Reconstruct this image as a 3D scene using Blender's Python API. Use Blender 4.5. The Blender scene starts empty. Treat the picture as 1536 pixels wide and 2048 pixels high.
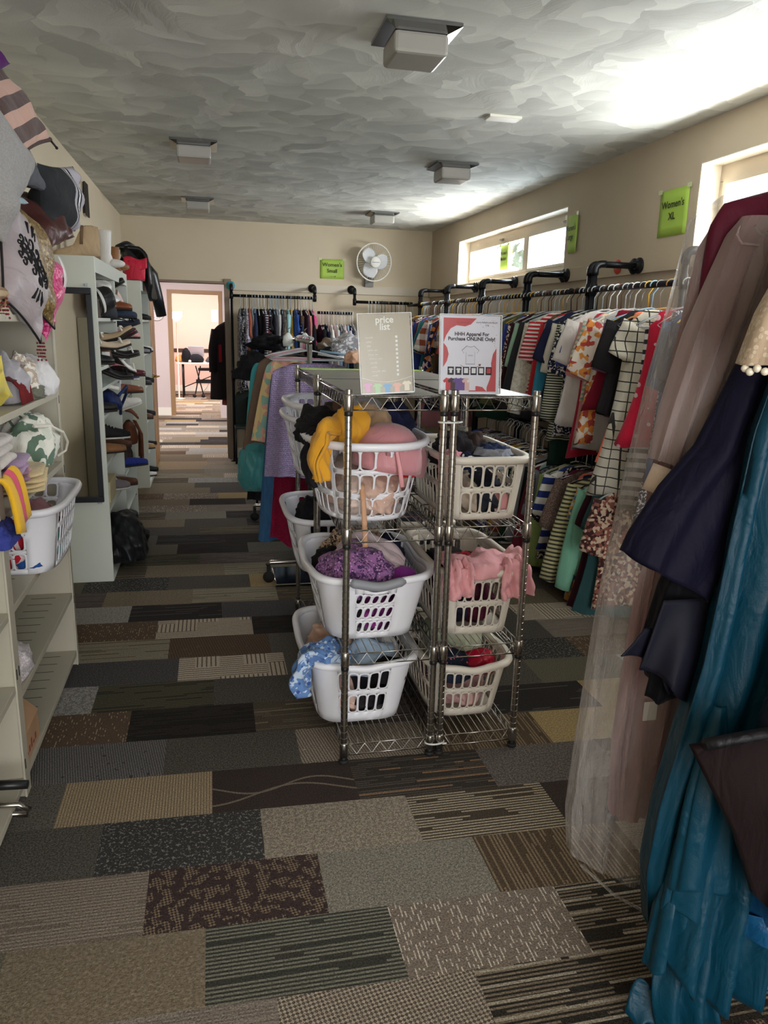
import bpy, bmesh, math, random
import numpy as np
from mathutils import Vector, Matrix, Euler
PI = math.pi
S = bpy.context.scene
COL = S.collection

# ------------------------------------------------------------------ camera, world, light, exposure
def _n(v):
    v = np.array(v, float); return v / np.linalg.norm(v)
F = 1515.0                                  # focal length in pixels of the 1536 x 2048 frame
_Y = _n((-348, -379, F)); _D = _n((-163, 6176, F)); _D = _n(_D - _Y * _D.dot(_Y)); _X = np.cross(_D, _Y)
RW = np.array([_X, _Y, -_D])                # world = RW @ (right, down, forward)
EYE = np.array([0.0, 0.0, 1.55])
cam_d = bpy.data.cameras.new('camera'); cam = bpy.data.objects.new('camera', cam_d); COL.objects.link(cam)
cam_d.sensor_fit = 'HORIZONTAL'; cam_d.sensor_width = 36.0; cam_d.lens = F / 1536 * 36.0
cam_d.clip_start = 0.05; cam_d.clip_end = 200
cam.matrix_world = Matrix(((RW[0][0], -RW[0][1], -RW[0][2], 0), (RW[1][0], -RW[1][1], -RW[1][2], 0),
                           (RW[2][0], -RW[2][1], -RW[2][2], 1.55), (0, 0, 0, 1)))
S.camera = cam
S.view_settings.view_transform = 'Standard'; S.view_settings.look = 'None'
S.view_settings.gamma = 1.0; S.view_settings.use_curve_mapping = False
S.view_settings.exposure = 0.98

wd = bpy.data.worlds.new('daylight_sky'); S.world = wd; wd.use_nodes = True
_bg = wd.node_tree.nodes['Background']; _bg.inputs[0].default_value = (0.96, 0.98, 1.0, 1); _bg.inputs[1].default_value = 2.5

def area(name, loc, target, sx, sy, power, col):
    d = bpy.data.lights.new(name, 'AREA'); d.shape = 'RECTANGLE'; d.size = sx; d.size_y = sy; d.energy = power; d.color = col
    o = bpy.data.objects.new(name, d); COL.objects.link(o); o.location = loc
    o.rotation_euler = (Vector(target) - Vector(loc)).to_track_quat('-Z', 'Y').to_euler(); return o
# daylight through the two windows, and the sunlit ground outside bouncing up to the ceiling
area('window_daylight', (3.05, 6.75, 2.35), (1.2, 6.4, 1.2), 2.5, 0.7, 150, (1.0, 0.98, 0.95))
area('near_window_daylight', (3.05, 2.7, 2.4), (1.0, 3.2, 1.0), 2.3, 0.8, 120, (1.0, 0.98, 0.94))
area('near_window_ground_bounce', (3.1, 2.9, 1.75), (1.3, 3.2, 2.65), 2.0, 0.5, 150, (1.0, 0.98, 0.92))
area('window_ground_bounce', (3.1, 6.7, 1.85), (0.9, 6.3, 2.65), 2.2, 0.4, 70, (1.0, 0.98, 0.92))
# soft fill lamp added behind the camera, standing for no real source
area('camera_side_fill', (0.2, -2.6, 1.7), (0.2, 4.0, 1.2), 3.0, 1.8, 30, (1.0, 0.98, 0.96))
# ------------------------------------------------------------------ helpers
def lin(c):
    return tuple(((x / 255) / 12.92 if x / 255 <= 0.04045 else ((x / 255 + 0.055) / 1.055) ** 2.4) for x in c[:3]) + (1.0,)

MATS = {}
class NT:                                    # tiny node-tree builder
    def __init__(s, m): s.t = m.node_tree; s.n = s.t.nodes; s.l = s.t.links
    def new(s, ty, **kw):
        n = s.n.new(ty)
        for k, v in kw.items():
            if k in ('inp',):
                for i, x in v.items():
                    if hasattr(x, 'is_output') or isinstance(x, bpy.types.NodeSocket): s.l.new(x, n.inputs[i])
                    else: n.inputs[i].default_value = x
            else: setattr(n, k, v)
        return n
    def math(s, op, a, b=0.0, c=None):
        n = s.n.new('ShaderNodeMath'); n.operation = op
        for i, x in enumerate((a, b) if c is None else (a, b, c)):
            if isinstance(x, bpy.types.NodeSocket): s.l.new(x, n.inputs[i])
            else: n.inputs[i].default_value = x
        return n.outputs[0]
    def mix(s, f, a, b):
        n = s.n.new('ShaderNodeMix'); n.data_type = 'RGBA'
        for i, x in ((0, f), (6, a), (7, b)):
            if isinstance(x, bpy.types.NodeSocket): s.l.new(x, n.inputs[i])
            else: n.inputs[i].default_value = x
        return n.outputs[2]
    def ramp(s, f, stops, const=False):
        n = s.n.new('ShaderNodeValToRGB'); s.l.new(f, n.inputs[0]); r = n.color_ramp
        if const: r.interpolation = 'CONSTANT'
        while len(r.elements) < len(stops): r.elements.new(0.5)
        for e, (p, c) in zip(r.elements, stops): e.position = p; e.color = c
        return n.outputs[0]
    def noise(s, v, scale, detail=2.0, rough=0.5, dist=0.0):
        n = s.n.new('ShaderNodeTexNoise'); s.l.new(v, n.inputs['Vector'])
        n.inputs['Scale'].default_value = scale; n.inputs['Detail'].default_value = detail
        n.inputs['Roughness'].default_value = rough; n.inputs['Distortion'].default_value = dist
        return n.outputs[0]
    def scaled(s, v, sc, loc=(0, 0, 0), rot=(0, 0, 0)):
        n = s.n.new('ShaderNodeMapping'); s.l.new(v, n.inputs[0]); n.inputs['Scale'].default_value = sc
        n.inputs['Location'].default_value = loc; n.inputs['Rotation'].default_value = rot; return n.outputs[0]
    def obj(s): return s.n.new('ShaderNodeTexCoord').outputs['Object']
    def xyz(s, v):
        n = s.n.new('ShaderNodeSeparateXYZ'); s.l.new(v, n.inputs[0]); return n.outputs

def mat(name, col, rough=0.6, metal=0.0, bump=0.0, bscale=200.0, spec=0.4, var=0.0, vscale=8.0, **kw):
    if name in MATS: return MATS[name]
    m = bpy.data.materials.new(name); m.use_nodes = True; b = m.node_tree.nodes['Principled BSDF']; t = NT(m)
    b.inputs['Base Color'].default_value = lin(col); b.inputs['Roughness'].default_value = rough
    b.inputs['Metallic'].default_value = metal; b.inputs['Specular IOR Level'].default_value = spec
    if var:
        f = t.noise(t.obj(), vscale, 3.0)
        c = lin(col); d = tuple(x * (1 - var) for x in c[:3]) + (1,); u = tuple(min(1, x * (1 + var)) for x in c[:3]) + (1,)
        t.l.new(t.ramp(f, [(0.3, d), (0.7, u)]), b.inputs['Base Color'])
    if bump:
        n = t.new('ShaderNodeBump', inp={'Strength': bump, 'Distance': 0.002, 'Height': t.noise(t.obj(), bscale, 2.0)})
        t.l.new(n.outputs[0], b.inputs['Normal'])
    for k, v in kw.items(): b.inputs[k.replace('_', ' ')].default_value = v
    MATS[name] = m; return m

def fabric(col, pat=None, col2=(240, 240, 235), sc=1.0, rough=0.85, sheen=0.15, col3=None):
    """cloth: a plain or printed weave in the object's own coordinates"""
    key = 'cloth_%s_%s_%s_%s_%s_%s' % (pat, col, col2, sc, rough, col3)
    if key in MATS: return MATS[key]
    m = bpy.data.materials.new('cloth'); m.use_nodes = True; b = m.node_tree.nodes['Principled BSDF']; t = NT(m)
    b.inputs['Roughness'].default_value = rough; b.inputs['Specular IOR Level'].default_value = 0.25
    dk = sum(col) < 260; b.inputs['Specular IOR Level'].default_value = 0.12 if dk and rough > .5 else 0.25
    b.inputs['Sheen Weight'].default_value = 0.02 if dk else sheen; b.inputs['Sheen Roughness'].default_value = 0.5
    c1 = lin(col); c2 = lin(col2); v = t.obj(); X, Y, Z = t.xyz(v); out = None
    A = t.math('ADD', X, Y)
    def stripe(s_, f_, w): return t.math('LESS_THAN', t.math('FRACT', t.math('MULTIPLY', s_, f_)), w)
    if pat == 'hstripe': out = t.mix(stripe(Z, 40 * sc, 0.45), c1, c2)
    elif pat == 'vstripe': out = t.mix(stripe(A, 40 * sc, 0.4), c1, c2)
    elif pat == 'wide': out = t.mix(stripe(Z, 12 * sc, 0.5), c1, c2)
    elif pat == 'grid': out = t.mix(t.math('MAXIMUM', stripe(Z, 26 * sc, 0.12), stripe(A, 26 * sc, 0.12)), c1, c2)
    elif pat == 'plaid':
        a = t.mix(stripe(Z, 9 * sc, 0.5), c1, c2); bb = t.mix(stripe(A, 9 * sc, 0.5), c1, lin(col3 or col2)); out = t.mix(0.5, a, bb)
    elif pat == 'dots':
        vo = t.new('ShaderNodeTexVoronoi', inp={0: t.scaled(v, (1, 0.3, 1)), 'Scale': 28 * sc, 'Randomness': 0.25}); out = t.mix(t.math('LESS_THAN', vo.outputs['Distance'], 0.22), c1, c2)
    elif pat == 'floral':
        vo = t.new('ShaderNodeTexVoronoi', inp={0: v, 'Scale': 45 * sc}); n = t.noise(v, 30 * sc, 2.0, 0.5, 1.5)
        c3 = lin(col3) if col3 else c2
        f = t.mix(t.math('GREATER_THAN', n, 0.53), c1, c2); out = t.mix(t.math('LESS_THAN', vo.outputs['Distance'], 0.26), f, c3)
    elif pat == 'multi':
        vo = t.new('ShaderNodeTexVoronoi', inp={0: v, 'Scale': 30 * sc}); h = t.new('ShaderNodeSeparateColor', inp={0: vo.outputs['Color']})
        out = t.ramp(h.outputs[0], [(0, c1), (0.4, c2), (0.7, lin(col3 or (200, 120, 60)))], True)
    elif pat == 'camo':
        n = t.noise(v, 9 * sc, 1.5, 0.4, 1.0); out = t.ramp(n, [(0, c1), (0.44, c2), (0.53, lin(col3 or (45, 42, 32))), (0.6, lin((150, 140, 105)))], True)
    elif pat == 'bands':
        q = t.math('ADD', t.math('MULTIPLY', X, 2.0), 0.5); w_, g_ = lin((222, 220, 222)), lin((176, 172, 180)); out = t.ramp(q, [(0, w_), (.05, c1), (.09, w_), (.12, c1), (.15, g_), (.33, c1), (.36, w_), (.39, c1), (.42, g_), (.46, c1)], True)
    elif pat == 'denim':
        n = t.noise(t.scaled(v, (1, 1, 0.15)), 90 * sc, 2.0); out = t.mix(n, c1, c2)
    elif pat == 'crochet':
        w = t.new('ShaderNodeTexWave', inp={0: t.scaled(v, (1, 1, 1)), 'Scale': 26 * sc, 'Distortion': 5.0, 'Detail': 1.0, 'Detail Scale': 6.0}); w.bands_direction = 'Z'
        n = t.noise(v, 110 * sc, 1.0); out = t.mix(t.math('MULTIPLY', n, w.outputs['Fac']), c1, c2)
        bp = t.new('ShaderNodeBump', inp={'Strength': 0.9, 'Distance': 0.006, 'Height': t.math('ADD', n, w.outputs['Fac'])}); t.l.new(bp.outputs[0], b.inputs['Normal'])
    elif pat == 'lace':
        vo = t.new('ShaderNodeTexVoronoi', inp={0: v, 'Scale': 120 * sc}); out = t.mix(t.math('GREATER_THAN', vo.outputs['Distance'], 0.45), c1, c2)
    elif pat == 'glitter':
        vo = t.new('ShaderNodeTexVoronoi', inp={0: v, 'Scale': 160 * sc}); h = t.new('ShaderNodeSeparateColor', inp={0: vo.outputs['Color']}); out = t.mix(t.math('POWER', h.outputs[0], 3.0), c1, c2)
    elif pat == 'fleece':
        n = t.noise(v, 160 * sc, 3.0, 0.7); out = t.mix(n, c1, c2)
    else:
        n = t.noise(v, 7.0, 2.0); d = tuple(x * 0.86 for x in c1[:3]) + (1,); out = t.mix(n, d, c1)
    t.l.new(out, b.inputs['Base Color'])
    if pat != 'crochet':
        wk = t.new('ShaderNodeBump', inp={'Strength': 0.55, 'Distance': 0.02, 'Height': t.noise(t.scaled(v, (1, 1, 0.45)), 16, 3.0, 0.5, 0.8)})
        bp = t.new('ShaderNodeBump', inp={'Normal': wk.outputs[0], 'Strength': 0.25 if pat != 'fleece' else 0.9, 'Distance': 0.002, 'Height': t.noise(v, 260 if pat != 'fleece' else 130, 2.0)}); t.l.new(bp.outputs[0], b.inputs['Normal'])
    MATS[key] = m; return m

class MB:                                    # collects shapes for ONE mesh
    def __init__(s): s.v = []; s.f = []; s.mi = []; s.cur = 0; s.flat = []; s.sharp = 0
    def add(s, vs, fs, flat=False):
        o = len(s.v); s.v += [tuple(map(float, p)) for p in vs]
        for f in fs: s.f.append([i + o for i in f]); s.mi.append(s.cur); s.flat.append(flat)
        return s
    def box(s, lo, hi, R=None, at=(0, 0, 0)):
        x0, y0, z0 = lo; x1, y1, z1 = hi
        p = [(x0, y0, z0), (x1, y0, z0), (x1, y1, z0), (x0, y1, z0), (x0, y0, z1), (x1, y0, z1), (x1, y1, z1), (x0, y1, z1)]
        if R is not None: p = [tuple(R @ Vector(q) + Vector(at)) for q in p]
        return s.add(p, [(3, 2, 1, 0), (4, 5, 6, 7), (0, 1, 5, 4), (1, 2, 6, 5), (2, 3, 7, 6), (3, 0, 4, 7)], True)
    def tube(s, pts, r, n=8, cap=True, flat=False, closed=False, sx=1.0):
        pts = [Vector(p) for p in pts]; rs = r if hasattr(r, '__len__') else [r] * len(pts); N = len(pts); vs = []; up = None
        for i, p in enumerate(pts):
            a = pts[(i - 1) % N] if (closed or i > 0) else p; b = pts[(i + 1) % N] if (closed or i < N - 1) else p
            d = (b - a); d = d.normalized() if d.length > 1e-9 else Vector((0, 0, 1))
            if up is None: up = Vector((0, 0, 1)) if abs(d.z) < 0.9 else Vector((1, 0, 0))
            u = d.cross(up); u = u.normalized() if u.length > 1e-6 else d.orthogonal().normalized(); w = u.cross(d); up = w
            for k in range(n):
                t = 2 * PI * k / n; vs.append(p + (u * math.cos(t) * sx + w * math.sin(t)) * rs[i])
        fs = [(i * n + k, i * n + (k + 1) % n, ((i + 1) % N) * n + (k + 1) % n, ((i + 1) % N) * n + k) for i in range(N if closed else N - 1) for k in range(n)]
        if cap and not closed: fs += [tuple(range(n))[::-1], tuple(range((N - 1) * n, N * n))]
        return s.add(vs, fs, flat)
    def cyl(s, p, q, r, n=12): return s.tube([p, q], r, n)
    def lathe(s, prof, n=24, at=(0, 0, 0), R=None):
        vs = []; fs = []
        for (r, z) in prof:
            for k in range(n):
                q = Vector((r * math.cos(2 * PI * k / n), r * math.sin(2 * PI * k / n), z))
                if R is not None: q = R @ q
                vs.append(q + Vector(at))
        for i in range(len(prof) - 1):
            for k in range(n): fs.append((i * n + k, i * n + (k + 1) % n, (i + 1) * n + (k + 1) % n, (i + 1) * n + k))
        if prof[0][0] > 1e-6: fs.append(tuple(range(n))[::-1])
        if prof[-1][0] > 1e-6: fs.append(tuple(range((len(prof) - 1) * n, len(prof) * n)))
        return s.add(vs, fs)
    def grid(s, fn, nu, nv, cu=False):
        """fn(u, v) -> point, u in 0..1 (closed when cu), v in 0..1"""
        vs = [fn(i / (nu if cu else nu - 1), j / (nv - 1)) for j in range(nv) for i in range(nu)]
        fs = [(j * nu + i, j * nu + (i + 1) % nu, (j + 1) * nu + (i + 1) % nu, (j + 1) * nu + i) for j in range(nv - 1) for i in range(nu if cu else nu - 1)]
        return s.add(vs, fs)
    def cap(s, first, n, rev=False): s.add([], []); s.f.append([first + i for i in (range(n)[::-1] if rev else range(n))]); s.mi.append(s.cur); s.flat.append(False); return s
    def ball(s, c, r, n=12, sc=(1, 1, 1)):
        m = n // 2 + 1; vs = []; fs = []
        for j in range(m + 1):
            a = PI * j / m
            for k in range(n): vs.append((c[0] + r * sc[0] * math.sin(a) * math.cos(2 * PI * k / n), c[1] + r * sc[1] * math.sin(a) * math.sin(2 * PI * k / n), c[2] - r * sc[2] * math.cos(a)))
        for j in range(m):
            for k in range(n): fs.append((j * n + k, j * n + (k + 1) % n, (j + 1) * n + (k + 1) % n, (j + 1) * n + k))
        return s.add(vs, fs)
    def prism(s, poly, y0, y1, R=None, at=(0, 0, 0)):
        """polygon in local XZ extruded along Y"""
        n = len(poly); p = [(x, y0, z) for x, z in poly] + [(x, y1, z) for x, z in poly]
        if R is not None: p = [tuple(R @ Vector(q) + Vector(at)) for q in p]
        return s.add(p, [tuple(range(n)), tuple(range(2 * n - 1, n - 1, -1))] + [(i, i + n, (i + 1) % n + n, (i + 1) % n) for i in range(n)], True)
    def mesh(s, name):
        me = bpy.data.meshes.new(name); me.from_pydata(s.v, [], s.f); me.update()
        if s.sharp: me.set_sharp_from_angle(angle=s.sharp)
        me.polygons.foreach_set('use_smooth', [not x for x in s.flat]); me.polygons.foreach_set('material_index', s.mi)
        return me
    def build(s, name, m, parent=None, bevel=0, solid=0, sub=0, off=0.0):
        me = s.mesh(name)
        for x in (m if isinstance(m, (list, tuple)) else [m]): me.materials.append(x)
        return put(name, me, parent, bevel, solid, sub, off)
def put(name, me, parent=None, bevel=0, solid=0, sub=0, off=0.0):
    o = bpy.data.objects.new(name, me); COL.objects.link(o)
    if parent is not None: o.parent = parent
    if solid:
        d = o.modifiers.new('thick', 'SOLIDIFY'); d.thickness = solid; d.offset = off
    if bevel:
        d = o.modifiers.new('edge', 'BEVEL'); d.width = bevel; d.segments = 2; d.limit_method = 'ANGLE'
    if sub:
        d = o.modifiers.new('smooth', 'SUBSURF'); d.levels = sub; d.render_levels = sub
    return o
def tag(o, label, cat, group=None, kind=None):
    o['label'] = label; o['category'] = cat
    if group: o['group'] = group
    if kind: o['kind'] = kind
    return o
def thing(name, label, cat, loc=(0, 0, 0), rot=(0, 0, 0), group=None):
    o = bpy.data.objects.new(name, None); COL.objects.link(o); o.location = loc; o.rotation_euler = rot if hasattr(rot, '__len__') else (0, 0, rot)
    o.empty_display_size = 0.05
    return tag(o, label, cat, group)
def struct(o): o['kind'] = 'structure'; return o
def copy_tree(o, parent=None):
    c = o.copy(); COL.objects.link(c); c.parent = parent
    for ch in list(o.children): copy_tree(ch, c)
    return c
def recolor(o, m):
    o.material_slots[0].link = 'OBJECT'; o.material_slots[0].material = m; return o
def text_mesh(txt, size, depth=0.0006, align='CENTER', bold=0.0, space=1.0):
    cu = bpy.data.curves.new('lettering', 'FONT'); cu.body = txt; cu.size = size; cu.align_x = align; cu.align_y = 'CENTER'
    cu.extrude = depth; cu.offset = bold; cu.space_line = space; cu.resolution_u = 3
    o = bpy.data.objects.new('lettering', cu); COL.objects.link(o)
    me = bpy.data.meshes.new_from_object(o.evaluated_get(bpy.context.evaluated_depsgraph_get()))
    bpy.data.objects.remove(o); bpy.data.curves.remove(cu); me.materials.clear(); return me
def rough_noise(P, seed, k=6.0, oct_=3):
    """cheap folded-cloth noise for an (n,3) array"""
    r = np.random.RandomState(seed); out = np.zeros(len(P)); amp = 1.0
    for o_ in range(oct_):
        for _ in range(3):
            d = r.normal(size=3); d /= np.linalg.norm(d); e = r.normal(size=3)
            w = P @ d * k + 1.1 * np.sin(P @ e * k * 0.6 + r.rand() * 6.3) + r.rand() * 6.3
            out += amp * (1 - 2 * np.abs(np.sin(w)))
        k *= 1.9; amp *= 0.6
    return out / 3.6
_ICO = {}
def ico(level):
    if level not in _ICO:
        bm = bmesh.new(); bmesh.ops.create_icosphere(bm, subdivisions=level, radius=1.0)
        _ICO[level] = (np.array([v.co[:] for v in bm.verts]), [[v.index for v in f.verts] for f in bm.faces]); bm.free()
    return _ICO[level]
def crumple(rx, ry, rz, seed, fold=0.22, level=4, k=2.6, flat=0.35, box=0.0):
    """a crumpled bunch of cloth: origin at its resting underside"""
    V, Fc = ico(level); V = V.copy(); n = rough_noise(V, seed, k)
    if box: V = np.sign(V) * np.abs(V) ** (1 - box); V /= np.maximum(1e-6, np.max(np.abs(V), axis=1, keepdims=True)) ** box
    P = V * (1 + fold * n)[:, None]; P[:, 2] = np.where(P[:, 2] < -flat, -flat + (P[:, 2] + flat) * 0.12, P[:, 2]); P = P * np.array([rx, ry, rz])
    P[:, 2] -= P[:, 2].min(); b = MB(); b.add(P, Fc); return b
# ------------------------------------------------------------------ carpet planks
def carpet(name, a, b, kind, sc=1.0, c=None, amt=0.5):
    m = bpy.data.materials.new('carpet_' + name); m.use_nodes = True; p = m.node_tree.nodes['Principled BSDF']; t = NT(m)
    p.inputs['Roughness'].default_value = 0.95; p.inputs['Specular IOR Level'].default_value = 0.1
    gy = lambda q: tuple(x * .68 + (.3 * q[0] + .59 * q[1] + .11 * q[2]) * .32 * k for x, k in zip(q, (1.03, .99, .96)))
    a, b, c = gy(a), gy(b), (gy(c) if c else None)
    v = t.obj(); X, Y, Z = t.xyz(v); A, B = lin(a), lin(b)
    pile = t.noise(v, 210, 2.0, 0.8); tuft = t.noise(v, 130, 1.0)
    def lines(coord, other, f, w):          # broken threads running along 'other'
        cell = t.math('FLOOR', t.math('MULTIPLY', coord, f)); fr = t.math('FRACT', t.math('MULTIPLY', coord, f))
        cv = t.new('ShaderNodeCombineXYZ', inp={0: t.math('MULTIPLY', other, 3.0 * sc), 1: t.math('MULTIPLY', cell, 3.7)})
        n = t.noise(cv.outputs[0], 1.0, 1.0)
        return t.math('MULTIPLY', t.math('LESS_THAN', fr, w), t.math('GREATER_THAN', n, 1 - amt))
    if kind == 'speck': f = t.math('GREATER_THAN', t.noise(v, 150 * sc, 2.0, 0.8), 1 - amt)
    elif kind == 'xline': f = lines(Y, X, 85 * sc, 0.5)
    elif kind == 'yline': f = lines(X, Y, 85 * sc, 0.5)
    elif kind == 'yrib': f = t.math('LESS_THAN', t.math('FRACT', t.math('MULTIPLY', X, 105 * sc)), amt)
    elif kind == 'dash':
        cell = t.math('FLOOR', t.math('MULTIPLY', X, 95)); fr = t.math('FRACT', t.math('MULTIPLY', X, 95))
        cv = t.new('ShaderNodeCombineXYZ', inp={0: t.math('MULTIPLY', Y, 34), 1: t.math('MULTIPLY', cell, 5.3)})
        f = t.math('MULTIPLY', t.math('LESS_THAN', fr, 0.35), t.math('GREATER_THAN', t.noise(cv.outputs[0], 1.0, 2.0), 1 - amt))
    elif kind == 'weave':
        w = t.new('ShaderNodeTexChecker', inp={0: t.scaled(v, (1, 1, 1), rot=(0, 0, 0.6)), 3: 190 * sc}); n = t.noise(v, 34, 1.0)
        f = t.math('MULTIPLY', w.outputs['Fac'], t.math('GREATER_THAN', n, 1 - amt))
    elif kind == 'block':
        cx_ = t.math('FLOOR', t.math('MULTIPLY', X, 9)); cy_ = t.math('FLOOR', t.math('MULTIPLY', Y, 9))
        cv = t.new('ShaderNodeCombineXYZ', inp={0: cx_, 1: cy_}); wn = t.new('ShaderNodeTexWhiteNoise', inp={0: cv.outputs[0]})
        ax = t.math('GREATER_THAN', wn.outputs[0], 0.5)
        lx = t.math('GREATER_THAN', t.math('FRACT', t.math('MULTIPLY', X, 48)), 0.3); ly = t.math('GREATER_THAN', t.math('FRACT', t.math('MULTIPLY', Y, 48)), 0.3)
        f = t.math('MAXIMUM', t.math('MULTIPLY', lx, ax), t.math('MULTIPLY', ly, t.math('SUBTRACT', 1.0, ax)))
    elif kind == 'wave':
        s1 = t.math('MULTIPLY', t.math('SINE', t.math('MULTIPLY', X, 15.0)), 0.032); s2 = t.math('MULTIPLY', t.math('SINE', t.math('ADD', t.math('MULTIPLY', X, 11.0), 2.0)), 0.04)
        d1 = t.math('ABSOLUTE', t.math('SUBTRACT', t.math('ADD', Y, s1), 2.34)); d2 = t.math('ABSOLUTE', t.math('SUBTRACT', t.math('ADD', Y, s2), 2.30))
        f = t.math('MULTIPLY', t.math('LESS_THAN', t.math('MINIMUM', d1, d2), 0.0045), 0.8)
    col = t.mix(f, A, B)
    if c: col = t.mix(lines(Y, X, 22, 0.18), col, lin(c))
    dark = t.ramp(pile, [(0.32, (0.42, 0.42, 0.42, 1)), (0.68, (1.85, 1.85, 1.85, 1))])
    mm = t.new('ShaderNodeMix'); mm.data_type = 'RGBA'; mm.blend_type = 'MULTIPLY'; mm.inputs[0].default_value = 0.85
    t.l.new(col, mm.inputs[6]); t.l.new(dark, mm.inputs[7]); t.l.new(mm.outputs[2], p.inputs['Base Color'])
    bp = t.new('ShaderNodeBump', inp={'Strength': 0.7, 'Distance': 0.004, 'Height': t.math('ADD', t.math('ADD', pile, tuft), t.math('MULTIPLY', f, 0.5))}); t.l.new(bp.outputs[0], p.inputs['Normal'])
    return m
CT = {k: carpet(k, *a) for k, a in dict(
    greige=((128, 116, 104), (112, 100, 90), 'xline', 1.2), tweed=((158, 144, 124), (92, 80, 68), 'weave', 0.7, None, 0.75),
    sand=((132, 117, 94), (112, 97, 74), 'speck', 0.7), olive=((58, 58, 50), (112, 112, 96), 'xline', 0.95, None, 0.6),
    taupe=((120, 106, 92), (190, 178, 160), 'dash', 1, None, 0.47), brownrib=((84, 66, 46), (126, 106, 78), 'yline', 1.0, None, 0.55),
    stripe=((48, 44, 38), (120, 104, 82), 'xline', 0.95, (150, 140, 120), 0.55), ribx=((112, 98, 84), (138, 124, 108), 'xline', 1.0, None, 0.6),
    plum=((64, 48, 46), (124, 104, 78), 'weave', 0.8, None, 0.5), mist=((112, 106, 92), (134, 128, 114), 'speck', 0.8),
    charcoal=((70, 67, 61), (92, 88, 80), 'speck', 1.0), night=((58, 57, 55), (122, 120, 114), 'speck', 0.6, None, 0.42),
    violet=((122, 110, 96), (150, 138, 116), 'speck', 0.6), cream=((72, 62, 48), (158, 144, 118), 'xline', 0.9, None, 0.6),
    wave=((62, 50, 46), (128, 112, 94), 'wave'), rust=((56, 51, 45), (84, 74, 64), 'xline', 1.0, (140, 100, 66), 0.5),
    purplegrey=((82, 76, 72), (108, 100, 96), 'speck', 0.8), tanrib=((162, 138, 102), (124, 104, 76), 'yrib', 1, None, 0.42),
    basket=((72, 64, 50), (138, 122, 92), 'weave', 0.9, None, 0.7), greybasket=((66, 66, 66), (118, 116, 114), 'weave', 0.9, None, 0.7),
    ash=((98, 94, 86), (74, 70, 64), 'speck', 0.9, None, 0.45), bronze=((96, 76, 58), (168, 138, 96), 'dash', 1, None, 0.42),
    pitch=((42, 38, 35), (54, 49, 45), 'xline', 1.0), moss=((82, 72, 56), (102, 92, 74), 'xline', 0.8, (128, 114, 82)),
    marble=((124, 122, 118), (150, 148, 144), 'speck', 0.35), jungle=((62, 60, 46), (92, 88, 62), 'xline', 0.8, None, 0.55),
    slate=((66, 64, 66), (88, 86, 86), 'speck', 1.0), block=((104, 90, 74), (184, 168, 144), 'block'),
    sage=((116, 110, 88), (150, 144, 122), 'xline', 0.7, (120, 92, 60), 0.6), copper=((108, 82, 56), (74, 60, 48), 'weave', 0.6, None, 0.7),
    silver=((132, 130, 124), (152, 150, 146), 'speck', 0.5), lined=((48, 44, 44), (82, 78, 76), 'xline', 0.8, None, 0.42),
    gold=((166, 140, 88), (150, 124, 74), 'speck', 0.8), rosewood=((84, 72, 68), (108, 96, 90), 'xline', 0.8), vine=((96, 92, 74), (136, 126, 96), 'wave')).items()}
# rows from the camera outwards: first joint, then the planks of that row as laid
ROWS = {-1: (0.11, 'greige tweed stripe stripe stripe'), 0: (-0.055, 'sand olive taupe stripe stripe cream'), 1: (-0.215, 'ribx plum mist brownrib greige moss'),
        2: (-0.37, 'charcoal night violet cream wave lined'), 3: (-0.523, 'ash tanrib wave rust purplegrey wave'), 4: (-0.205, 'greybasket charcoal tweed brownrib gold'),
        5: (-0.355, 'bronze pitch moss rosewood lined gold'), 6: (-0.515, 'marble jungle charcoal slate charcoal vine'), 7: (-0.185, 'slate block ash charcoal night'),
        8: (-0.239, 'sage copper ash lined charcoal'), 9: (-0.312, 'bronze block pitch mist charcoal'), 10: (-0.467, 'silver lined slate charcoal lined'),
        11: (-0.63, 'rosewood sand sage moss charcoal'), 12: (-0.29, 'night charcoal gold charcoal rust'), 13: (-0.44, 'moss sand sage lined olive'),
        14: (-0.595, 'lined jungle rosewood charcoal pitch'), 15: (-0.267, 'vine pitch ash pitch'), 16: (-0.42, 'ash lined pitch slate'), 17: (-0.61, 'rust charcoal moss pitch'),
        18: (-0.24, 'sand charcoal lined'), 19: (-0.4, 'moss mist lined'), 20: (-0.55, 'taupe taupe greige'), 21: (-0.22, 'sand pitch ash'), 22: (-0.458, 'bronze taupe gold'),
        23: (-0.53, 'sand sand slate'), 24: (-0.19, 'sand charcoal pitch')}
def floor_mesh():
    b = MB(); names = list(CT); rnd = random.Random(5); P = 0.2447; Lp = 0.487
    far = 'greige sand sand taupe pitch violet mist tanrib ribx lined block sage silver copper silver block tanrib gold'.split()
    for r in range(-20, 66):
        y0 = 1.486 + P * r; off, seq = ROWS.get(r, (rnd.random() * -0.45 - 0.05, '')); seq = seq.split()
        k0 = -9; x = off + k0 * Lp
        for k in range(k0, 9):
            xa = off + (k - 1) * Lp; xb = xa + Lp
            if xb < -2.6 or xa > 3.0: continue
            nm = seq[k] if 0 <= k < len(seq) else rnd.choice(names if r < 26 else far)
            b.cur = names.index(nm)
            q = [(xx, yy - 0.028 * xx, 0.0) for xx, yy in ((xa, y0), (xb, y0), (xb, y0 + P), (xa, y0 + P))]
            b.add(q, [(0, 1, 2, 3)], True)
    return b, [CT[n] for n in names]
fb, fm = floor_mesh(); struct(fb.build('floor', fm))
slab = MB(); slab.box((-2.6, -3.4, -0.12), (3.0, 18.4, -0.004)); struct(slab.build('floor_slab', mat('concrete', (90, 88, 84))))

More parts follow.
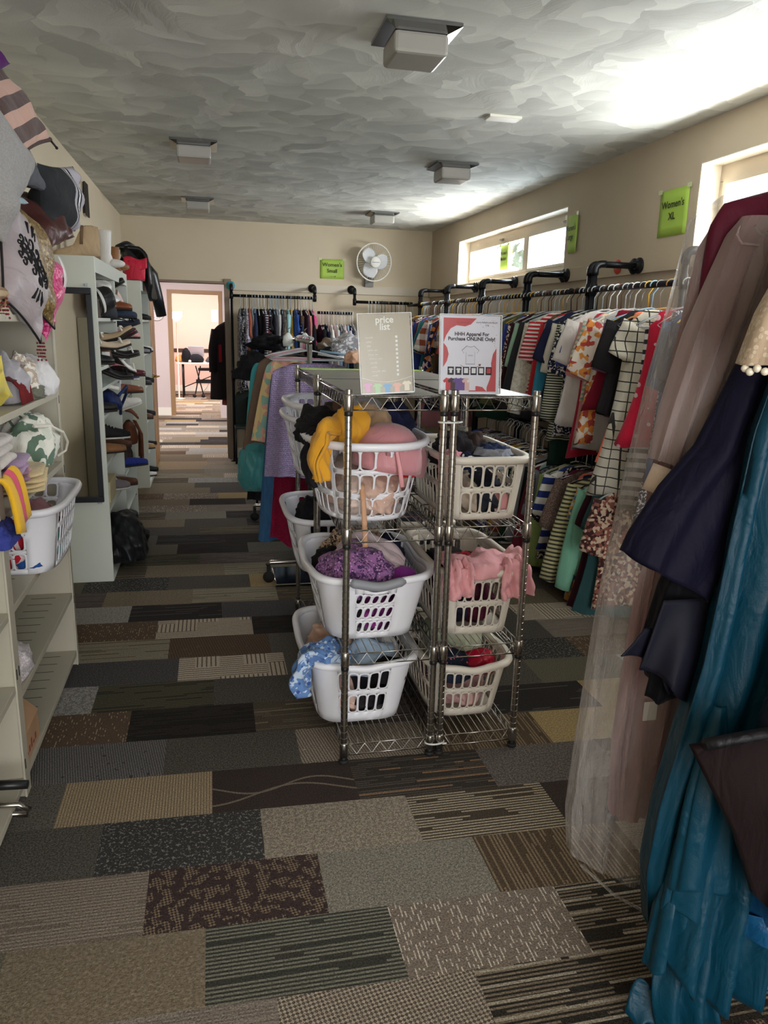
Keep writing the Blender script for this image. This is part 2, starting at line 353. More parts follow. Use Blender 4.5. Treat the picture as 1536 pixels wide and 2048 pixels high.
# ------------------------------------------------------------------ walls and ceiling
def plaster():
    m = bpy.data.materials.new('swirl_plaster'); m.use_nodes = True; p = m.node_tree.nodes['Principled BSDF']; t = NT(m)
    p.inputs['Roughness'].default_value = 0.75; p.inputs['Specular IOR Level'].default_value = 0.25
    v = t.obj(); hs = None; cs = None
    wob = t.new('ShaderNodeTexNoise', inp={0: v, 'Scale': 2.6, 'Detail': 2.0})
    vv = t.new('ShaderNodeVectorMath', operation='MULTIPLY_ADD'); t.l.new(wob.outputs['Color'], vv.inputs[0]); vv.inputs[1].default_value = (0.55, 0.4, 0); t.l.new(v, vv.inputs[2])
    for sc, loc in ((3.6, (0, 0, 0)), (4.9, (7.3, 2.1, 0))):     # overlapping fan strokes of the plasterer's brush
        q = t.scaled(vv.outputs[0], (1.1, 0.9, 1), loc); vo = t.new('ShaderNodeTexVoronoi', inp={0: q, 'Scale': sc}); vo.voronoi_dimensions = '2D'
        h = t.new('ShaderNodeSeparateColor', inp={0: vo.outputs['Color']}); ang = t.math('MULTIPLY', t.math('SUBTRACT', h.outputs[0], 0.5), 2.4)
        dv = t.new('ShaderNodeVectorMath', operation='SUBTRACT'); t.l.new(q, dv.inputs[0]); t.l.new(vo.outputs['Position'], dv.inputs[1]); X, Y, Z = t.xyz(dv.outputs[0])
        u = t.math('ADD', t.math('MULTIPLY', X, t.math('SINE', ang)), t.math('MULTIPLY', Y, t.math('COSINE', ang)))
        w = t.math('SUBTRACT', t.math('MULTIPLY', X, t.math('COSINE', ang)), t.math('MULTIPLY', Y, t.math('SINE', ang)))
        cv = t.new('ShaderNodeCombineXYZ', inp={0: t.math('MULTIPLY', u, 60), 1: t.math('MULTIPLY', w, 5), 2: t.math('MULTIPLY', h.outputs[1], 9)})
        hh = t.math('ADD', t.math('MULTIPLY', t.noise(cv.outputs[0], 1.0, 1.0), 0.10), t.math('ADD', t.math('MULTIPLY', h.outputs[2], 0.35), t.math('MULTIPLY', u, 3.2)))
        hs = hh if hs is None else t.math('MAXIMUM', hs, hh)
        cs = h.outputs[1] if cs is None else t.math('ADD', cs, h.outputs[1])
    f = t.math('ADD', t.math('MULTIPLY', cs, 0.25), t.math('MULTIPLY', hs, 0.5))
    t.l.new(t.ramp(f, [(0.2, lin((184, 186, 180))), (0.8, lin((226, 227, 219)))]), p.inputs['Base Color'])  # sheen of the brush strokes put into the colour as lighter and darker tones
    bp = t.new('ShaderNodeBump', inp={'Strength': 0.4, 'Distance': 0.028, 'Height': t.math('ADD', hs, t.math('MULTIPLY', t.noise(v, 190, 2.0), 0.05))}); t.l.new(bp.outputs[0], p.inputs['Normal'])
    return m
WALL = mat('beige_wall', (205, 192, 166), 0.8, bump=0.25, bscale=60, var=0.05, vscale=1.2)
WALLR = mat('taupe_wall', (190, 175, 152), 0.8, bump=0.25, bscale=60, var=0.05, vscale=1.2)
PINK = mat('blush_wall', (226, 196, 184), 0.8, bump=0.15, bscale=60)
LILAC = mat('hall_wall', (206, 192, 192), 0.8, bump=0.15, bscale=60)
WHITE = mat('white_trim', (232, 228, 218), 0.45); WOOD = mat('tan_wood', (176, 132, 84), 0.45, var=0.25, vscale=6)
CASING = mat('taupe_casing', (136, 118, 98), 0.5)
def sbox(name, lo, hi, m): b = MB(); b.box(lo, hi); return struct(b.build(name, m))
XL, XR, YB, ZC = -0.91, 2.574, 9.06, 2.65
b = MB(); b.add([(XL - .2, -3.2, ZC), (XR + .22, -3.2, ZC), (XR + .22, YB + .1, ZC), (XL - .2, YB + .1, ZC)], [(0, 1, 2, 3)], True); b.box((XL - .2, -3.2, ZC + .001), (XR + .22, YB + .1, ZC + .1)); struct(b.build('ceiling', plaster()))
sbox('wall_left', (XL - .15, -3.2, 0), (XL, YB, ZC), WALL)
b = MB(); b.box((XL - .15, YB, 0), (-0.62, YB + .14, ZC)); b.box((-0.62, YB, 1.975), (0.166, YB + .14, ZC)); b.box((0.166, YB, 0), (XR + .2, YB + .14, ZC)); struct(b.build('wall_back', WALL))
# window wall: two clerestory openings, z 2.0 .. 2.44
W1 = (5.47, 8.02); W2 = (1.35, 3.885); ZS, ZT = 2.0, 2.44
b = MB()
b.box((XR, -3.2, 0), (XR + .2, YB, ZS)); b.box((XR, -3.2, ZT), (XR + .2, YB, ZC))
for a_, c_ in ((-3.2, W2[0]), (W2[1], W1[0]), (W1[1], YB)): b.box((XR, a_, ZS), (XR + .2, c_, ZT))
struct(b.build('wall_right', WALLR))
b = MB(); b.box((XR - .022, -1.0, 1.905), (XR, YB, 1.998))
for y in (3.7, 4.9, 5.9, 6.9, 7.9): b.cyl((XR - .0235, y, 1.955), (XR - .02, y, 1.955), .011, 10)
struct(b.build('trim_1', [WALLR], bevel=.002))
b = MB(); b.box((0.245, YB - .02, 1.912), (XR - .03, YB, 2.004)); struct(b.build('trim_2', mat('pale_board', (206, 196, 178), 0.6), bevel=.002))
sbox('baseboard_back', (0.26, YB - .016, 0), (XR, YB, .12), WHITE)
sbox('trim_3', (0.166, YB - .025, 0), (0.242, YB + .15, 2.03), CASING)
sbox('trim_4', (-0.62, YB - .02, 1.975), (0.166, YB + .15, 2.0), CASING)
# windows: reveal, sliding sash, mullion, glass
GLASS = bpy.data.materials.new('window_glass'); GLASS.use_nodes = True
def clear_film(m, tr, gl, mixf, rough=0.05, noise=0):
    t = NT(m); n = m.node_tree.nodes; n.clear(); o = n.new('ShaderNodeOutputMaterial')
    a = t.new('ShaderNodeBsdfTransparent', inp={0: tr}); g = gl(t); f = t.new('ShaderNodeMixShader', inp={0: mixf}); t.l.new(a.outputs[0], f.inputs[1]); t.l.new(g.outputs[0], f.inputs[2]); t.l.new(f.outputs[0], o.inputs[0]); return t, f
clear_film(GLASS, (0.95, 0.97, 1, 1), lambda t: t.new('ShaderNodeBsdfGlossy', inp={1: 0.03}), 0.06)
FROST = bpy.data.materials.new('frosted_film'); FROST.use_nodes = True
t_, f_ = clear_film(FROST, (0.62, 0.68, 0.74, 1), lambda t: t.new('ShaderNodeBsdfTranslucent', inp={0: (0.30, 0.34, 0.38, 1)}), 0.5)
t_.l.new(t_.ramp(t_.noise(t_.obj(), 9, 4.0, 0.7), [(0.35, (0.35, 0.35, 0.35, 1)), (0.7, (0.8, 0.8, 0.8, 1))]), f_.inputs[0])
ALU = mat('window_frame', (188, 176, 156), 0.4, 0.2)
def window(name, y0, y1, mull):
    b = MB(); x0, x1 = XR + .12, XR + .17; w = .05
    b.box((x0, y0, ZS), (x1, y1, ZS + w)); b.box((x0, y0, ZT - w - .04), (x1, y1, ZT))
    b.box((x0, y0, ZS + w), (x1, y0 + w, ZT - w - .04)); b.box((x0, y1 - w, ZS + w), (x1, y1, ZT - w - .04))
    o = struct(b.build(name, ALU, bevel=.004)); c = MB()
    c.box((x0 - .015, mull - .03, ZS + w), (x1 - .005, mull + .03, ZT - w - .04)); struct(c.build('mullion', ALU, o, bevel=.004))
    for k, (a_, c_, m) in enumerate(((y0 + w, mull - .03, FROST), (mull + .03, y1 - w, GLASS))):
        g = MB(); g.box((x0 + .022, a_, ZS + w), (x0 + .026, c_, ZT - w - .04)); struct(g.build('pane', m, o))
        f = MB(); f.box((x0 - .012, a_, ZS + w), (x0 + .006, a_ + .022, ZT - w - .04)); f.box((x0 - .012, c_ - .022, ZS + w), (x0 + .006, c_, ZT - w - .04)); f.box((x0 - .012, a_ + .022, ZS + w), (x0 + .006, c_ - .022, ZS + w + .02)); f.box((x0 - .012, a_ + .022, ZT - w - .06), (x0 + .006, c_ - .022, ZT - w - .04))
        struct(f.build('sash', ALU, o))
    for k in range(2):
        l = MB(); y = mull + (-0.75 if k else 0.6); l.box((x0 - .02, y - .035, ZT - .075), (x0, y + .035, ZT - .06)); l.tube([(x0 - .02, y - .03, ZT - .068), (x0 - .03, y, ZT - .072), (x0 - .022, y + .03, ZT - .066)], .005, 6); struct(l.build('latch', mat('steel', (150, 148, 142), 0.35, 1.0), o))
    return o
window('window_1', W1[0], W1[1], 6.47); window('window_2', W2[0], W2[1], 2.6)
for k, (a_, c_) in enumerate((W1, W2)):
    b = MB(); b.box((XR + .001, a_, ZS), (XR + .12, c_, ZS + .006)); b.box((XR + .001, a_, ZT - .006), (XR + .12, c_, ZT)); b.box((XR + .001, a_, ZS + .006), (XR + .12, a_ + .006, ZT - .006)); b.box((XR + .001, c_ - .006, ZS + .006), (XR + .12, c_, ZT - .006))
    struct(b.build('trim_%d' % (5 + k), mat('reveal', (236, 228, 212), 0.6)))
# outside: bright ground and a tree line far beyond the windows
sbox('ground_outside', (3.2, -6, -0.3), (40, 30, -0.2), mat('pale_concrete', (205, 200, 190), 0.9))
t = thing('garden_tree', 'pale leafy tree outside, seen through the far window', 'tree', (6.2, 12.0, -.2)); b = MB(); b.tube([(0, 0, 0), (.05, 0, 1.2), (0, .1, 2.4)], [.16, .13, .09], 10); b.build('trunk', mat('bark', (110, 96, 80), .9), t)
rnd = random.Random(6); b = MB()
for i in range(900):
    a, c = rnd.random() * 2 * PI, rnd.uniform(-1, 1); r = 1.5 * rnd.random() ** .4; q = math.sqrt(1 - c * c); x, y, z = r * q * math.cos(a), 1.5 * r * q * math.sin(a), 3.3 + r * c; e = Euler((rnd.random() * 3, rnd.random() * 3, rnd.random() * 3)).to_matrix()
    b.add([Vector((x, y, z)) + e @ Vector(k) for k in ((-.12, 0, 0), (0, .06, .02), (.12, 0, 0), (0, -.06, .02))], [(0, 1, 2, 3)], True)
b.build('foliage', mat('pale_leaf', (128, 142, 122), .7), t)
# ------------------------------------------------------------------ hall and the office beyond the doorway
Y2 = 13.4
b = MB(); b.box((-2.3, YB + .14, 0), (-2.2, Y2, ZC)); struct(b.build('wall_hall_side', LILAC))
b = MB(); b.box((-2.3, YB + .14, 2.6), (3.0, 18.3, 2.7)); struct(b.build('ceiling_hall', mat('hall_ceiling', (225, 218, 206), 0.8)))
b = MB(); b.box((-2.3, Y2, 0), (-0.66, Y2 + .14, 2.6)); b.box((-0.66, Y2, 2.0), (0.19, Y2 + .14, 2.6)); b.box((0.19, Y2, 0), (3.0, Y2 + .14, 2.6)); struct(b.build('wall_hall', LILAC))
b = MB(); b.box((-0.68, Y2 - .02, 0), (-0.61, Y2 + .16, 2.0)); b.box((0.14, Y2 - .02, 0), (0.2, Y2 + .16, 2.0)); b.box((-0.68, Y2 - .02, 2.0), (0.2, Y2 + .16, 2.06)); struct(b.build('trim_7', mat('oak_casing', (150, 118, 84), 0.5)))
sbox('baseboard_hall', (-2.2, Y2 - .016, 0), (-0.68, Y2, .13), WHITE)
sbox('wall_hall_nib', (0.135, 13.0, 0), (0.3, 13.38, 0.40), LILAC)
sbox('wall_office', (-2.3, 18.2, 0), (3.0, 18.3, 2.6), PINK); sbox('baseboard_office', (-2.3, 18.184, 0), (3.0, 18.2, .14), WHITE); sbox('trim_8', (-2.3, 18.18, .88), (3.0, 18.2, .96), mat('dark_rail', (52, 40, 34), 0.5))
sbox('wall_office_side', (-2.3, Y2 + .14, 0), (-2.2, 18.2, 2.6), PINK); sbox('wall_office_end', (2.9, YB + .14, 0), (3.0, 18.2, 2.6), PINK)
d = MB(); d.box((-0.645, 8.45, 0.012), (-0.605, 9.04, 1.97)); dr = struct(d.build('door_1', WOOD, bevel=.003))
h = MB(); h.cyl((-.605, 8.5, .98), (-.555, 8.5, .98), .012, 10); h.tube([(-.555, 8.5, .98), (-.55, 8.54, .98), (-.55, 8.6, .975)], .009, 8); h.cyl((-.606, 8.5, .98), (-.598, 8.5, .98), .028, 16); struct(h.build('door_handle', mat('brass', (170, 140, 80), 0.3, 1.0), dr))
# ------------------------------------------------------------------ black iron pipe rails
IRON = mat('black_iron', (34, 35, 38), 0.38, 0.6, bump=0.15, bscale=120)
TEAL = mat('teal_paint', (62, 156, 168), 0.45)
def flange(axis, at):
    b = MB(); R = Euler((0, 0, 0)).to_matrix() if axis == 'z' else (Euler((0, -PI / 2, 0)).to_matrix() if axis == 'x' else Euler((PI / 2, 0, 0)).to_matrix())
    b.lathe([(.048, 0), (.048, .008), (.044, .012), (.026, .014), (.026, .03), (.018, .032)], 20, at, R)
    for k in range(4):
        a = PI / 4 + k * PI / 2; q = R @ Vector((.036 * math.cos(a), .036 * math.sin(a), .01)); b.ball(Vector(at) + q, .006, 6)
    return b
def elbow(b, a, c, d, r):                     # rounded corner a-c-d with a thicker fitting at c
    a, c, d = Vector(a), Vector(c), Vector(d); u = (a - c).normalized(); w = (d - c).normalized(); k = .045
    arc = [c + u * k * (1 - t) ** 2 + w * k * t ** 2 for t in [i / 6 for i in range(7)]]
    b.tube([c + u * (k + .02)] + arc + [c + w * (k + .02)], r * 1.28, 12)
RP = .0165
def pipe_unit(label, p0, p1, wallpt, ztop, zrail, lower=None, foot=(1, 1), posts=(1, 1), mats=(IRON, IRON), lowz=0.012):
    """two wall arms with elbows and posts, joined by a hanging rail; p0, p1 are the posts' floor points"""
    p0, p1 = Vector((*p0, 0)), Vector((*p1, 0)); t = thing('pipe_clothes_rail', label, 'clothes rail', p0, 0, 'black iron pipe clothes rails')
    for i, p in enumerate((p0, p1)):
        if not posts[i]: continue
        q = p - p0; w = wallpt(p) - p0; n = (w - q).normalized(); top = Vector((q.x, q.y, ztop)); ww = Vector((w.x, w.y, ztop))
        flange('x' if abs(n.x) > .5 else 'y', ww).build('flange', mats[i], t)
        a = MB(); a.tube([ww - n * .025, top + n * .05], RP, 12); elbow(a, ww, top, (q.x, q.y, 0), RP); a.build('arm', IRON, t)
        b = MB(); zb = lowz if foot[i] else (zrail - .06); b.tube([(q.x, q.y, ztop - .06), (q.x, q.y, zb + .02)], RP, 12)
        for zz in [zrail] + ([lower] if lower else []): b.tube([(q.x, q.y, zz - .035), (q.x, q.y, zz + .035)], RP * 1.3, 12)
        if foot[i]: b.lathe([(.046, 0), (.046, .008), (.026, .012), (.026, .03), (.018, .032)], 18, (q.x, q.y, 0))
        b.build('post', IRON, t)
    for zz in [zrail] + ([lower] if lower else []):
        b = MB(); b.tube([(0, 0, zz), (p1.x - p0.x, p1.y - p0.y, zz)], RP, 12); b.build('hanging_rail', IRON, t)
    return t
RX, RZ, RL = 2.26, 1.80, .88
ww_ = lambda p: Vector((XR - .024, p.y, 0)); wb_ = lambda p: Vector((p.x, YB - .022, 0))
segs = [(3.45, 4.365), (4.425, 5.35), (5.41, 6.325), (6.385, 7.315), (7.375, 8.3), (8.36, 8.86)]
names_ = ['closest to the gown rail', 'second from the gown rail', 'third from the gown rail', 'fourth from the gown rail', 'fifth from the gown rail', 'in the far corner of the room']
for (a_, c_), nm in zip(segs, names_): pipe_unit('black iron pipe rail bolted to the window wall, ' + nm, (RX, a_), (RX, c_), ww_, 1.95, RZ, RL, posts=(1, c_ < 8.5))
pipe_unit('tall black iron pipe rail with a teal wall flange beside the doorway', (0.237, 8.82), (1.158, 8.82), wb_, 1.96, 1.845, .95, foot=(1, 0), mats=(TEAL, IRON))
pipe_unit('low black iron pipe rail joining the two taller rails on the far wall', (1.19, 8.82), (1.585, 8.82), wb_, 1.96, 1.69, foot=(0, 0), posts=(0, 0))
pipe_unit('black iron pipe rail under the wall fan', (1.615, 8.82), (2.3, 8.82), wb_, 1.96, 1.82, foot=(0, 0), posts=(1, 0))
b = MB(); b.tube([(0, 0, 0), (0, .025, -.004), (0, .03, -.06)], .008, 8); b.ball((0, .03, -.075), .018, 10)   # red tag on the near arm
r_ = thing('round_tag', 'round red plastic tag hanging behind the pipe arm nearest the size XL sign', 'tag', (XR - .024, 4.62, 1.96)); tb = MB(); tb.lathe([(.001, 0), (.042, 0), (.045, .004), (.042, .008), (.001, .008)], 24, (0, 0, 0), Euler((0, -PI / 2, 0)).to_matrix()); tb.build('disc', mat('red_plastic', (206, 62, 44), 0.4), r_)
tb = MB(); tb.lathe([(.001, .008), (.012, .008), (.01, .012), (.001, .012)], 14, (0, 0, 0), Euler((0, -PI / 2, 0)).to_matrix()); tb.build('pin', mat('steel', (150, 148, 142), 0.35, 1.0), r_)

# ------------------------------------------------------------------ hangers and hanging clothes
HM = {'white plastic': mat('white_plastic', (228, 228, 226), 0.35), 'black plastic': mat('black_plastic', (26, 26, 28), 0.35), 'clear plastic': mat('grey_plastic', (178, 184, 190), 0.2, spec=0.7),
      'wooden': mat('hanger_wood', (196, 152, 92), 0.4), 'steel wire': mat('bright_wire', (196, 198, 202), 0.25, 1.0), 'yellow plastic': mat('yellow_plastic', (222, 178, 64), 0.4), 'pale blue plastic': mat('blue_plastic', (150, 186, 214), 0.35), 'brown plastic': mat('brown_plastic', (92, 62, 44), 0.4), 'pink plastic': mat('pink_plastic', (226, 130, 160), 0.4), 'green plastic': mat('green_plastic', (82, 120, 84), 0.4)}
def hanger_mesh(r, wire):
    b = MB(); hk = [(.0 + .023 * math.sin(a), 0, -.004 + .023 * math.cos(a)) for a in [-1.9 + i * .45 for i in range(10)]]
    b.tube(hk + [(.0, 0, -.045), (0, 0, -.12)], .0034 if not wire else .0022, 6)
    z1 = -.20
    b.tube([(-.205, 0, z1), (-.17, 0, z1 + .022), (-.04, 0, -.127), (0, 0, -.118), (.04, 0, -.127), (.17, 0, z1 + .022), (.205, 0, z1)], r, 6)
    b.tube([(-.205, 0, z1), (-.19, 0, z1 - .012), (.19, 0, z1 - .012), (.205, 0, z1)], r * .85, 6)
    return b.mesh('clothes_hanger')
HMESH = [hanger_mesh(.0045, 0), hanger_mesh(.0019, 1)]
for me in HMESH: me.materials.append(HM['white plastic'])
def hanger(kind, loc, rz, label, group):
    o = bpy.data.objects.new('clothes_hanger', HMESH[1 if kind == 'steel wire' else 0]); COL.objects.link(o); o.location = loc; o.rotation_euler = (0, 0, rz)
    recolor(o, HM[kind]); return tag(o, label, 'hanger', group)
# kind: half shoulder width, half hem width, length, sleeve (length, half width), half depth, neck half width
GK = dict(tee=(.2, .225, .62, (.23, .075), .026, .085), sweater=(.205, .22, .64, (.52, .062), .034, .075), blouse=(.195, .23, .68, (.30, .08), .028, .08), tank=(.165, .22, .62, None, .024, .10),
          dress=(.185, .29, .98, (.17, .07), .034, .09), sundress=(.16, .28, .95, None, .034, .10), longdress=(.18, .29, 1.15, (.2, .07), .034, .08), cardigan=(.2, .22, .72, (.54, .066), .034, .06), trousers=(.16, .17, .98, None, .024, .16), skirt=(.16, .24, .66, None, .03, .16))
GM = {}
def garment_mesh(kind, var, gl=1.0):
    key = (kind, var, gl)
    if key in GM: return GM[key]
    ws, wh, L, sl, dp, nk = GK[kind]; L *= gl; rnd = random.Random(hash(kind) % 1000 + var * 17 if False else sum(map(ord, kind)) + var * 17); b = MB(); nt = 26; ph = rnd.random() * 6; m1 = rnd.choice((3, 4, 5)); sk = rnd.uniform(-.02, .02)
    flatk = kind in ('trousers', 'skirt'); z0 = -.09 if not flatk else -.17
    prof = [(nk, z0, .012), (nk + .02, z0 - .006, .018), (ws * .82, -.137 if not flatk else -.172, dp * .7), (ws, -.16 if not flatk else -.18, dp * .8)]
    nz = 11
    for i in range(1, nz + 1):
        t = i / nz; prof.append((ws + (wh - ws) * t ** 1.2 - (.02 * math.sin(PI * t) if not flatk else 0), prof[3][1] - (L - .08) * t, dp))
    vs = []
    for i, (w, z, d) in enumerate(prof):
        t = max(0, (i - 3) / nz)
        for k in range(nt):
            a = 2 * PI * k / nt; ca, sa = math.cos(a), math.sin(a)
            fold = t * (.018 * math.sin(m1 * ca * 2.6 + ph + t * 1.5) + .008 * math.sin(9 * ca + ph * 2))
            x = w * math.copysign(abs(ca) ** .8, ca) + sk * t; y = d * math.copysign(abs(sa) ** .9, sa) * (1 + .25 * math.sin(5 * a + ph) * t) + fold
            vs.append((x, y, z + (.012 * math.sin(3 * a + ph) * t if i == len(prof) - 1 else 0) - (.02 * (1 - abs(sa)) if i == 0 and False else 0)))
    n = len(prof); b.add(vs, [(i * nt + k, (i + 1) * nt + k, (i + 1) * nt + (k + 1) % nt, i * nt + (k + 1) % nt) for i in range(n - 1) for k in range(nt)]); b.f.append(list(range(nt))); b.mi.append(0); b.flat.append(False)
    b.f.append(list(range((n - 1) * nt, n * nt))[::-1]); b.mi.append(0); b.flat.append(False)
    if sl:
        for s in (-1, 1):
            sL, sw = sl; sL *= rnd.uniform(.9, 1.1); ang = rnd.uniform(.16, .34) if sL > .4 else rnd.uniform(.3, .5); bend = rnd.uniform(-.05, .08); vs = []; ns = 8; na = 12; yo = rnd.uniform(-.02, .006)
            for i in range(ns + 1):
                t = i / ns; cx = s * (ws - .045 + math.sin(ang) * sL * t * (1 - .3 * t)); cz = -.185 - math.cos(ang) * sL * t; w_ = sw * (1 - .28 * t if sL > .4 else 1 - .05 * t)
                for k in range(na):
                    a = 2 * PI * k / na; q = math.cos(a) * w_; vs.append((cx + q * math.cos(ang * .8), yo * t + .024 * math.sin(a) * (1 + .3 * math.sin(7 * t + ph)) + .006 * math.sin(4 * t + 3 * q / w_), cz + s * q * math.sin(ang * .8) + (.02 if i == 0 else 0)))
            b.add(vs, [(i * na + k, (i + 1) * na + k, (i + 1) * na + (k + 1) % na, i * na + (k + 1) % na) if s < 0 or True else 0 for i in range(ns) for k in range(na)] + [tuple(range(ns * na, ns * na + na))[::-1], tuple(range(na))])
    me = b.mesh('garment'); me.materials.append(HM['white plastic'])
    GM[key] = me; return me
NAMEK = dict(tee='tee', sweater='sweater', blouse='blouse', tank='tank top', dress='dress', sundress='sundress', longdress='long dress', cardigan='cardigan', trousers='trousers', skirt='skirt')
PAL = [('black', (28, 28, 30)), ('charcoal', (58, 58, 62)), ('navy', (34, 42, 72)), ('maroon', (98, 34, 40)), ('dark green', (36, 62, 48)), ('grey', (140, 140, 142)), ('pale pink', (226, 190, 192)), ('red', (184, 40, 46)), ('white', (226, 224, 218)), ('teal', (46, 120, 128)), ('rust', (150, 72, 44)), ('purple', (92, 58, 110)), ('beige', (200, 182, 154)), ('royal blue', (52, 72, 150)), ('mint', (150, 206, 182)), ('mustard', (204, 158, 60)), ('dusty pink', (198, 132, 140)), ('light blue', (150, 180, 208)), ('brown', (92, 66, 50)), ('olive', (96, 98, 64))]
PATS = [None, None, None, None, 'hstripe', 'floral', 'dots', 'plaid', 'multi']
PATN = {None: '', 'hstripe': 'striped ', 'vstripe': 'pinstriped ', 'floral': 'floral ', 'dots': 'dotted ', 'plaid': 'plaid ', 'multi': 'printed ', 'grid': 'windowpane ', 'camo': 'camouflage ', 'denim': 'denim ', 'lace': 'lace ', 'wide': 'banded '}
USED = {}
def rail(specs, pos, dirv, rz, tail, hname, seed, ang=(.1, .45), hk=('white plastic', 'black plastic', 'clear plastic', 'steel wire')):
    """hang every garment in specs along a rail, each on its own hanger"""
    rnd = random.Random(seed); P = Vector(pos); D = Vector(dirv); out = []; d = 0.0
    for i, sp in enumerate(specs):
        desc, kind, m, step, gl, a, hkind = sp; d += step; a = rnd.uniform(*ang) if a is None else a; hkind = hkind or rnd.choice(hk)
        p = P + D * d; me = garment_mesh(kind, rnd.randrange(3), gl); o = bpy.data.objects.new('hanging_' + NAMEK[kind].replace(' ', '_'), me); COL.objects.link(o)
        o.location = p - Vector((0, 0, .045)); ti = rnd.uniform(-.07, .07); o.rotation_euler = (0, ti, rz - a); recolor(o, m)
        prv = specs[i - 1][0] if i else None; nxt = specs[i + 1][0] if i < len(specs) - 1 else None
        lab = desc + (' between the %s and the %s' % (prv, nxt) if prv and nxt else (' next to the %s, end of the ' % (prv or nxt) + tail))
        if len(lab.split()) > 16: lab = desc + ' next to the ' + (nxt if nxt and (not prv or len(nxt.split()) <= 9) else prv)
        if len(lab.split()) + len(tail.split()) <= 14: lab += ' on the ' + tail if 'end of the' not in lab else ''
        tag(o, lab, 'dress' if 'dress' in kind else ('trousers' if kind == 'trousers' else 'shirt'), 'clothes hanging on the ' + tail); USED.setdefault(lab, []).append(o)
        hl = '%s hanger of the %s%s' % (hkind, desc, ' beside the ' + (prv or nxt) if (prv or nxt) else ''); hl = hl if len(hl.split()) < 17 else '%s hanger of the %s' % (hkind, desc); h = hanger(hkind, p, rz - a, hl, 'hangers on the ' + tail); h.rotation_euler = (0, ti, rz - a); USED.setdefault(hl, []).append(h); out.append(o)
    return out
def sp(desc, kind, col, pat=None, col2=(240, 240, 235), step=.055, gl=1.0, sc=1.0, a=None, h=None, col3=None, rough=.85):
    return (desc, kind, fabric(col, pat, col2, sc, rough, 0.15, col3), step, gl, a, h)
def rand_specs(n, seed, kinds, step, pal=None, gl=(.9, 1.1)):
    rnd = random.Random(seed); out = []; last = None
    while len(out) < n:
        cn, c = rnd.choice(pal or PAL); k = rnd.choice(kinds); p = rnd.choice(PATS); c2 = rnd.choice(PAL)[1] if p == 'multi' else ((235, 232, 225) if sum(c) < 450 else (60, 60, 80))
        desc = (cn + ' ' + PATN[p] + NAMEK[k]).strip()
        if desc == last or sum(1 for o in out if o[0] == desc) > 1: continue
        last = desc; out.append((desc, k, fabric(c, p, c2, 1.0), step * rnd.uniform(.85, 1.15), round(rnd.uniform(*gl), 1), None, None))
    return out
W_, K_ = (232, 230, 224), (30, 30, 32)
UP = [sp('navy vine print blouse', 'blouse', (40, 52, 92), 'floral', (225, 225, 230), .02, 1.05, 1, -.35), sp('navy top with white scallops', 'tee', (30, 36, 60), None, W_, .06, 1.1, 1, -.3), sp('denim blue tunic', 'blouse', (52, 84, 120), None, W_, .05, 1.25, 1, -.25),
      sp('white leaf print dress', 'sundress', (36, 38, 56), 'floral', (230, 230, 232), .05, 1.12, 1.4, -.15), sp('red polka dot dress', 'sundress', (212, 32, 66), 'dots', (240, 210, 214), .06, .72, .55, .62, 'white plastic'), sp('banded white skirt', 'skirt', (224, 222, 218), 'hstripe', (50, 50, 54), .04, 1.5, .5, .5),
      sp('white windowpane dress', 'dress', (226, 220, 204), 'grid', (60, 58, 54), .10, 1.02, .75, .62, 'wooden'), sp('coral tank dress', 'sundress', (250, 128, 96), None, W_, .09, .85, 1, .4), sp('black and yellow tee', 'tee', (40, 38, 40), None, W_, .06, .9), sp('mauve tee', 'tee', (118, 78, 116), None, W_, .05, .9), sp('maroon vest', 'tank', (122, 26, 44), None, W_, .05, .9),
      sp('heather grey tunic', 'blouse', (190, 188, 186), None, W_, .07, 1.15, 1, .5, 'white plastic'), sp('white orange print top', 'blouse', (232, 220, 206), 'multi', (226, 148, 70), .06, 1.1, 1.3, None, None, (180, 70, 60)), sp('striped pastel tee', 'tee', (236, 214, 182), 'hstripe', (150, 190, 180), .05, .8), sp('dusty pink tunic', 'blouse', (218, 150, 150), None, W_, .05, 1.15), sp('crimson dress', 'dress', (178, 30, 58), None, W_, .05, .85),
      sp('white cotton tee', 'tee', (232, 226, 222), None, W_, .06, 1.1, 1, .45, 'white plastic'), sp('royal blue skirt top', 'tee', (62, 78, 160), None, W_, .05, .95), sp('speckled navy blouse', 'blouse', (40, 42, 70), 'floral', W_, .05, 1.1), sp('black and white striped cardigan', 'cardigan', (58, 58, 46), 'hstripe', (196, 196, 176), .06, 1.1, 1.6, .4, 'black plastic'), sp('dark pine skirt', 'skirt', (32, 56, 46), None, W_, .04, 1.4), sp('cream cuffed blouse', 'blouse', (226, 218, 204), None, W_, .05, 1.1),
      sp('navy piped tee', 'tee', (34, 38, 64), None, W_, .06, .85), sp('teal sweater', 'sweater', (52, 138, 168), None, W_, .05, 1), sp('red wool sweater', 'sweater', (196, 40, 44), None, W_, .07, .85, 1, .5, 'brown plastic'), sp('camouflage tee with coral hem', 'tee', (104, 96, 70), 'camo', (72, 74, 54), .09, .95, 1, .62, 'black plastic'), sp('red striped baseball tee', 'tee', (196, 44, 54), 'hstripe', W_, .05, .9), sp('sage floral blouse', 'blouse', (206, 212, 190), None, W_, .07, .9, 1, .5, 'wooden'), sp('cream embroidered jacket', 'cardigan', (226, 222, 206), 'floral', (206, 200, 180), .05, .8), sp('charcoal jacket', 'cardigan', (56, 56, 60), None, W_, .06, 1, 1, .45, 'clear plastic'),
      sp('grey lace blouse', 'blouse', (120, 116, 108), 'lace', (60, 58, 56), .06, .95, 1, .45, 'brown plastic'), sp('pale green blouse', 'blouse', (160, 196, 168), None, W_, .05, 1), sp('black cherry sweater', 'sweater', (64, 30, 40), None, W_, .05, 1)]
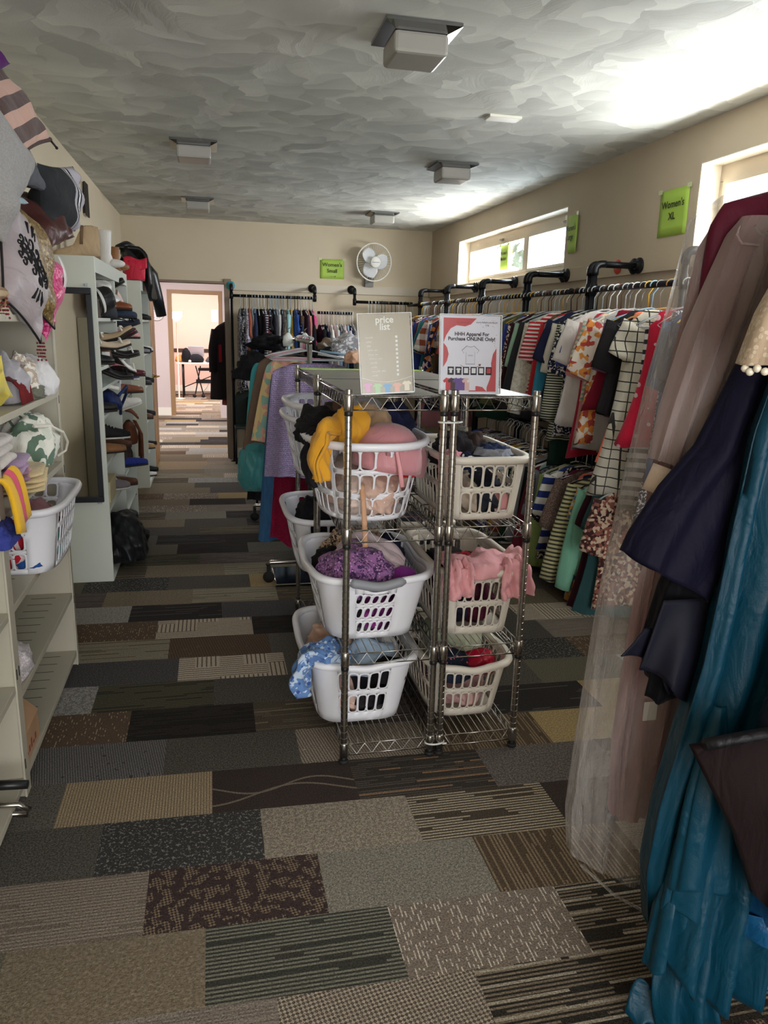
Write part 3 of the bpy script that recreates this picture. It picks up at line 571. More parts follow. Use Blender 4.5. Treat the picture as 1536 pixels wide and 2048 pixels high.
UP += rand_specs(17, 3, ('tee', 'sweater', 'blouse', 'cardigan'), .06, [PAL[i] for i in (0, 1, 2, 3, 4, 5, 10, 18, 19, 13, 9)])
UP += [sp('dark green sweater', 'sweater', (30, 82, 62), None, W_, .06, 1.05, 1, .5), sp('pale pink cotton blouse', 'blouse', (226, 190, 186), None, W_, .06, 1.0, 1, .45), sp('brick red sweater', 'sweater', (118, 40, 36), None, W_, .06, 1.0, 1, .45), sp('grey teal shirt', 'cardigan', (50, 66, 78), None, W_, .06, 1.0, 1, .4), sp('charcoal striped sweater', 'sweater', (56, 54, 58), 'wide', (200, 196, 196), .06, 1.0, 1, .4), sp('bright red tee', 'tee', (206, 44, 54), None, W_, .06, 1, 1, .4)]
UP += rand_specs(28, 8, ('tee', 'sweater', 'blouse', 'cardigan', 'dress'), .063)
rail(UP, (RX, 3.17, RZ), (0, 1, 0), 0, 'upper window rail', 'x', 4, (.12, .4), ('white plastic', 'black plastic', 'clear plastic', 'clear plastic', 'steel wire', 'pale blue plastic', 'yellow plastic', 'brown plastic'))
LOW = [sp('blush fringe print top', 'blouse', (150, 92, 80), 'multi', (220, 196, 170), .03, 1.0, 2.2, None, None, (70, 40, 40)), sp('teal velvet pants', 'longdress', (56, 92, 96), None, W_, .04, .72), sp('maroon long skirt', 'longdress', (66, 30, 42), None, W_, .06, .74, 1, .5), sp('white cuffed trousers', 'trousers', (214, 202, 186), None, W_, .03, .78, 1, .5), sp('mint cardigan', 'cardigan', (142, 208, 178), None, W_, .05, .8, 1, .5), sp('garden print dress', 'dress', (214, 150, 60), 'multi', (90, 120, 150), .06, .76, 1.8, .45, None, (208, 200, 180)),
       sp('yellow striped cardigan', 'cardigan', (206, 200, 150), 'hstripe', (70, 66, 60), .05, .85, 1, .45), sp('navy slip', 'tank', (32, 36, 66), None, W_, .05, .9), sp('coral blazer', 'sweater', (240, 128, 112), None, W_, .07, .75, 1, .62), sp('taupe lace top', 'blouse', (130, 108, 96), 'lace', (96, 78, 70), .05, .95), sp('berry dotted dress', 'dress', (108, 42, 66), 'dots', (200, 160, 170), .05, .72), sp('black swirl blouse', 'blouse', (36, 34, 38), 'floral', (206, 196, 186), .06, .9, .8, .5), sp('blue striped tee', 'tee', (46, 62, 130), 'wide', W_, .05, .9), sp('cream knit vest', 'tank', (206, 196, 170), None, W_, .05, .95), sp('lime linen shirt', 'cardigan', (156, 176, 104), None, W_, .06, .95, 1, .4),
       sp('grey chevron blouse', 'blouse', (120, 120, 126), 'vstripe', (70, 70, 76), .05, .95), sp('pale aqua sweater', 'sweater', (156, 188, 186), None, W_, .06, .95, 1, .45), sp('wine cardigan', 'cardigan', (104, 34, 48), None, W_, .05, 1.0), sp('black cropped jacket', 'cardigan', (30, 30, 34), None, W_, .05, .9)]
LOW += rand_specs(22, 21, ('tee', 'blouse', 'cardigan', 'sweater', 'skirt'), .062, None, (.9, 1.1))
rail(LOW, (RX - .05, 3.56, RL), (0, 1, 0), 0, 'lower window rail', 'x', 9, (.15, .45))
B1 = [sp('grey speckled cardigan', 'cardigan', (74, 76, 84), 'floral', (150, 152, 160), .0, 1.25), sp('black floral dress', 'dress', (40, 40, 48), 'floral', (180, 180, 190), .033, .9), sp('silver lilac blouse', 'blouse', (206, 206, 222), 'floral', (120, 110, 140), .033, 1.25), sp('rust print top', 'tee', (160, 84, 60), None, W_, .03, .8), sp('pale blue shirt', 'sweater', (176, 206, 214), None, W_, .03, 1.0), sp('navy denim jacket', 'cardigan', (44, 52, 78), None, W_, .035, .95), sp('black cardigan', 'cardigan', K_, None, W_, .033, 1), sp('pink trimmed black blouse', 'blouse', (44, 32, 40), None, W_, .033, 1), sp('navy zigzag sweater', 'sweater', (40, 42, 66), 'hstripe', (190, 190, 200), .033, 1), sp('red plaid shirt', 'cardigan', (150, 46, 40), 'plaid', K_, .033, .9, 1, None, None, (190, 170, 150)),
      sp('black beaded dress', 'dress', (36, 34, 40), 'dots', (200, 196, 200), .033, .8), sp('charcoal tee', 'tee', (60, 60, 66), None, W_, .03, 1), sp('grey sweater', 'sweater', (112, 112, 116), None, W_, .033, 1), sp('white linen blouse', 'blouse', (216, 216, 214), None, W_, .033, .95), sp('black lace top', 'blouse', K_, 'lace', (80, 76, 80), .033, .9), sp('tan leopard blouse', 'blouse', (140, 110, 84), 'floral', (50, 40, 34), .033, .95), sp('aqua shirt', 'sweater', (150, 200, 206), None, W_, .033, 1), sp('mustard tank', 'tank', (206, 158, 50), None, W_, .033, .9), sp('royal blue dress', 'dress', (36, 76, 150), None, W_, .045, .8), sp('navy dotted blouse', 'blouse', (40, 46, 76), 'dots', W_, .033, 1),
      sp('coffee brown jacket', 'cardigan', (82, 64, 52), None, W_, .033, .95), sp('dark plum sweater', 'sweater', (62, 40, 56), None, W_, .033, 1), sp('salmon blouse', 'blouse', (214, 140, 124), None, W_, .033, .95), sp('black wool coat', 'cardigan', (30, 30, 34), None, W_, .033, 1.05), sp('hot pink top', 'blouse', (226, 60, 134), None, W_, .035, .95)]
rail(B1, (.335, 8.82, 1.845), (1, 0, 0), PI / 2, 'tall rail beside the doorway', 'x', 2, (-.1, .1), ('clear plastic', 'white plastic', 'black plastic', 'pale blue plastic'))
rail(rand_specs(13, 31, ('tee', 'blouse', 'skirt'), .031, [PAL[i] for i in (0, 2, 5, 6, 8, 17, 16)]), (1.19, 8.82, 1.69), (1, 0, 0), PI / 2, 'low far rail', 'x', 12, (-.1, .1), ('clear plastic', 'white plastic'))
rail(rand_specs(14, 45, ('tee', 'blouse', 'sweater'), .04, [PAL[i] for i in (0, 1, 2, 3, 5, 8, 18)]), (1.74, 8.82, 1.82), (1, 0, 0), PI / 2, 'rail under the fan', 'x', 13, (-.1, .1), ('clear plastic', 'white plastic', 'black plastic', 'wooden'))
B2 = [sp('black skirt', 'skirt', K_, None, W_, .0, .9), sp('olive print skirt', 'skirt', (120, 104, 70), 'multi', (170, 150, 120), .05, .8, 1, None, None, (80, 50, 50)), sp('pink print skirt', 'skirt', (190, 120, 124), 'multi', (90, 70, 60), .05, .85, 1, None, None, (200, 180, 160)), sp('charcoal trousers', 'trousers', (50, 50, 54), None, W_, .05, .7), sp('black trousers', 'trousers', K_, None, W_, .05, .72), sp('navy trousers', 'trousers', (34, 40, 62), None, W_, .05, .72)]
rail(B2, (.42, 8.82, .95), (1, 0, 0), PI / 2, 'knee-high bar beside the doorway', 'x', 14, (-.1, .1))
# ------------------------------------------------------------------ chrome wire racks
CHROME = mat('chrome', (176, 172, 166), 0.22, 1.0); SLEEVE = mat('black_sleeve', (24, 24, 25), 0.4); RUBBER = mat('black_rubber', (30, 30, 30), 0.7)
LINER = mat('grey_liner', (108, 106, 100), 0.34, spec=0.45, var=0.25, vscale=5)
LEV = (1.315, 0.865, 0.415, 0.06)
def post_mesh(h):
    b = MB(); pr = [(.0, .03)]; z = .03
    while z < h - .01: pr += [(.0127, z), (.0127, z + .0205), (.0112, z + .0215), (.0112, z + .0245)]; z += .0254
    pr += [(.0127, z), (.0127, h), (.0, h + .003)]; b.lathe(pr, 14); b.sharp = .5; return b.mesh('post')
PM = post_mesh(1.345); PM.materials.append(CHROME)
def foot_mb(x, y): b = MB(); b.lathe([(.0, 0), (.017, 0), (.018, .012), (.011, .014), (.011, .034)], 12, (x, y, 0)); return b
def wire_shelf(W, D, z):
    b = MB(); r = .0028; zt, zb = z + .012, z - .03
    for zz in (zt, zb): b.tube([(0, 0, zz), (W, 0, zz), (W, D, zz), (0, D, zz)], r, 6, closed=True)
    def truss(p, q, n):
        p, q = Vector(p), Vector(q); pts = []
        for i in range(2 * n + 1):
            a = p.lerp(q, i / (2 * n)); a.z = zt if i % 2 == 0 else zb; pts.append(a)
        b.tube(pts, .002, 5)
    truss((.02, 0, 0), (W - .02, 0, 0), 5); truss((.02, D, 0), (W - .02, D, 0), 5); truss((0, .02, 0), (0, D - .02, 0), 12); truss((W, .02, 0), (W, D - .02, 0), 12)
    n = int(W / .026)
    for i in range(1, n): b.tube([(W * i / n, 0, zt + .002), (W * i / n, D, zt + .002)], .0018, 5)
    for k in (.25, .5, .75): b.tube([(0, D * k, zt - .004), (W, D * k, zt - .004)], r, 6)
    for x in (0, W):
        for y in (0, D): b.lathe([(.0145, z - .035), (.0165, z - .03), (.0165, z + .018), (.0145, z + .022)], 12, (x, y, 0))
    return b
def wire_rack(label, x, y, W, D, liner=None):
    t = thing('wire_rack', label, 'rack', (x, y, 0), 0, 'chrome wire racks')
    for px in (0, W):
        for py in (0, D):
            o = put('post', PM, t); o.location = (px, py, 0)
            for z in LEV: s = MB(); s.lathe([(.0128, z - .05), (.0142, z - .048), (.0142, z - .036), (.0128, z - .034)], 10); s.build('clip', SLEEVE, o)
            foot_mb(0, 0).build('levelling_foot', RUBBER, o)
    for z in LEV: wire_shelf(W, D, z).build('shelf', CHROME, t)
    if liner:
        l = MB(); l.box((.012, .004, LEV[0] + .0165), (W - .012, D - .004, LEV[0] + .019)); l.build('shelf_liner', LINER, t)
    return t
RKX = (0.432, 0.793); RKW = (0.325, 0.292); RY = (2.437, 3.205); RD = 0.735
wire_rack('chrome wire rack carrying the pale price list on its top shelf', RKX[0], RY[0], RKW[0], RD, 1)
wire_rack('chrome wire rack carrying the red bordered apparel poster on its top shelf', RKX[1], RY[0], RKW[1], RD, 1)
wire_rack('chrome wire rack behind the price list, next to the lilac crochet blanket', RKX[0], RY[1], RKW[0], RD, 1)
wire_rack('chrome wire rack behind the apparel poster, beside the hanging clothes', RKX[1], RY[1], RKW[1], RD, 1)
for k, z in enumerate((.05, 1.245)):
    b = MB(); b.tube([(.775 + .036 * math.cos(a), 2.437 + .02 * math.sin(a), z) for a in [i * PI / 8 for i in range(16)]], .0032, 6, closed=True)
    b.tube([(.80, 2.417, z), (.815, 2.412, z + .004)], .003, 6)
    tag(b.build('cable_tie', HM['white plastic']), 'white cable tie strapping the two front rack posts together ' + ('at the bottom shelf' if k == 0 else 'below the top shelf'), 'cable tie')
b = MB(); b.box((0, 0, 0), (.62, .10, .0015)); o = b.build('green_paper', mat('lime_paper', (176, 214, 96), 0.7)); o.location = (.44, 3.83, LEV[0] + .0191); tag(o, 'lime green paper strip lying across the far end of the rack tops', 'paper')

# ------------------------------------------------------------------ laundry baskets
BW = mat('basket_white', (238, 238, 244), 0.38, spec=0.5); BI = mat('basket_ivory', (228, 220, 206), 0.42, spec=0.45); BG = mat('grip_grey', (140, 142, 148), 0.5)
def perim(n_exp):
    """unit superellipse by arc length: fn(s) -> (x, y)"""
    pts = []
    for i in range(721):
        a = 2 * PI * i / 720 - PI * .75; ca, sa = math.cos(a), math.sin(a); pts.append((math.copysign(abs(ca) ** (2 / n_exp), ca), math.copysign(abs(sa) ** (2 / n_exp), sa)))
    P = np.array(pts); d = np.r_[0, np.cumsum(np.linalg.norm(np.diff(P * np.array([1, 1.45]), axis=0), axis=1))]; d /= d[-1]
    return lambda s: (float(np.interp(s % 1.0, d, P[:, 0])), float(np.interp(s % 1.0, d, P[:, 1])))
def basket(label, loc, rz, W, L, H, m, n_exp=5.0, taper=.8, rows=((.12, .46), (.52, .86)), nf=5, ns=8, lean=0.0, corner=.035, grip=None, sag=0.0, group='laundry baskets', tilt=0.0, thin=.78):
    t = thing('laundry_basket', label, 'basket', loc, (tilt, 0, rz), group); P = perim(n_exp); e = 2.5
    def pos(s, v, out=0.0):
        x, y = P(s); k = taper + (1 - taper) * v; dip = -sag * (math.exp(-(y / .3) ** 2) if abs(x) > abs(y) else math.exp(-(x / .3) ** 2)) * max(0, v - .55) * 2.2
        return (x * (W / 2 * k + out), y * (L / 2 * k + out), v * H + dip)
    b = MB(); cells = []
    # walls in order from s=0: front (y-), side (x+), back (y+), side (x-)
    per = np.array([W, L, W, L]) ; fr = np.r_[0, np.cumsum([1, 1.45, 1, 1.45]) / 4.9]
    for w in range(4):
        s0, s1 = fr[w], fr[w + 1]; c = corner * (1 if w % 2 == 0 else .8); n = nf if w % 2 == 0 else ns
        cells.append((s0, s0 + c, None, w, 0)); cells.append((s1 - c, s1, None, w, 0)); a0, a1 = s0 + c, s1 - c
        for i in range(n): cells.append((a0 + (a1 - a0) * i / n, a0 + (a1 - a0) * (i + 1) / n, 1, w, i))
    NP = 28
    for (a, c, hole, w, ci) in cells:
        if hole is None:
            b.grid(lambda u, v: pos(a + (c - a) * u, v), 4, 9); continue
        edges = [0.0]
        for r0, r1 in rows: edges += [r0, r1]
        edges.append(1.0)
        for j in range(len(edges) - 1):
            v0, v1 = edges[j], edges[j + 1]
            big = grip and w == 0 and j == len(edges) - 2 and 1 <= ci <= nf - 2
            if big and ci > 1: continue
            if j % 2 == 0 and not big: b.grid(lambda u, v: pos(a + (c - a) * u, v0 + (v1 - v0) * v), 3, 3); continue
            outer = []; inner = []; c_ = c
            if big: c = a + (c - a) * (nf - 2)
            for k in range(NP):
                q = 2 * PI * k / NP; ca, sa = math.cos(q), math.sin(q); mx = max(abs(ca), abs(sa)); ou, ov = ca / mx, sa / mx
                ex = .45 if not lean else .8; iu = math.copysign(abs(ca) ** ex, ca) * thin; iv = math.copysign(abs(sa) ** ex, sa) * (.92 if not lean else .8); iu = iu * (1 if not lean else .8) + lean * iv * .5
                if big: iu, iv = ca * .78, sa * .62 - .12 * ca * ca + .1
                outer.append(pos(a + (c - a) * (ou + 1) / 2, v0 + (v1 - v0) * (ov + 1) / 2)); inner.append(pos(a + (c - a) * (min(.97, max(-.97, iu)) + 1) / 2, v0 + (v1 - v0) * (iv + 1) / 2))
            b.add(outer + inner, [(k, (k + 1) % NP, NP + (k + 1) % NP, NP + k) for k in range(NP)])
    ring = [pos(i / 64, 0) for i in range(64)]; inn = [pos(i / 64, 0) for i in range(64)]; inn = [(x * .93, y * .93, .012) for x, y, z in inn]
    b.add(ring + inn, [(i, 64 + i, 64 + (i + 1) % 64, (i + 1) % 64) for i in range(64)] + [tuple(range(64, 128))])
    me = b.mesh('basket_wall'); bm = bmesh.new(); bm.from_mesh(me); bmesh.ops.remove_doubles(bm, verts=bm.verts, dist=.0004); bmesh.ops.recalc_face_normals(bm, faces=bm.faces); bm.to_mesh(me); bm.free(); me.materials.append(m)
    put('basket_wall', me, t, solid=.0035)
    r = MB(); prof = [(-.004, -.022), (.004, -.024), (.016, -.018), (.02, -.006), (.016, .003), (.006, .006), (-.004, .003), (-.007, -.006)]; N = 96; vs = []
    for i in range(N):
        s = i / N; 
        for du, dz in prof: x, y, z = pos(s, 1.0, du); vs.append((x, y, z + dz))
    r.add(vs, [(i * 8 + k, i * 8 + (k + 1) % 8, ((i + 1) % N) * 8 + (k + 1) % 8, ((i + 1) % N) * 8 + k) for i in range(N) for k in range(8)]); r.build('rim', m, t)
    if grip:
        for sgn in ((-1,) if grip == 1 else (-1, 1)):
            g = MB(); pts = [pos(.102 + (i - 6) * .0085, 1.0, .010) if sgn < 0 else pos(.602 + (i - 6) * .0085, 1.0, .010) for i in range(13)]; g.tube([(x, y, z - .008) for x, y, z in pts], [.01] + [.0175] * 11 + [.01], 10); g.build('grip', BG, t)
    return t
def cloth(name, label, loc, rot, r, m, seed, cat='clothes', group=None, fold=.22, level=4, k=2.6, flat=.35, box=0.0):
    o = crumple(r[0], r[1], r[2], seed, fold, level, k, flat, box).build(name, m); o.location = loc; o.rotation_euler = rot if hasattr(rot, '__len__') else (0, 0, rot); return tag(o, label, cat, group)
def drape(name, label, pts, width, m, seed, cat='clothes', thick=.006, across=(1, 0, 0), wav=.012, group=None, widths=None, nu=22, nv=30):
    """a strip of cloth that follows a path, its width along 'across', with gathered folds"""
    pts = [Vector(p) for p in pts]; A = Vector(across).normalized(); r = random.Random(seed); p1, p2 = r.random() * 6, r.random() * 6; b = MB()
    ln = [0];
    for i in range(len(pts) - 1): ln.append(ln[-1] + (pts[i + 1] - pts[i]).length)
    def at(v):
        d = v * ln[-1]
        for i in range(len(pts) - 1):
            if d <= ln[i + 1] + 1e-9: u = (d - ln[i]) / max(1e-9, ln[i + 1] - ln[i]); return pts[i].lerp(pts[i + 1], u), (pts[i + 1] - pts[i]).normalized()
        return pts[-1], (pts[-1] - pts[-2]).normalized()
    def fn(u, v):
        p, d = at(v); p0, _ = at(max(0, v - .04)); p2_, _ = at(min(1, v + .04)); p = (p * 2 + p0 + p2_) / 4; n = A.cross((p2_ - p0).normalized()); n = n.normalized() if n.length > 1e-6 else Vector((0, 0, 1))
        w = (width if widths is None else widths[0] + (widths[1] - widths[0]) * v); x = (u - .5) * w * (1 + .05 * math.sin(9 * v + p1))
        return p + A * x + n * (wav * (math.sin(u * 13 + p1 + 2 * v) + .6 * math.sin(u * 27 + p2 - 3 * v) + .5 * math.sin(v * 17 + 4 * u)))
    b.grid(fn, nu, nv); return tag(b.build(name, m, solid=thick), label, cat, group)
SX = .00
# one basket per shelf bay; the rims overhang the open sides of the racks
oval = basket('white oval basket under the price list, piled with bras', (.548, 2.80, .879), 0, .43, .66, .285, BW, 2.5, .74, ((.06, .30), (.36, .62), (.67, .93)), 6, 9, corner=.004, thin=.86)
b_tr = basket('ivory square-cornered basket on the upper shelf under the apparel poster', (.955, 2.78, .879), 0, .315, .58, .232, BI, 6, .86, ((.10, .45), (.52, .88)), 5, 9, corner=.028)
b_ml = basket('white basket with grey grip and slanted oval holes, on the middle shelf', (.56, 2.80, .429), 0, .44, .62, .255, BW, 4.2, .76, ((.10, .29), (.34, .53), (.58, .77)), 5, 9, lean=.8, corner=.06, grip=1, sag=.02)
b_mr = basket('ivory basket with a pink ruffled top spilling over its rim', (.958, 2.79, .429), 0, .32, .6, .262, BI, 5, .84, ((.12, .46), (.53, .84)), 6, 9, corner=.03)
b_bl = basket('white basket near the floor with a blue floral cloth hanging out', (.53, 2.83, .074), 0, .42, .6, .27, BW, 4.5, .78, ((.16, .46), (.54, .86)), 5, 8, corner=.045, sag=.015)
b_br = basket('ivory basket near the floor holding a red satin top', (.945, 2.82, .074), 0, .34, .62, .24, BI, 4.5, .8, ((.14, .46), (.54, .86)), 6, 9, corner=.03, sag=.015)
basket('white basket of black and white clothes on the second rack by the crimson wrap', (.545, 3.57, .429), 0, .43, .62, .27, BW, 4, .76, ((.08, .34), (.39, .63), (.68, .92)), 6, 10, corner=.03)
basket('empty white basket stacked highest on the second wire rack', (.545, 3.57, .94), 0, .41, .6, .27, BW, 3, .76, ((.08, .34), (.39, .63), (.68, .92)), 6, 10, corner=.02)
basket('white basket nested under the empty one on the second wire rack', (.545, 3.57, .879), 0, .43, .62, .27, BW, 3, .76, ((.08, .34), (.39, .63), (.68, .92)), 6, 10, corner=.02)
basket('ivory basket on the second rack behind the pink ruffled top', (.955, 3.56, .429), 0, .32, .6, .25, BI, 5, .84, ((.12, .46), (.53, .84)), 6, 9, corner=.03)
basket('ivory basket low on the second rack behind the red satin top', (.955, 3.56, .074), 0, .32, .6, .25, BI, 5, .84, ((.12, .46), (.53, .84)), 6, 9, corner=.03)
# --- oval basket of bras
Z = .889
cloth('underwear_heap', 'nude and champagne underwear filling the oval basket, seen through its slots', (.548, 2.78, Z), 0, (.165, .27, .12), fabric((206, 172, 156), 'multi', (226, 204, 192), .25, .5, .15, (190, 150, 134)), 3, 'clothes', None, .14, 5, 4, .6)
cloth('bra', 'pale nude bra cup pressed against the front slots of the oval basket', (.575, 2.615, Z + .02), 0, (.075, .045, .07), fabric((222, 188, 172), None, W_, 1, .45), 12, 'bra', None, .05, 4, 2, .9)
br = thing('bra', 'large dusty pink molded bra on top of the oval basket', 'bra', (.60, 2.605, Z + .175), (-.25, .0, 0)); PB = fabric((206, 142, 148), None, W_, 1, .4, .3)
for k, (x, y, r_, h, ry) in enumerate(((.0, 0, .125, .155, .15), (.085, .10, .085, .11, .4))):
    c = MB(); prof = [(r_ * math.cos(a) ** .8 if a < PI / 2 - .01 else .0005, h * math.sin(a)) for a in [i * PI / 2 / 12 for i in range(13)]]; c.lathe(prof, 30, (x, y, 0), Euler((.25, ry, 0)).to_matrix()); c.build('cup', PB, br, solid=.006)
s = MB(); s.tube([(-.02, -.13, .03), (-.02, -.15, .06), (0, -.155, .065), (.01, -.14, .03), (.015, -.145, -.01), (.02, -.15, -.08)], .004, 6, sx=2); s.build('strap', fabric((226, 158, 164), None, W_, 1, .4), br)
drape('mustard_jumper', 'mustard yellow knit top hanging over the side rim of the oval basket', [(.50, 2.70, 1.235), (.445, 2.62, 1.235), (.385, 2.56, 1.215), (.355, 2.52, 1.17), (.35, 2.50, 1.10), (.352, 2.49, 1.04)], .11, fabric((222, 160, 44), None, W_, 1), 5, 'shirt', .012, (.35, .93, .1), .018, None, (.17, .07))
cloth('mustard_scarf', 'mustard knit sleeve tucked behind the rack post beside the pink bra', (.475, 2.62, 1.15), .4, (.075, .06, .10), fabric((216, 156, 44), None, W_, 1), 25, 'clothes', None, .25, 4)
cloth('black_vest', 'black top slumped over the rack side of the oval basket', (.40, 2.86, 1.12), 0, (.12, .16, .095), fabric(K_), 7, 'clothes', None, .3, 4)
drape('black_camisole', 'black camisole straps dangling outside the oval basket', [(.42, 2.76, 1.19), (.345, 2.72, 1.18), (.325, 2.70, 1.08), (.345, 2.69, .98)], .12, fabric((34, 32, 36)), 8, 'clothes', .006, (.1, 1, 0), .01)
cloth('tan_blouse', 'beige blouse heaped at the back of the oval basket', (.60, 2.88, 1.13), .3, (.13, .12, .10), fabric((202, 168, 132)), 9, 'clothes', None, .28, 4)
cloth('navy_shirt', 'navy shirt bunched beside the beige blouse in the oval basket', (.69, 2.92, 1.12), 0, (.09, .16, .11), fabric((42, 46, 78)), 10, 'clothes', None, .3, 4)
cloth('brown_wrap', 'brown and cream wrap lying at the far end of the oval basket', (.48, 3.0, 1.12), 0, (.13, .12, .10), fabric((112, 86, 66), 'multi', (60, 46, 40), .4, .8, .1, (206, 190, 168)), 11, 'clothes', None, .3, 4)
cloth('red_camisole', 'bright red satin camisole squeezed against the slots beside the pink bra', (.68, 2.66, 1.02), 0, (.045, .09, .08), fabric((206, 40, 50), None, W_, 1, .4), 13, 'clothes', None, .2, 4, 4)
drape('pink_ribbon_strap', 'thin beige strap hanging down through the oval basket', [(.50, 2.535, 1.02), (.50, 2.50, .96), (.505, 2.49, .86), (.507, 2.488, .80)], .018, fabric((206, 158, 124), None, W_, 1, .5), 14, 'clothes', .003, (1, 0, 0), .001, None, None, 4, 14)
# --- upper basket under the poster
Z = .889
cloth('jeans_heap', 'mixed dark and cream clothes packed inside the square-cornered basket', (.955, 2.76, Z), 0, (.128, .25, .10), fabric((44, 46, 56), 'multi', (206, 190, 172), .22, .8, .1, (84, 36, 44)), 15, 'clothes', None, .16, 5, 4, .6)
for nm, lb, p, r_, m_, sd in (('black_leggings', 'black leggings piled beside the rack post in the square-cornered basket', (.87, 2.66, 1.06), (.075, .10, .085), fabric((34, 30, 34)), 16), ('plaid_shirt', 'blue and white plaid shirt on top of the square-cornered basket', (1.0, 2.60, 1.055), (.085, .075, .07), fabric((52, 62, 96), 'plaid', (206, 208, 212), 2.2, .8, .1, (36, 40, 60)), 17), ('brown_hoodie', 'dark brown hoodie in the middle of the square-cornered basket', (.95, 2.74, 1.07), (.09, .10, .075), fabric((58, 44, 40)), 18), ('camouflage_scarf', 'olive mottled scarf on the heap behind the square-cornered basket rim', (.93, 2.86, 1.09), (.085, .07, .065), fabric((112, 102, 84), 'camo', (60, 56, 46), 2.5), 19), ('pink_dotted_top', 'pink and white dotted top peeking out beside the post under the poster', (.84, 2.58, 1.05), (.05, .05, .06), fabric((226, 150, 160), 'dots', W_, 1.6), 20), ('navy_dotted_sock', 'navy sock with white spots at the front rim of the square-cornered basket', (.885, 2.55, 1.06), (.05, .035, .045), fabric((30, 36, 66), 'dots', W_, 1.5), 21)):
    cloth(nm, lb, p, sd * .7, r_, m_, sd, 'clothes', None, .3, 4, 3.4)
cloth('baby_pink_sock', 'baby pink rolled socks behind the corner slots of the square-cornered basket', (1.03, 2.575, .905), 0, (.038, .035, .05), fabric((232, 164, 164)), 22, 'socks', None, .15, 4)
# --- slanted-hole basket
Z = .44
cloth('purple_filling', 'purple and black clothes filling the slanted-hole basket', (.56, 2.80, Z), 0, (.168, .26, .10), fabric((120, 36, 112), 'multi', (36, 32, 42), .22, .7, .1, (150, 206, 210)), 23, 'clothes', None, .12, 5, 4, .6)
cloth('geometric_blouse', 'purple blouse with a fine black lattice print in the slanted-hole basket', (.52, 2.68, .575), .5, (.165, .145, .13), fabric((146, 98, 150), 'floral', (66, 40, 84), 1.7, .8, .15, (196, 150, 180)), 24, 'shirt', None, .18, 5, 2.4)
drape('lilac_pajama', 'pale lilac pajama top folded across the slanted-hole basket', [(.44, 2.72, .70), (.52, 2.78, .735), (.62, 2.72, .715), (.69, 2.66, .655)], .15, fabric((206, 186, 190)), 26, 'shirt', .02, (.3, .9, .2), .012)
cloth('leopard_scarf', 'leopard print scarf at the back of the slanted-hole basket', (.55, 2.93, .60), 0, (.15, .09, .115), fabric((196, 166, 136), 'floral', (46, 38, 34), 2.0), 27, 'scarf', None, .22, 4)
cloth('black_sweater', 'black sweater beside the purple blouse in the slanted-hole basket', (.45, 2.80, .60), 0, (.10, .14, .08), fabric((30, 28, 32)), 28, 'clothes', None, .25, 4)
cloth('violet_cuff', 'bright violet rolled cuff in the front corner of the slanted-hole basket', (.675, 2.60, .61), .4, (.06, .06, .055), fabric((124, 30, 128), None, W_, 1, .5), 29, 'clothes', None, .18, 4)
cloth('navy_hoodie', 'navy hoodie in the far corner of the slanted-hole basket', (.68, 2.92, .61), 0, (.08, .12, .085), fabric((34, 38, 66)), 30, 'clothes', None, .25, 4)
# --- ruffled top basket
cloth('maroon_filling', 'dark maroon and navy clothes inside the ruffled-top basket', (.958, 2.80, .44), 0, (.128, .25, .10), fabric((84, 28, 48), 'multi', (40, 38, 56), .22, .7, .1, (206, 190, 186)), 31, 'clothes', None, .12, 5, 4, .6)
cloth('rose_print_dress', 'red and black rose print dress in the ruffled-top basket', (.985, 2.74, .585), .3, (.11, .085, .085), fabric((150, 30, 42), 'floral', (34, 24, 28), 1.0, .8, .1, (216, 60, 60)), 32, 'clothes', None, .22, 4)
cloth('black_knit', 'black knit lying behind the rose print dress', (.92, 2.86, .58), 0, (.10, .12, .07), fabric(K_), 33, 'clothes', None, .25, 4)
pk = fabric((232, 168, 172), None, W_, 1, .7)
drape('pink_ruffled_top', 'baby pink ruffled top draped over the front rim of the basket', [(.99, 2.70, .70), (.97, 2.60, .715), (.965, 2.52, .715), (.965, 2.485, .705), (.965, 2.478, .665)], .32, pk, 34, 'shirt', .01, (1, 0, .05), .012)
for k, (x, ln) in enumerate(((.845, .11), (1.075, .115))):
    drape('pink_ruffle_sleeve', 'baby pink gathered sleeve hanging down the front of the basket ' + ('beside the middle posts' if k == 0 else 'beside the outer post'), [(x, 2.53, .72), (x, 2.475, .712), (x - .005, 2.465, .66), (x, 2.462, .71 - ln)], .10, pk, 35 + k, 'shirt', .008, (1, 0, .1), .014, None, (.09, .13))
# --- floor baskets
cloth('pajama_filling', 'black and beige clothes inside the basket with the blue floral cloth', (.53, 2.83, .084), 0, (.16, .25, .10), fabric((38, 34, 38), 'multi', (224, 190, 176), .2, .7, .1, (46, 40, 44)), 38, 'clothes', None, .12, 5, 4, .6)
cloth('peach_nightgown', 'peach ruffled nightgown at the back of the floor basket', (.47, 2.86, .215), 0, (.12, .14, .13), fabric((226, 188, 166)), 39, 'clothes', None, .3, 5, 3.4)
cloth('sky_blue_shirt', 'sky blue shirt lying along the floor basket', (.57, 2.72, .225), .2, (.13, .10, .10), fabric((176, 198, 220)), 40, 'shirt', None, .22, 4)
cloth('white_tank', 'crumpled white tank top beside the sky blue shirt', (.66, 2.80, .235), 0, (.05, .13, .085), fabric((226, 222, 218)), 41, 'shirt', None, .25, 4)
cloth('black_bodysuit', 'black bodysuit in the front corner of the floor basket', (.635, 2.62, .225), 0, (.075, .06, .07), fabric((28, 26, 30)), 42, 'clothes', None, .22, 4)
bf = fabric((96, 132, 186), 'floral', (190, 206, 226), .8, .7, .1, (58, 84, 150))
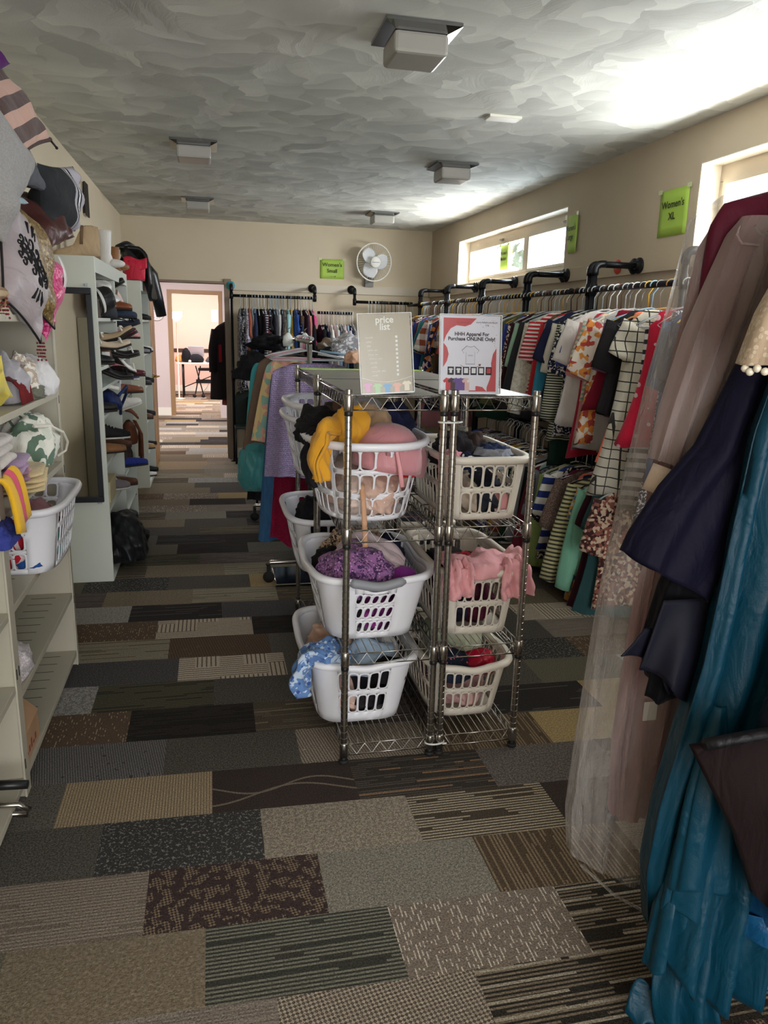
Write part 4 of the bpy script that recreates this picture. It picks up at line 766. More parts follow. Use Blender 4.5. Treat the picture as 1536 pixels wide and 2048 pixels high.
drape('blue_floral_cloth', 'blue floral cloth hanging over the side of the floor basket', [(.46, 2.66, .345), (.375, 2.60, .385), (.315, 2.58, .37), (.295, 2.575, .30), (.30, 2.57, .225)], .13, bf, 43, 'clothes', .014, (.3, .95, 0), .018, None, (.18, .10))
cloth('blue_floral_bundle', 'bunched blue floral skirt on the front rim of the floor basket', (.40, 2.60, .32), 0, (.085, .07, .07), bf, 44, 'clothes', None, .3, 4, 3.4)
cloth('rosy_filling', 'pale pink and crimson clothes inside the basket with the red satin top', (.945, 2.82, .084), 0, (.138, .26, .10), fabric((206, 168, 164), 'multi', (186, 146, 146), .25, .7, .1, (140, 34, 52)), 45, 'clothes', None, .12, 5, 4, .6)
cloth('navy_ditsy_blouse', 'navy blouse with tiny pink flowers in the lowest ivory basket', (.885, 2.63, .215), .3, (.095, .085, .085), fabric((36, 42, 58), 'dots', (206, 110, 130), 2.2, .8, .1), 46, 'shirt', None, .2, 4)
cloth('red_satin_top', 'glossy dark red satin top beside the navy blouse', (1.01, 2.64, .225), .2, (.085, .07, .065), fabric((176, 24, 50), None, W_, 1, .3), 47, 'shirt', None, .22, 4)
cloth('sage_linen', 'pale sage green linen bundle filling the back of the lowest ivory basket', (.96, 2.85, .21), 0, (.135, .17, .13), fabric((196, 202, 176)), 48, 'clothes', None, .2, 5)
for nm, lb, p, r_, m_, sd in (('black_clothes', 'black clothes on the basket beside the crimson crochet wrap', (.47, 3.50, .60), (.12, .17, .11), fabric((28, 28, 34)), 49), ('white_cloth', 'white crumpled cloth on the second rack basket beside the rack post', (.62, 3.42, .60), (.09, .11, .10), fabric((224, 222, 222)), 50), ('cobalt_cloth', 'cobalt blue cloth at the back of the second rack basket', (.57, 3.66, .60), (.09, .08, .11), fabric((40, 66, 150)), 51), ('grey_clothes', 'grey clothes filling the basket on the second rack', (.545, 3.57, .44), (.15, .25, .09), fabric((120, 118, 122)), 52),
    ('charcoal_clothes', 'charcoal clothes heaped in the ivory basket on the second rack', (.955, 3.55, .44), (.12, .25, .15), fabric((60, 60, 70)), 53), ('dark_towels', 'dark clothes heaped on the second rack beneath the apparel poster', (.95, 3.5, .879), (.13, .26, .16), fabric((40, 40, 48)), 54), ('teal_clothes', 'teal clothes in the low ivory basket on the second rack', (.955, 3.55, .084), (.12, .25, .15), fabric((70, 120, 124)), 55)):
    cloth(nm, lb, p, 0, r_, m_, sd, 'clothes', None, .25, 4, 3)

# ------------------------------------------------------------------ the two acrylic stands on the rack tops
ACR = bpy.data.materials.new('acrylic'); ACR.use_nodes = True; clear_film(ACR, (0.96, 0.97, 0.97, 1), lambda t: t.new('ShaderNodeBsdfGlossy', inp={1: 0.2}), 0.02)
RIM = mat('acrylic_edge', (226, 228, 228), 0.2, spec=0.7)
def pm(name, col, rough=.5): return mat('print_' + name, col, rough)
def stand(name, label, cat, loc, rot, W, H, paper):
    t = thing(name, label, cat, loc, rot); p = MB(); p.box((-W / 2, 0, 0), (W / 2, .0015, H)); p.build('poster', paper, t)
    a = MB(); a.box((-W / 2 - .003, -.0045, 0), (W / 2 + .003, -.0030, H + .002)); a.build('front_sheet', ACR, t)
    f = MB()
    for lo, hi in (((-W / 2 - .004, -.005, -.003), (W / 2 + .004, .004, .0)), ((-W / 2 - .005, -.005, 0), (-W / 2 - .003, .004, H + .003)), ((W / 2 + .003, -.005, 0), (W / 2 + .005, .004, H + .003)), ((-W / 2 - .003, -.005, H + .001), (W / 2 + .003, .004, H + .003))): f.box(lo, hi)
    f.box((-W / 2, -.005, -.004), (W / 2, .09, -.002)); f.build('holder', RIM, t); return t
def shape(parent, name, poly, col, y=-.0004, rough=.5, th=.0003):
    s = MB(); s.prism(poly, y - th, y); return s.build(name, pm(name + '_%d_%d_%d' % col, col, rough), parent)
def letter(parent, txt, size, x, z, col, y=-.0006, align='CENTER', bold=0.0, space=1.0):
    me = text_mesh(txt, size, .0001, align, bold, space); me.materials.append(pm('ink_%d_%d_%d' % col, col)); o = put('lettering', me, parent); o.location = (x, y, z); o.rotation_euler = (PI / 2, 0, 0); return o
def tshirt(cx, cz, s): return [(cx + x * s, cz + z * s) for x, z in ((-.5, .25), (-.2, .5), (-.1, .44), (.1, .44), (.2, .5), (.5, .25), (.38, .08), (.26, .16), (.26, -.5), (-.26, -.5), (-.26, .16), (-.38, .08))]
pl = stand('price_sign', 'taupe price list in an acrylic stand, leaning back on the wire rack', 'sign', (.565, 2.452, LEV[0] + .026), (-.10, -.055, .02), .172, .252, pm('taupe', (176, 162, 140), .3))
letter(pl, 'price\nlist', .03, 0, .222, (236, 232, 224), bold=.0006, space=.75)
rnd = random.Random(2)
for i, w in enumerate(((7,), (5,), (4,), (5, 3), (5, 3), (7, 4), (7,), (6,), (8, 4), (5,))):      # the small rows are too faint to read: pale strokes
    x = -.066 + .002 * i; z = .176 - i * .0135; rb_ = MB()
    for n_ in w:
        for q in range(n_): h_ = rnd.choice((.0034, .0034, .0052)); rb_.prism([(x, z), (x + .0026, z), (x + .0026, z + h_), (x, z + h_)], -.0008, -.0004); x += .0036
        x += .004
    rb_.build('row_strokes', pm('ink_214_206_192', (214, 206, 192)), pl); shape(pl, 'price_mark', [(.034, z - .001), (.041, z - .001), (.041, z + .0065), (.034, z + .0065)], (240, 238, 232))
for i, c in enumerate(((226, 160, 200), (176, 210, 160), (120, 170, 214), (238, 180, 164), (240, 226, 206))): shape(pl, 'shirt_print', tshirt(-.066 + i * .033, .02 - .006 * math.sin(i * PI / 4), .032), c)
shape(pl, 'line_print', [(-.086 + .172 * i / 12, .05 - .016 * math.sin(i * PI / 12)) for i in range(13)] + [(.086 - .172 * i / 12, .0512 - .016 * math.sin(i * PI / 12)) for i in range(13)], (238, 234, 226))
hp = stand('apparel_poster', 'red bordered online apparel poster in an acrylic stand on the rack', 'sign', (.848, 2.452, LEV[0] + .026), (-.10, 0, .0), .208, .255, pm('white', (226, 222, 232), .4))
RD_ = (196, 84, 88)
shape(hp, 'corner_print', [(-.095, .246), (-.095, .165), (-.085, .19), (-.07, .212), (-.05, .222), (-.02, .219), (.0, .226), (.02, .246)], RD_)
shape(hp, 'side_print', [(-.095, .165), (-.095, .085), (-.082, .105), (-.076, .128), (-.082, .15)], RD_)
shape(hp, 'edge_print', [(.092, .15), (.08, .13), (.074, .10), (.076, .07), (.07, .045), (.06, .02), (.06, .005), (.092, .005)], RD_)
shape(hp, 'base_print', [(-.005, .005), (.005, .018), (.025, .024), (.045, .02), (.06, .005)], RD_)
letter(hp, 'HHH Apparel For\nPurchase ONLINE Only!', .0165, .004, .186, (52, 34, 44), bold=.0005, space=.95)
letter(hp, 'Purchase at', .0095, -.028, .232, (120, 40, 46)); letter(hp, 'www.hshphouse4joph\n.org', .0085, .056, .229, (60, 44, 50))
ts = tshirt(0, .126, .062); shape(hp, 'outline_print', ts, (130, 126, 134)); shape(hp, 'shirt_face', [(x * .94, .126 + (z - .126) * .94) for x, z in ts], (222, 218, 228), -.0007); letter(hp, 'HHH', .008, 0, .124, (140, 136, 144), -.0011)
shape(hp, 'arrow_print', [(-.035 + .07 * i / 10, .094 - .014 * math.sin(i * PI / 10)) for i in range(11)] + [(.035 - .07 * i / 10, .0925 - .014 * math.sin(i * PI / 10)) for i in range(11)], (150, 60, 64)); shape(hp, 'arrow_tip', [(.038, .097), (.028, .096), (.035, .088)], (150, 60, 64))
for i in range(6):
    x = -.068 + i * .0268; shape(hp, 'panel_print', [(x - .011, .06), (x + .011, .06), (x + .011, .087), (x - .011, .087)], (44, 36, 42)); shape(hp, 'item_print', tshirt(x, .0745, .016) if i < 2 else [(x - .007, .066), (x + .007, .066), (x + .007, .083), (x - .007, .083)], (226, 222, 226) if i != 5 else (190, 70, 74), -.0008)
for i, c in enumerate(((196, 60, 70), (70, 50, 54), (110, 84, 150), (112, 80, 146), (222, 180, 170), (226, 220, 228))): shape(hp, 'row_print', tshirt(-.074 + i * .0165, .03, .042), c, -.0005 - i * .0003)
rnd = random.Random(4)
for i in range(26):
    x, z = (rnd.uniform(.03, .09), rnd.uniform(.215, .245)) if i < 14 else (rnd.uniform(.078, .092), rnd.uniform(.15, .2)); shape(hp, 'fleck_print', [(x - .0012, z - .0008), (x + .0012, z - .0004), (x + .0006, z + .0012)], (150, 70, 74))
# ------------------------------------------------------------------ metal bookcase near the camera and the two shoe cabinets
SHELF = mat('putty_metal', (186, 180, 162), 0.5, bump=0.08, bscale=90); SHELF2 = mat('pale_metal', (202, 206, 196), 0.45, bump=0.05, bscale=90); CLIPM = mat('black_clip', (24, 24, 26), 0.45)
BACKM = mat('grey_back', (158, 158, 164), 0.55)
BX0, BX1 = -0.905, -0.64
def shelf_board(w0, w1, z, slots=None, lip=.024):
    b = MB(); b.box((BX0 + .012, w0, z - lip), (BX1, w1, z)); return b
def bookcase(label, y0, y1, zt, shelves, clips=(), slots=()):
    t = thing('metal_bookcase', label, 'bookcase', (0, 0, 0)); 
    for y in (y0, y1 - .018):
        b = MB(); b.box((BX0, y, 0), (BX1 - .001, y + .018, zt)); b.box((BX1 - .003, y - .006, 0), (BX1 + .004, y + .024, zt)); b.build('side_panel', SHELF, t, bevel=.0015)
    b = MB(); b.box((BX0, y0 + .02, .03), (BX0 + .01, y1 - .02, zt)); b.build('back_panel', BACKM, t)
    for z in shelves:
        o = shelf_board(y0 + .02, y1 - .02, z).build('shelf', SHELF, t, bevel=.002)
        if z in slots:
            s = MB()
            for i in range(12): yy = y0 + .08 + i * (y1 - y0 - .16) / 11; s.box((BX1 - .16, yy, z - .001), (BX1 - .06, yy + .0035, z + .0006))
            s.build('slot_row', mat('slot_dark', (70, 66, 58), .8), o)
    b = MB(); b.box((BX0 + .02, y0 + .02, 0), (BX1 - .03, y1 - .02, shelves[-1] - .03)); b.build('plinth', SHELF, t)
    for (y, z) in clips:
        c = MB(); c.box((BX1 + .0035, y, z), (BX1 + .0055, y + .006, z + .034)); c.build('clip', CLIPM, t)
    return t
bookcase('putty grey metal bookcase with cushions piled on top and a white basket inside', 2.455, 3.475, 1.56, (1.56, 1.25, .95, .65, .35, .07), ((3.458, 1.2), (3.458, .9), (3.458, .3), (2.46, .42)), (.35, .07, .65))
bookcase('putty grey metal bookcase cut off by the photo edge, its shelves empty', 1.42, 2.445, 1.56, (1.56, 1.25, .95, .65, .40, .07), ((2.43, .42), (2.43, .1)), ())
def cabinet(label, y0, y1, zt, div, cols, x0=BX0, x1=-.615):
    t = thing('shoe_cabinet', label, 'cabinet', (0, 0, 0))
    for y in (y0, y1 - .02):
        b = MB(); b.box((x0, y, 0), (x1, y + .02, zt)); b.build('side_panel', SHELF2, t, bevel=.002)
    b = MB(); b.box((x0, y0 + .02, zt - .085), (x1, y1 - .02, zt)); b.build('top_panel', SHELF2, t, bevel=.002)
    b = MB(); b.box((x0, y0 + .02, .02), (x0 + .01, y1 - .02, zt - .085)); b.build('back_panel', SHELF2, t)
    b = MB(); b.box((x0 + .01, y0 + .02, 0), (x1, y1 - .02, .035)); b.build('base', SHELF2, t, bevel=.002)
    ys = [y0 + .02] + ([div - .012, div + .012] if div else []) + [y1 - .02]
    if div: b = MB(); b.box((x0 + .01, div - .012, .035), (x1 - .004, div + .012, zt - .085)); b.build('divider', SHELF2, t, bevel=.002)
    for ci, zs in enumerate(cols):
        a, c = ys[2 * ci], ys[2 * ci + 1]
        for z in zs:
            b = MB(); b.box((x0 + .01, a, z - .02), (x1 - .01, c, z)); b.build('shelf', SHELF2, t, bevel=.002)
            k = MB(); k.box((x1 - .011, c - .045, z - .028), (x1 - .008, c - .004, z - .02)); k.build('clip', CLIPM, t)
            if c < y1 - .03: k = MB(); k.box((x1 - .0045, c + .004, z + .03), (x1 - .0025, c + .010, z + .075)); k.build('clip', CLIPM, t)
    return t
cabinet('pale metal two-column shoe cabinet with a black framed mirror on its end', 4.64, 6.36, 1.89, 5.58, ((1.56, 1.28, 1.16, .995, .71, .43), (1.565, 1.285, 1.01, .74, .47, .2)))
cabinet('pale metal shoe cabinet with a black leather jacket slung over its top', 7.40, 8.30, 1.90, None, ((1.56, 1.25, .95, .62, .32),), x1=-.60)
mr = thing('wall_mirror', 'tall mirror in a black frame mounted on the end of the shoe cabinet', 'mirror', (-.765, 4.64, .50))
b = MB(); w, h = .125, 1.22
for lo, hi in (((-w, -.022, 0), (w, 0, .034)), ((-w, -.022, h - .034), (w, 0, h)), ((-w, -.022, .034), (-w + .03, 0, h - .034)), ((w - .03, -.022, .034), (w, 0, h - .034))): b.box(lo, hi)
b.build('frame', mat('black_frame', (30, 32, 38), 0.35), mr, bevel=.004); b = MB(); b.box((-w + .03, -.008, .034), (w - .03, -.004, h - .034)); b.build('glass', mat('mirror_glass', (226, 226, 222), 0.02, 1.0), mr)
for z in (-.012, h + .008): b = MB(); b.box((.085, -.012, z), (.11, 0, z + .016)); b.ball((.097, -.013, z + .008), .005, 8); b.build('bracket', HM['clear plastic'], mr)

# ------------------------------------------------------------------ cushions on the bookcase
def pillow(name, label, A, B, C, th, m, seed, extra=None, piping=None, puff=2.2, cat='cushion'):
    """cushion spanned by corner A and its two neighbours B, C"""
    A, B, C = map(Vector, (A, B, C)); ux = (B - A); uz = (C - A); w, h = ux.length, uz.length; ex = ux.normalized(); ez = (uz - ex * uz.dot(ex)).normalized(); ey = ez.cross(ex)
    t = thing(name, label, cat, (A + B + C + (B + C - A)) / 4); t.matrix_world = Matrix(((ex.x, ey.x, ez.x, t.location.x), (ex.y, ey.y, ez.y, t.location.y), (ex.z, ey.z, ez.z, t.location.z), (0, 0, 0, 1)))
    r = np.random.RandomState(seed); ph = r.rand(6) * 6
    def surf(u, v, s):                        # u, v in -1..1
        pin = 1 - .07 * (1 - v * v) if abs(u) > .0 else 1; x = u * w / 2 * (1 - .08 * abs(u) ** 3 * (1 - v * v)); z = v * h / 2 * (1 - .08 * abs(v) ** 3 * (1 - u * u))
        e = max(0, 1 - abs(u) ** puff) ** .55 * max(0, 1 - abs(v) ** puff) ** .55
        wr = .012 * math.sin(5 * u + 3 * v + ph[0]) * math.sin(4 * v + ph[1]) + .006 * math.sin(11 * u * abs(v) + ph[2]) * (abs(u) + abs(v))
        return (x, s * (th / 2 * e + wr * min(1, e * 2)), z)
    b = MB(); n = 26; cs = lambda q: math.sin((q - .5) * PI)
    for s in (-1, 1): b.grid(lambda u, v: surf(cs(u), cs(v), s), n, n)
    me_ = b; me_.build('cover', m, t)
    if piping:
        p = MB(); loop = [(-1 + 2 * i / 16, -1) for i in range(16)] + [(1, -1 + 2 * i / 16) for i in range(16)] + [(1 - 2 * i / 16, 1) for i in range(16)] + [(-1, 1 - 2 * i / 16) for i in range(16)]
        p.tube([surf(u, v, 1) for u, v in loop], .0045, 6, closed=True); p.build('piping', piping, t)
    if extra: extra(t, surf)
    return t
BLKF = mat('black_flock', (22, 20, 22), 0.9)
def zipper(t, surf):
    z = MB(); z.tube([surf(-.98 + 1.96 * i / 14, -1, 1) for i in range(15)], .008, 6); z.build('zip_band', fabric((86, 70, 68)), t)
    p = MB(); x, y, zz = surf(-.96, -1, 1); p.tube([(x, y, zz), (x + .004, y, zz - .03)], .004, 6); p.ball((x + .005, y, zz - .034), .006, 8); p.build('zip_pull', CLIPM, t)
def damask(t, surf):
    b = MB(); s = 1
    def curl(cu, cv, r0, turns, a0, wd, sg=1):
        pts = []
        for i in range(16):
            f = i / 15; r = r0 * (1 - .8 * f); a = a0 + sg * turns * 2 * PI * f; pts.append(surf(cu + r * math.cos(a), cv + r * math.sin(a), s))
        b.tube([(x, y + .0005 * s, z) for x, y, z in pts], [wd * (1 - .5 * i / 15) for i in range(16)], 5)
    for k in range(5):
        cv = -.5 + .25 * k; sc = 1 - abs(k - 2) * .18
        for sg in (-1, 1):
            curl(sg * .16 * sc, cv, .15 * sc, .9, PI / 2 if sg > 0 else PI / 2, .0052, sg); curl(sg * .33 * sc, cv + .07, .12 * sc, 1.0, PI if sg > 0 else 0, .005, sg); curl(sg * .10, cv + .12, .07, 1.1, 0, .0045, sg)
        b.tube([surf(0, cv - .09, s), surf(.0, cv + .09, s)], [.003, .010], 5)
    for sg in (-1, 1):
        for q in range(3): b.tube([surf(sg * (.46 + .02 * q), -.12 + .12 * q, s), surf(sg * (.62 + .03 * q), -.16 + .16 * q, s), surf(sg * .7, -.2 + .2 * q, s)], [.003, .007, .002], 5)
    b.build('damask_motif', BLKF, t)
def tassels(t, surf):
    for k, (u, v) in enumerate(((1, 1), (1, -1), (-1, -1))):
        b = MB(); x, y, z = surf(u, v, 1); R = t.matrix_world.to_3x3().inverted(); d = R @ Vector((0, 0, -1))
        for i in range(5):
            p = Vector((x, y, z)) + R @ Vector((.006 * (i - 2), .005 * (i % 2), 0)); pts = [p + d * (.012 * j) + R @ Vector((.002 * math.sin(j * 2 + i), 0, 0)) for j in range(6 - i % 2)]
            for q in pts: b.ball(q, .0042, 6)
        b.build('beaded_tassel', mat('red_beads', (116, 34, 40), 0.3), t)
GREYSATIN = fabric((166, 154, 156), None, W_, 1, .42, .3)
pillow('throw_pillow', 'silver grey cushion with a black damask motif hanging over the bookcase edge', (-.645, 3.22, 1.90), (-.605, 3.02, 1.52), (-.675, 2.90, 1.93), .12, GREYSATIN, 1, lambda t, s: (damask(t, s), tassels(t, s)), mat('black_cord', (24, 22, 24), .7))
pillow('throw_pillow', 'gold sequin cushion standing behind the damask cushion', (-.625, 3.42, 1.92), (-.60, 3.27, 1.565), (-.70, 3.05, 1.95), .10, fabric((104, 82, 48), 'glitter', (186, 160, 108), .8, .4), 2, None, mat('black_cord', (24, 22, 24), .7))
pillow('throw_pillow', 'hot pink sequin cushion at the far end of the bookcase top', (-.64, 3.48, 1.76), (-.56, 3.60, 1.58), (-.74, 3.1, 1.75), .13, fabric((196, 34, 104), 'glitter', (250, 150, 196), .8, .3), 3)
pillow('throw_pillow', 'dark brown satin cushion under the plaid cushion', (-.60, 3.37, 1.845), (-.55, 3.65, 1.92), (-.78, 3.22, 1.94), .13, fabric((74, 40, 36), None, W_, 1, .38, .3), 4)
pillow('throw_pillow', 'charcoal and white plaid cushion jutting out beside the grey fleece cushions', (-.56, 3.88, 2.20), (-.62, 3.40, 2.12), (-.59, 3.80, 1.94), .14, fabric((46, 48, 50), 'bands'), 5)
pillow('throw_pillow', 'dark grey plush cushion with a pointed corner', (-.62, 3.5, 2.06), (-.64, 3.10, 2.02), (-.86, 3.3, 2.32), .15, fabric((66, 68, 74), 'fleece', (108, 110, 116)), 6)
pillow('throw_pillow', 'large pale grey fleece cushion bulging over the bookcase front', (-.58, 3.02, 2.06), (-.62, 2.72, 1.79), (-.80, 2.77, 2.30), .22, fabric((116, 114, 112), 'fleece', (172, 170, 168)), 7, None, None, 3.0)
pillow('throw_pillow', 'pale blue fleece cushion wedged under the large grey fleece one', (-.63, 3.16, 1.97), (-.66, 2.8, 1.90), (-.88, 3.0, 2.05), .12, fabric((142, 166, 176), 'fleece', (176, 196, 204)), 8)
pillow('throw_pillow', 'brown and pink banded cushion with a zip near the ceiling', (-.56, 3.32, 2.23), (-.60, 2.88, 2.06), (-.82, 3.1, 2.46), .15, fabric((200, 162, 146), 'wide', (88, 70, 66), .95), 9, zipper)
pillow('throw_pillow', 'purple velvet cushion topping the pile', (-.62, 3.0, 2.39), (-.63, 2.66, 2.2), (-.87, 2.8, 2.50), .13, fabric((86, 30, 100), None, W_, 1, .6, .5), 10)
for k, (lb, A, B, C, c) in enumerate((('cream cushion squeezed at the bottom of the cushion pile by the wall', (-.70, 3.1, 1.80), (-.70, 2.6, 1.80), (-.90, 3.1, 1.62), (206, 190, 164)), ('taupe cushion buried behind the fleece cushions', (-.72, 3.2, 2.02), (-.72, 2.8, 2.0), (-.89, 3.2, 1.75), (150, 136, 124)))): pillow('throw_pillow', lb, A, B, C, .14, fabric(c), 20 + k)
rb = MB(); rb.grid(lambda u, v: (-.60 + .02 * math.sin(3 * v), 3.46 + .05 * u + .02 * v, 1.80 - .15 * v), 5, 14); tag(rb.build('white_ribbon', mat('white_satin', (232, 230, 228), .35), solid=.002), 'white satin ribbon lying over the hot pink sequin cushion', 'ribbon')
ro = thing('woven_roll', 'rolled beige woven mat lying under the damask cushion', 'mat', (-.66, 2.70, 1.60)); b = MB()
for i in range(3): b.tube([(-.03 + .02 * i, -.22, .012 * i), (-.03 + .02 * i, .07, .012 * i)], .032 - .006 * i, 14)
b.build('mat_body', fabric((206, 178, 140), 'hstripe', (160, 128, 92), .8), ro); b = MB(); b.tube([(-.01 + .037 * math.cos(a), .02, .012 + .037 * math.sin(a)) for a in [i * PI / 10 for i in range(20)]], .004, 6, closed=True); b.build('cord', fabric((150, 120, 84)), ro)
st = thing('wall_ornament', 'dark slatted star ornament high on the wall beyond the cushions', 'ornament', (XL, 6.5, 2.43)); b = MB()
b.prism([(.13 * (1 if i % 2 == 0 else .42) * math.sin(i * PI / 5), .13 * (1 if i % 2 == 0 else .42) * math.cos(i * PI / 5)) for i in range(10)], .0, .018, Euler((0, 0, -PI / 2)).to_matrix(), (0, 0, 0)); b.build('star', mat('dark_metal', (66, 62, 58), .5, .6), st)
b = MB()
for k in range(5): b.box((.018, -.085 + .035 * k, -.12), (.028, -.068 + .035 * k, .12))
b.build('slats', mat('dark_metal', (66, 62, 58), .5, .6), st)
# --- shelf with yellow cushion and silver cloths (z 1.25)
pillow('throw_pillow', 'small yellow cushion with a stitched cross on the second shelf', (-.635, 2.60, 1.42), (-.66, 2.80, 1.275), (-.80, 2.50, 1.40), .10, fabric((224, 206, 96)), 11, lambda t, s: [MB().tube([s(a * .9, b_ * .9, 1) for a, b_ in ((-1, -1), (-.4, -.4), (0, 0), (.4, .4), (1, 1))], .0016, 5).build('stitching', fabric((196, 176, 70)), t), MB().tube([s(a * .9, b_ * .9, 1) for a, b_ in ((-1, 1), (-.4, .4), (0, 0), (.4, -.4), (1, -1))], .0016, 5).build('stitching', fabric((196, 176, 70)), t)])
cloth('silver_satin_cloth', 'shiny silver white satin cloth bunched at the shelf end beside the yellow cushion', (-.69, 3.26, 1.25), .3, (.09, .15, .12), fabric((214, 212, 212), None, W_, 1, .3, .3), 61, 'clothes', None, .2, 5, 2)
cloth('grey_satin_scarf', 'grey satin scarf behind the yellow cushion', (-.73, 2.96, 1.25), 0, (.09, .13, .13), fabric((168, 164, 170), None, W_, 1, .35, .3), 62, 'scarf', None, .25, 4, 3)
cloth('beige_lace_cloth', 'mottled brown and cream lace bundle between the two satin cloths', (-.70, 3.1, 1.28), 0, (.07, .09, .10), fabric((186, 166, 146), 'floral', (232, 226, 216), .8), 63, 'clothes', None, .22, 4, 3)
cloth('green_tweed_cloth', 'dark green tweed bundle under the silver satin', (-.665, 3.12, 1.25), 0, (.045, .10, .045), fabric((76, 78, 66), 'fleece', (140, 138, 124)), 64, 'clothes', None, .25, 4, 3)
fr = thing('fringed_shawl', 'maroon fringed shawl edge hanging beside the yellow cushion', 'shawl', (-.648, 2.93, 1.25)); b = MB()
for i in range(16):
    y = -.08 + .0105 * i; b.tube([(-.02, y, .085), (.0, y + .002, .06), (.006, y + .002 * math.sin(i), .005)], .0035, 5)
b.build('fringe', fabric((122, 44, 46)), fr); b = MB(); b.grid(lambda u, v: (-.015 - .05 * v, -.085 + .17 * u, .085 + .02 * math.sin(5 * u) * v + .015 * v), 12, 6); b.build('shawl_body', fabric((96, 50, 56)), fr, solid=.006)
# --- folded cloths (z .95)
def folded(name, label, loc, rz, W, D, H, n, m, seed):
    """a neat stack of folds: n rounded layers of one cloth"""
    b = MB(); r = random.Random(seed)
    for i in range(n):
        z0 = H * i / n; z1 = H * (i + 1) / n; zc = (z0 + z1) / 2; hh = (z1 - z0) / 2 * 1.05; dx, dy = r.uniform(-.006, .006), r.uniform(-.01, .01); ph = r.random() * 6
        b.grid(lambda u, v: (W / 2 * (1 if False else math.copysign(min(1, abs(math.cos(2 * PI * u)) * 1.25), math.cos(2 * PI * u))) * (math.sin(PI * v) ** .25 if 0 < v < 1 else 0.001) + dx, D / 2 * math.copysign(min(1, abs(math.sin(2 * PI * u)) * 1.25), math.sin(2 * PI * u)) * (math.sin(PI * v) ** .25 if 0 < v < 1 else 0.001) + dy, zc - hh * math.cos(PI * v) + .003 * math.sin(6 * u * PI + ph)), 30, 9, True)
    o = b.build(name, m); o.location = loc; o.rotation_euler = (0, 0, rz); return tag(o, label, 'linen', 'folded linens on the bookcase')
folded('folded_sheet', 'tan folded sheet with stacked edges above the white basket', (-.725, 2.90, .951), .15, .26, .30, .075, 4, fabric((214, 192, 146)), 1)
folded('folded_sheet', 'white sheet folded on top of the lilac cloth', (-.76, 2.62, 1.08), 0, .22, .26, .10, 3, fabric((214, 206, 200)), 2)
folded('folded_sheet', 'lilac folded cloth below the white sheet', (-.74, 2.78, 1.03), .1, .22, .24, .055, 2, fabric((170, 142, 176)), 3)
folded('folded_sheet', 'mauve printed cloth between the lilac and tan cloths', (-.72, 2.80, 1.0), .1, .20, .14, .045, 2, fabric((186, 142, 138), 'multi', (214, 170, 150), .8, .8, .1, (150, 110, 130)), 4)
cloth('palm_print_sheet', 'white fitted sheet with green palm leaves bulging off the shelf end', (-.725, 3.23, .98), .2, (.12, .17, .16), fabric((224, 222, 210), 'floral', (96, 118, 100), .32, .8, .1, (206, 210, 196)), 65, 'linen', None, .2, 5, 2.2)
el = MB(); el.tube([(-.66, 3.08, 1.15), (-.625, 3.18, 1.14), (-.60, 3.30, 1.10), (-.597, 3.37, 1.05), (-.61, 3.39, 1.01), (-.64, 3.36, .99)], .006, 6); tag(el.build('sheet_hem', fabric((232, 226, 210))), 'cream elastic hem looping around the palm print sheet', 'linen')
ys = thing('striped_cloth', 'yellow cloth with pink and orange stripes hanging off the shelf above the basket', 'clothes', (-.655, 2.53, 1.02), (0, 0, .1)); b = MB(); b.mi_ = 0
def yfn(u, v): a = v * 1.25; return (.015 + .05 * math.sin(a) + .01 * math.sin(7 * u), -.16 + .24 * u + .015 * math.sin(5 * v), .05 - .16 * v * v + .012 * math.cos(6 * u))
YC = [fabric((238, 184, 40)), fabric((226, 92, 120)), fabric((238, 140, 60))]
for i, (u0, u1, c) in enumerate(((0, .28, 2), (.28, .5, 1), (.5, .72, 2), (.72, .86, 1), (.86, 1, 0))):
    b.cur = i; b.grid(lambda u, v: yfn(u0 + (u1 - u0) * u, v), 6, 14)
o = b.build('cloth_body', [YC[0], YC[1], YC[0], YC[1], YC[0]], ys, solid=.012)
cloth('royal_blue_cloth', 'royal blue cloth hanging under the yellow striped cloth', (-.64, 2.42, .875), 0, (.05, .12, .06), fabric((48, 56, 130), 'fleece', (70, 80, 160)), 66, 'clothes', None, .25, 4, 3)
cloth('dark_case_bundle', 'black and brown bundle under the palm print sheet', (-.77, 3.3, .951), 0, (.10, .12, .06), fabric((66, 58, 50)), 67, 'clothes', None, .2, 4)
# --- basket on the bookcase (z .65)
basket('white basket with large rounded end holes on the metal bookcase shelf', (-.725, 3.05, .651), 0, .36, .60, .245, BW, 4.2, .80, ((.08, .34), (.39, .65), (.70, .92)), 3, 8, corner=.05, thin=.74)
for nm, lb, p, r_, m_, sd in (('red_striped_top', 'red and white striped top inside the bookcase basket', (-.74, 2.92, .66), (.125, .13, .13), fabric((190, 34, 52), 'vstripe', (230, 214, 216), .4), 68), ('blue_vest', 'cobalt blue top at the bottom of the bookcase basket', (-.66, 2.88, .662), (.07, .08, .05), fabric((36, 84, 150)), 69), ('pink_knit', 'pink and grey knit pressed against the far slots of the bookcase basket', (-.71, 3.17, .66), (.125, .14, .13), fabric((186, 130, 140), 'multi', (120, 60, 70), .4, .8, .1, (206, 190, 190)), 70), ('aqua_shirt', 'aqua shirt in the lower corner of the bookcase basket', (-.62, 3.10, .662), (.045, .12, .055), fabric((130, 190, 196)), 71)):
    cloth(nm, lb, p, 0, r_, m_, sd, 'clothes', None, .2, 4, 3)
cloth('white_lace_cloth', 'white lace cloth lying on the shelf under the basket', (-.70, 2.62, .351), 0, (.07, .13, .09), fabric((230, 222, 224), 'lace', (196, 186, 192)), 72, 'clothes', None, .22, 4, 3)
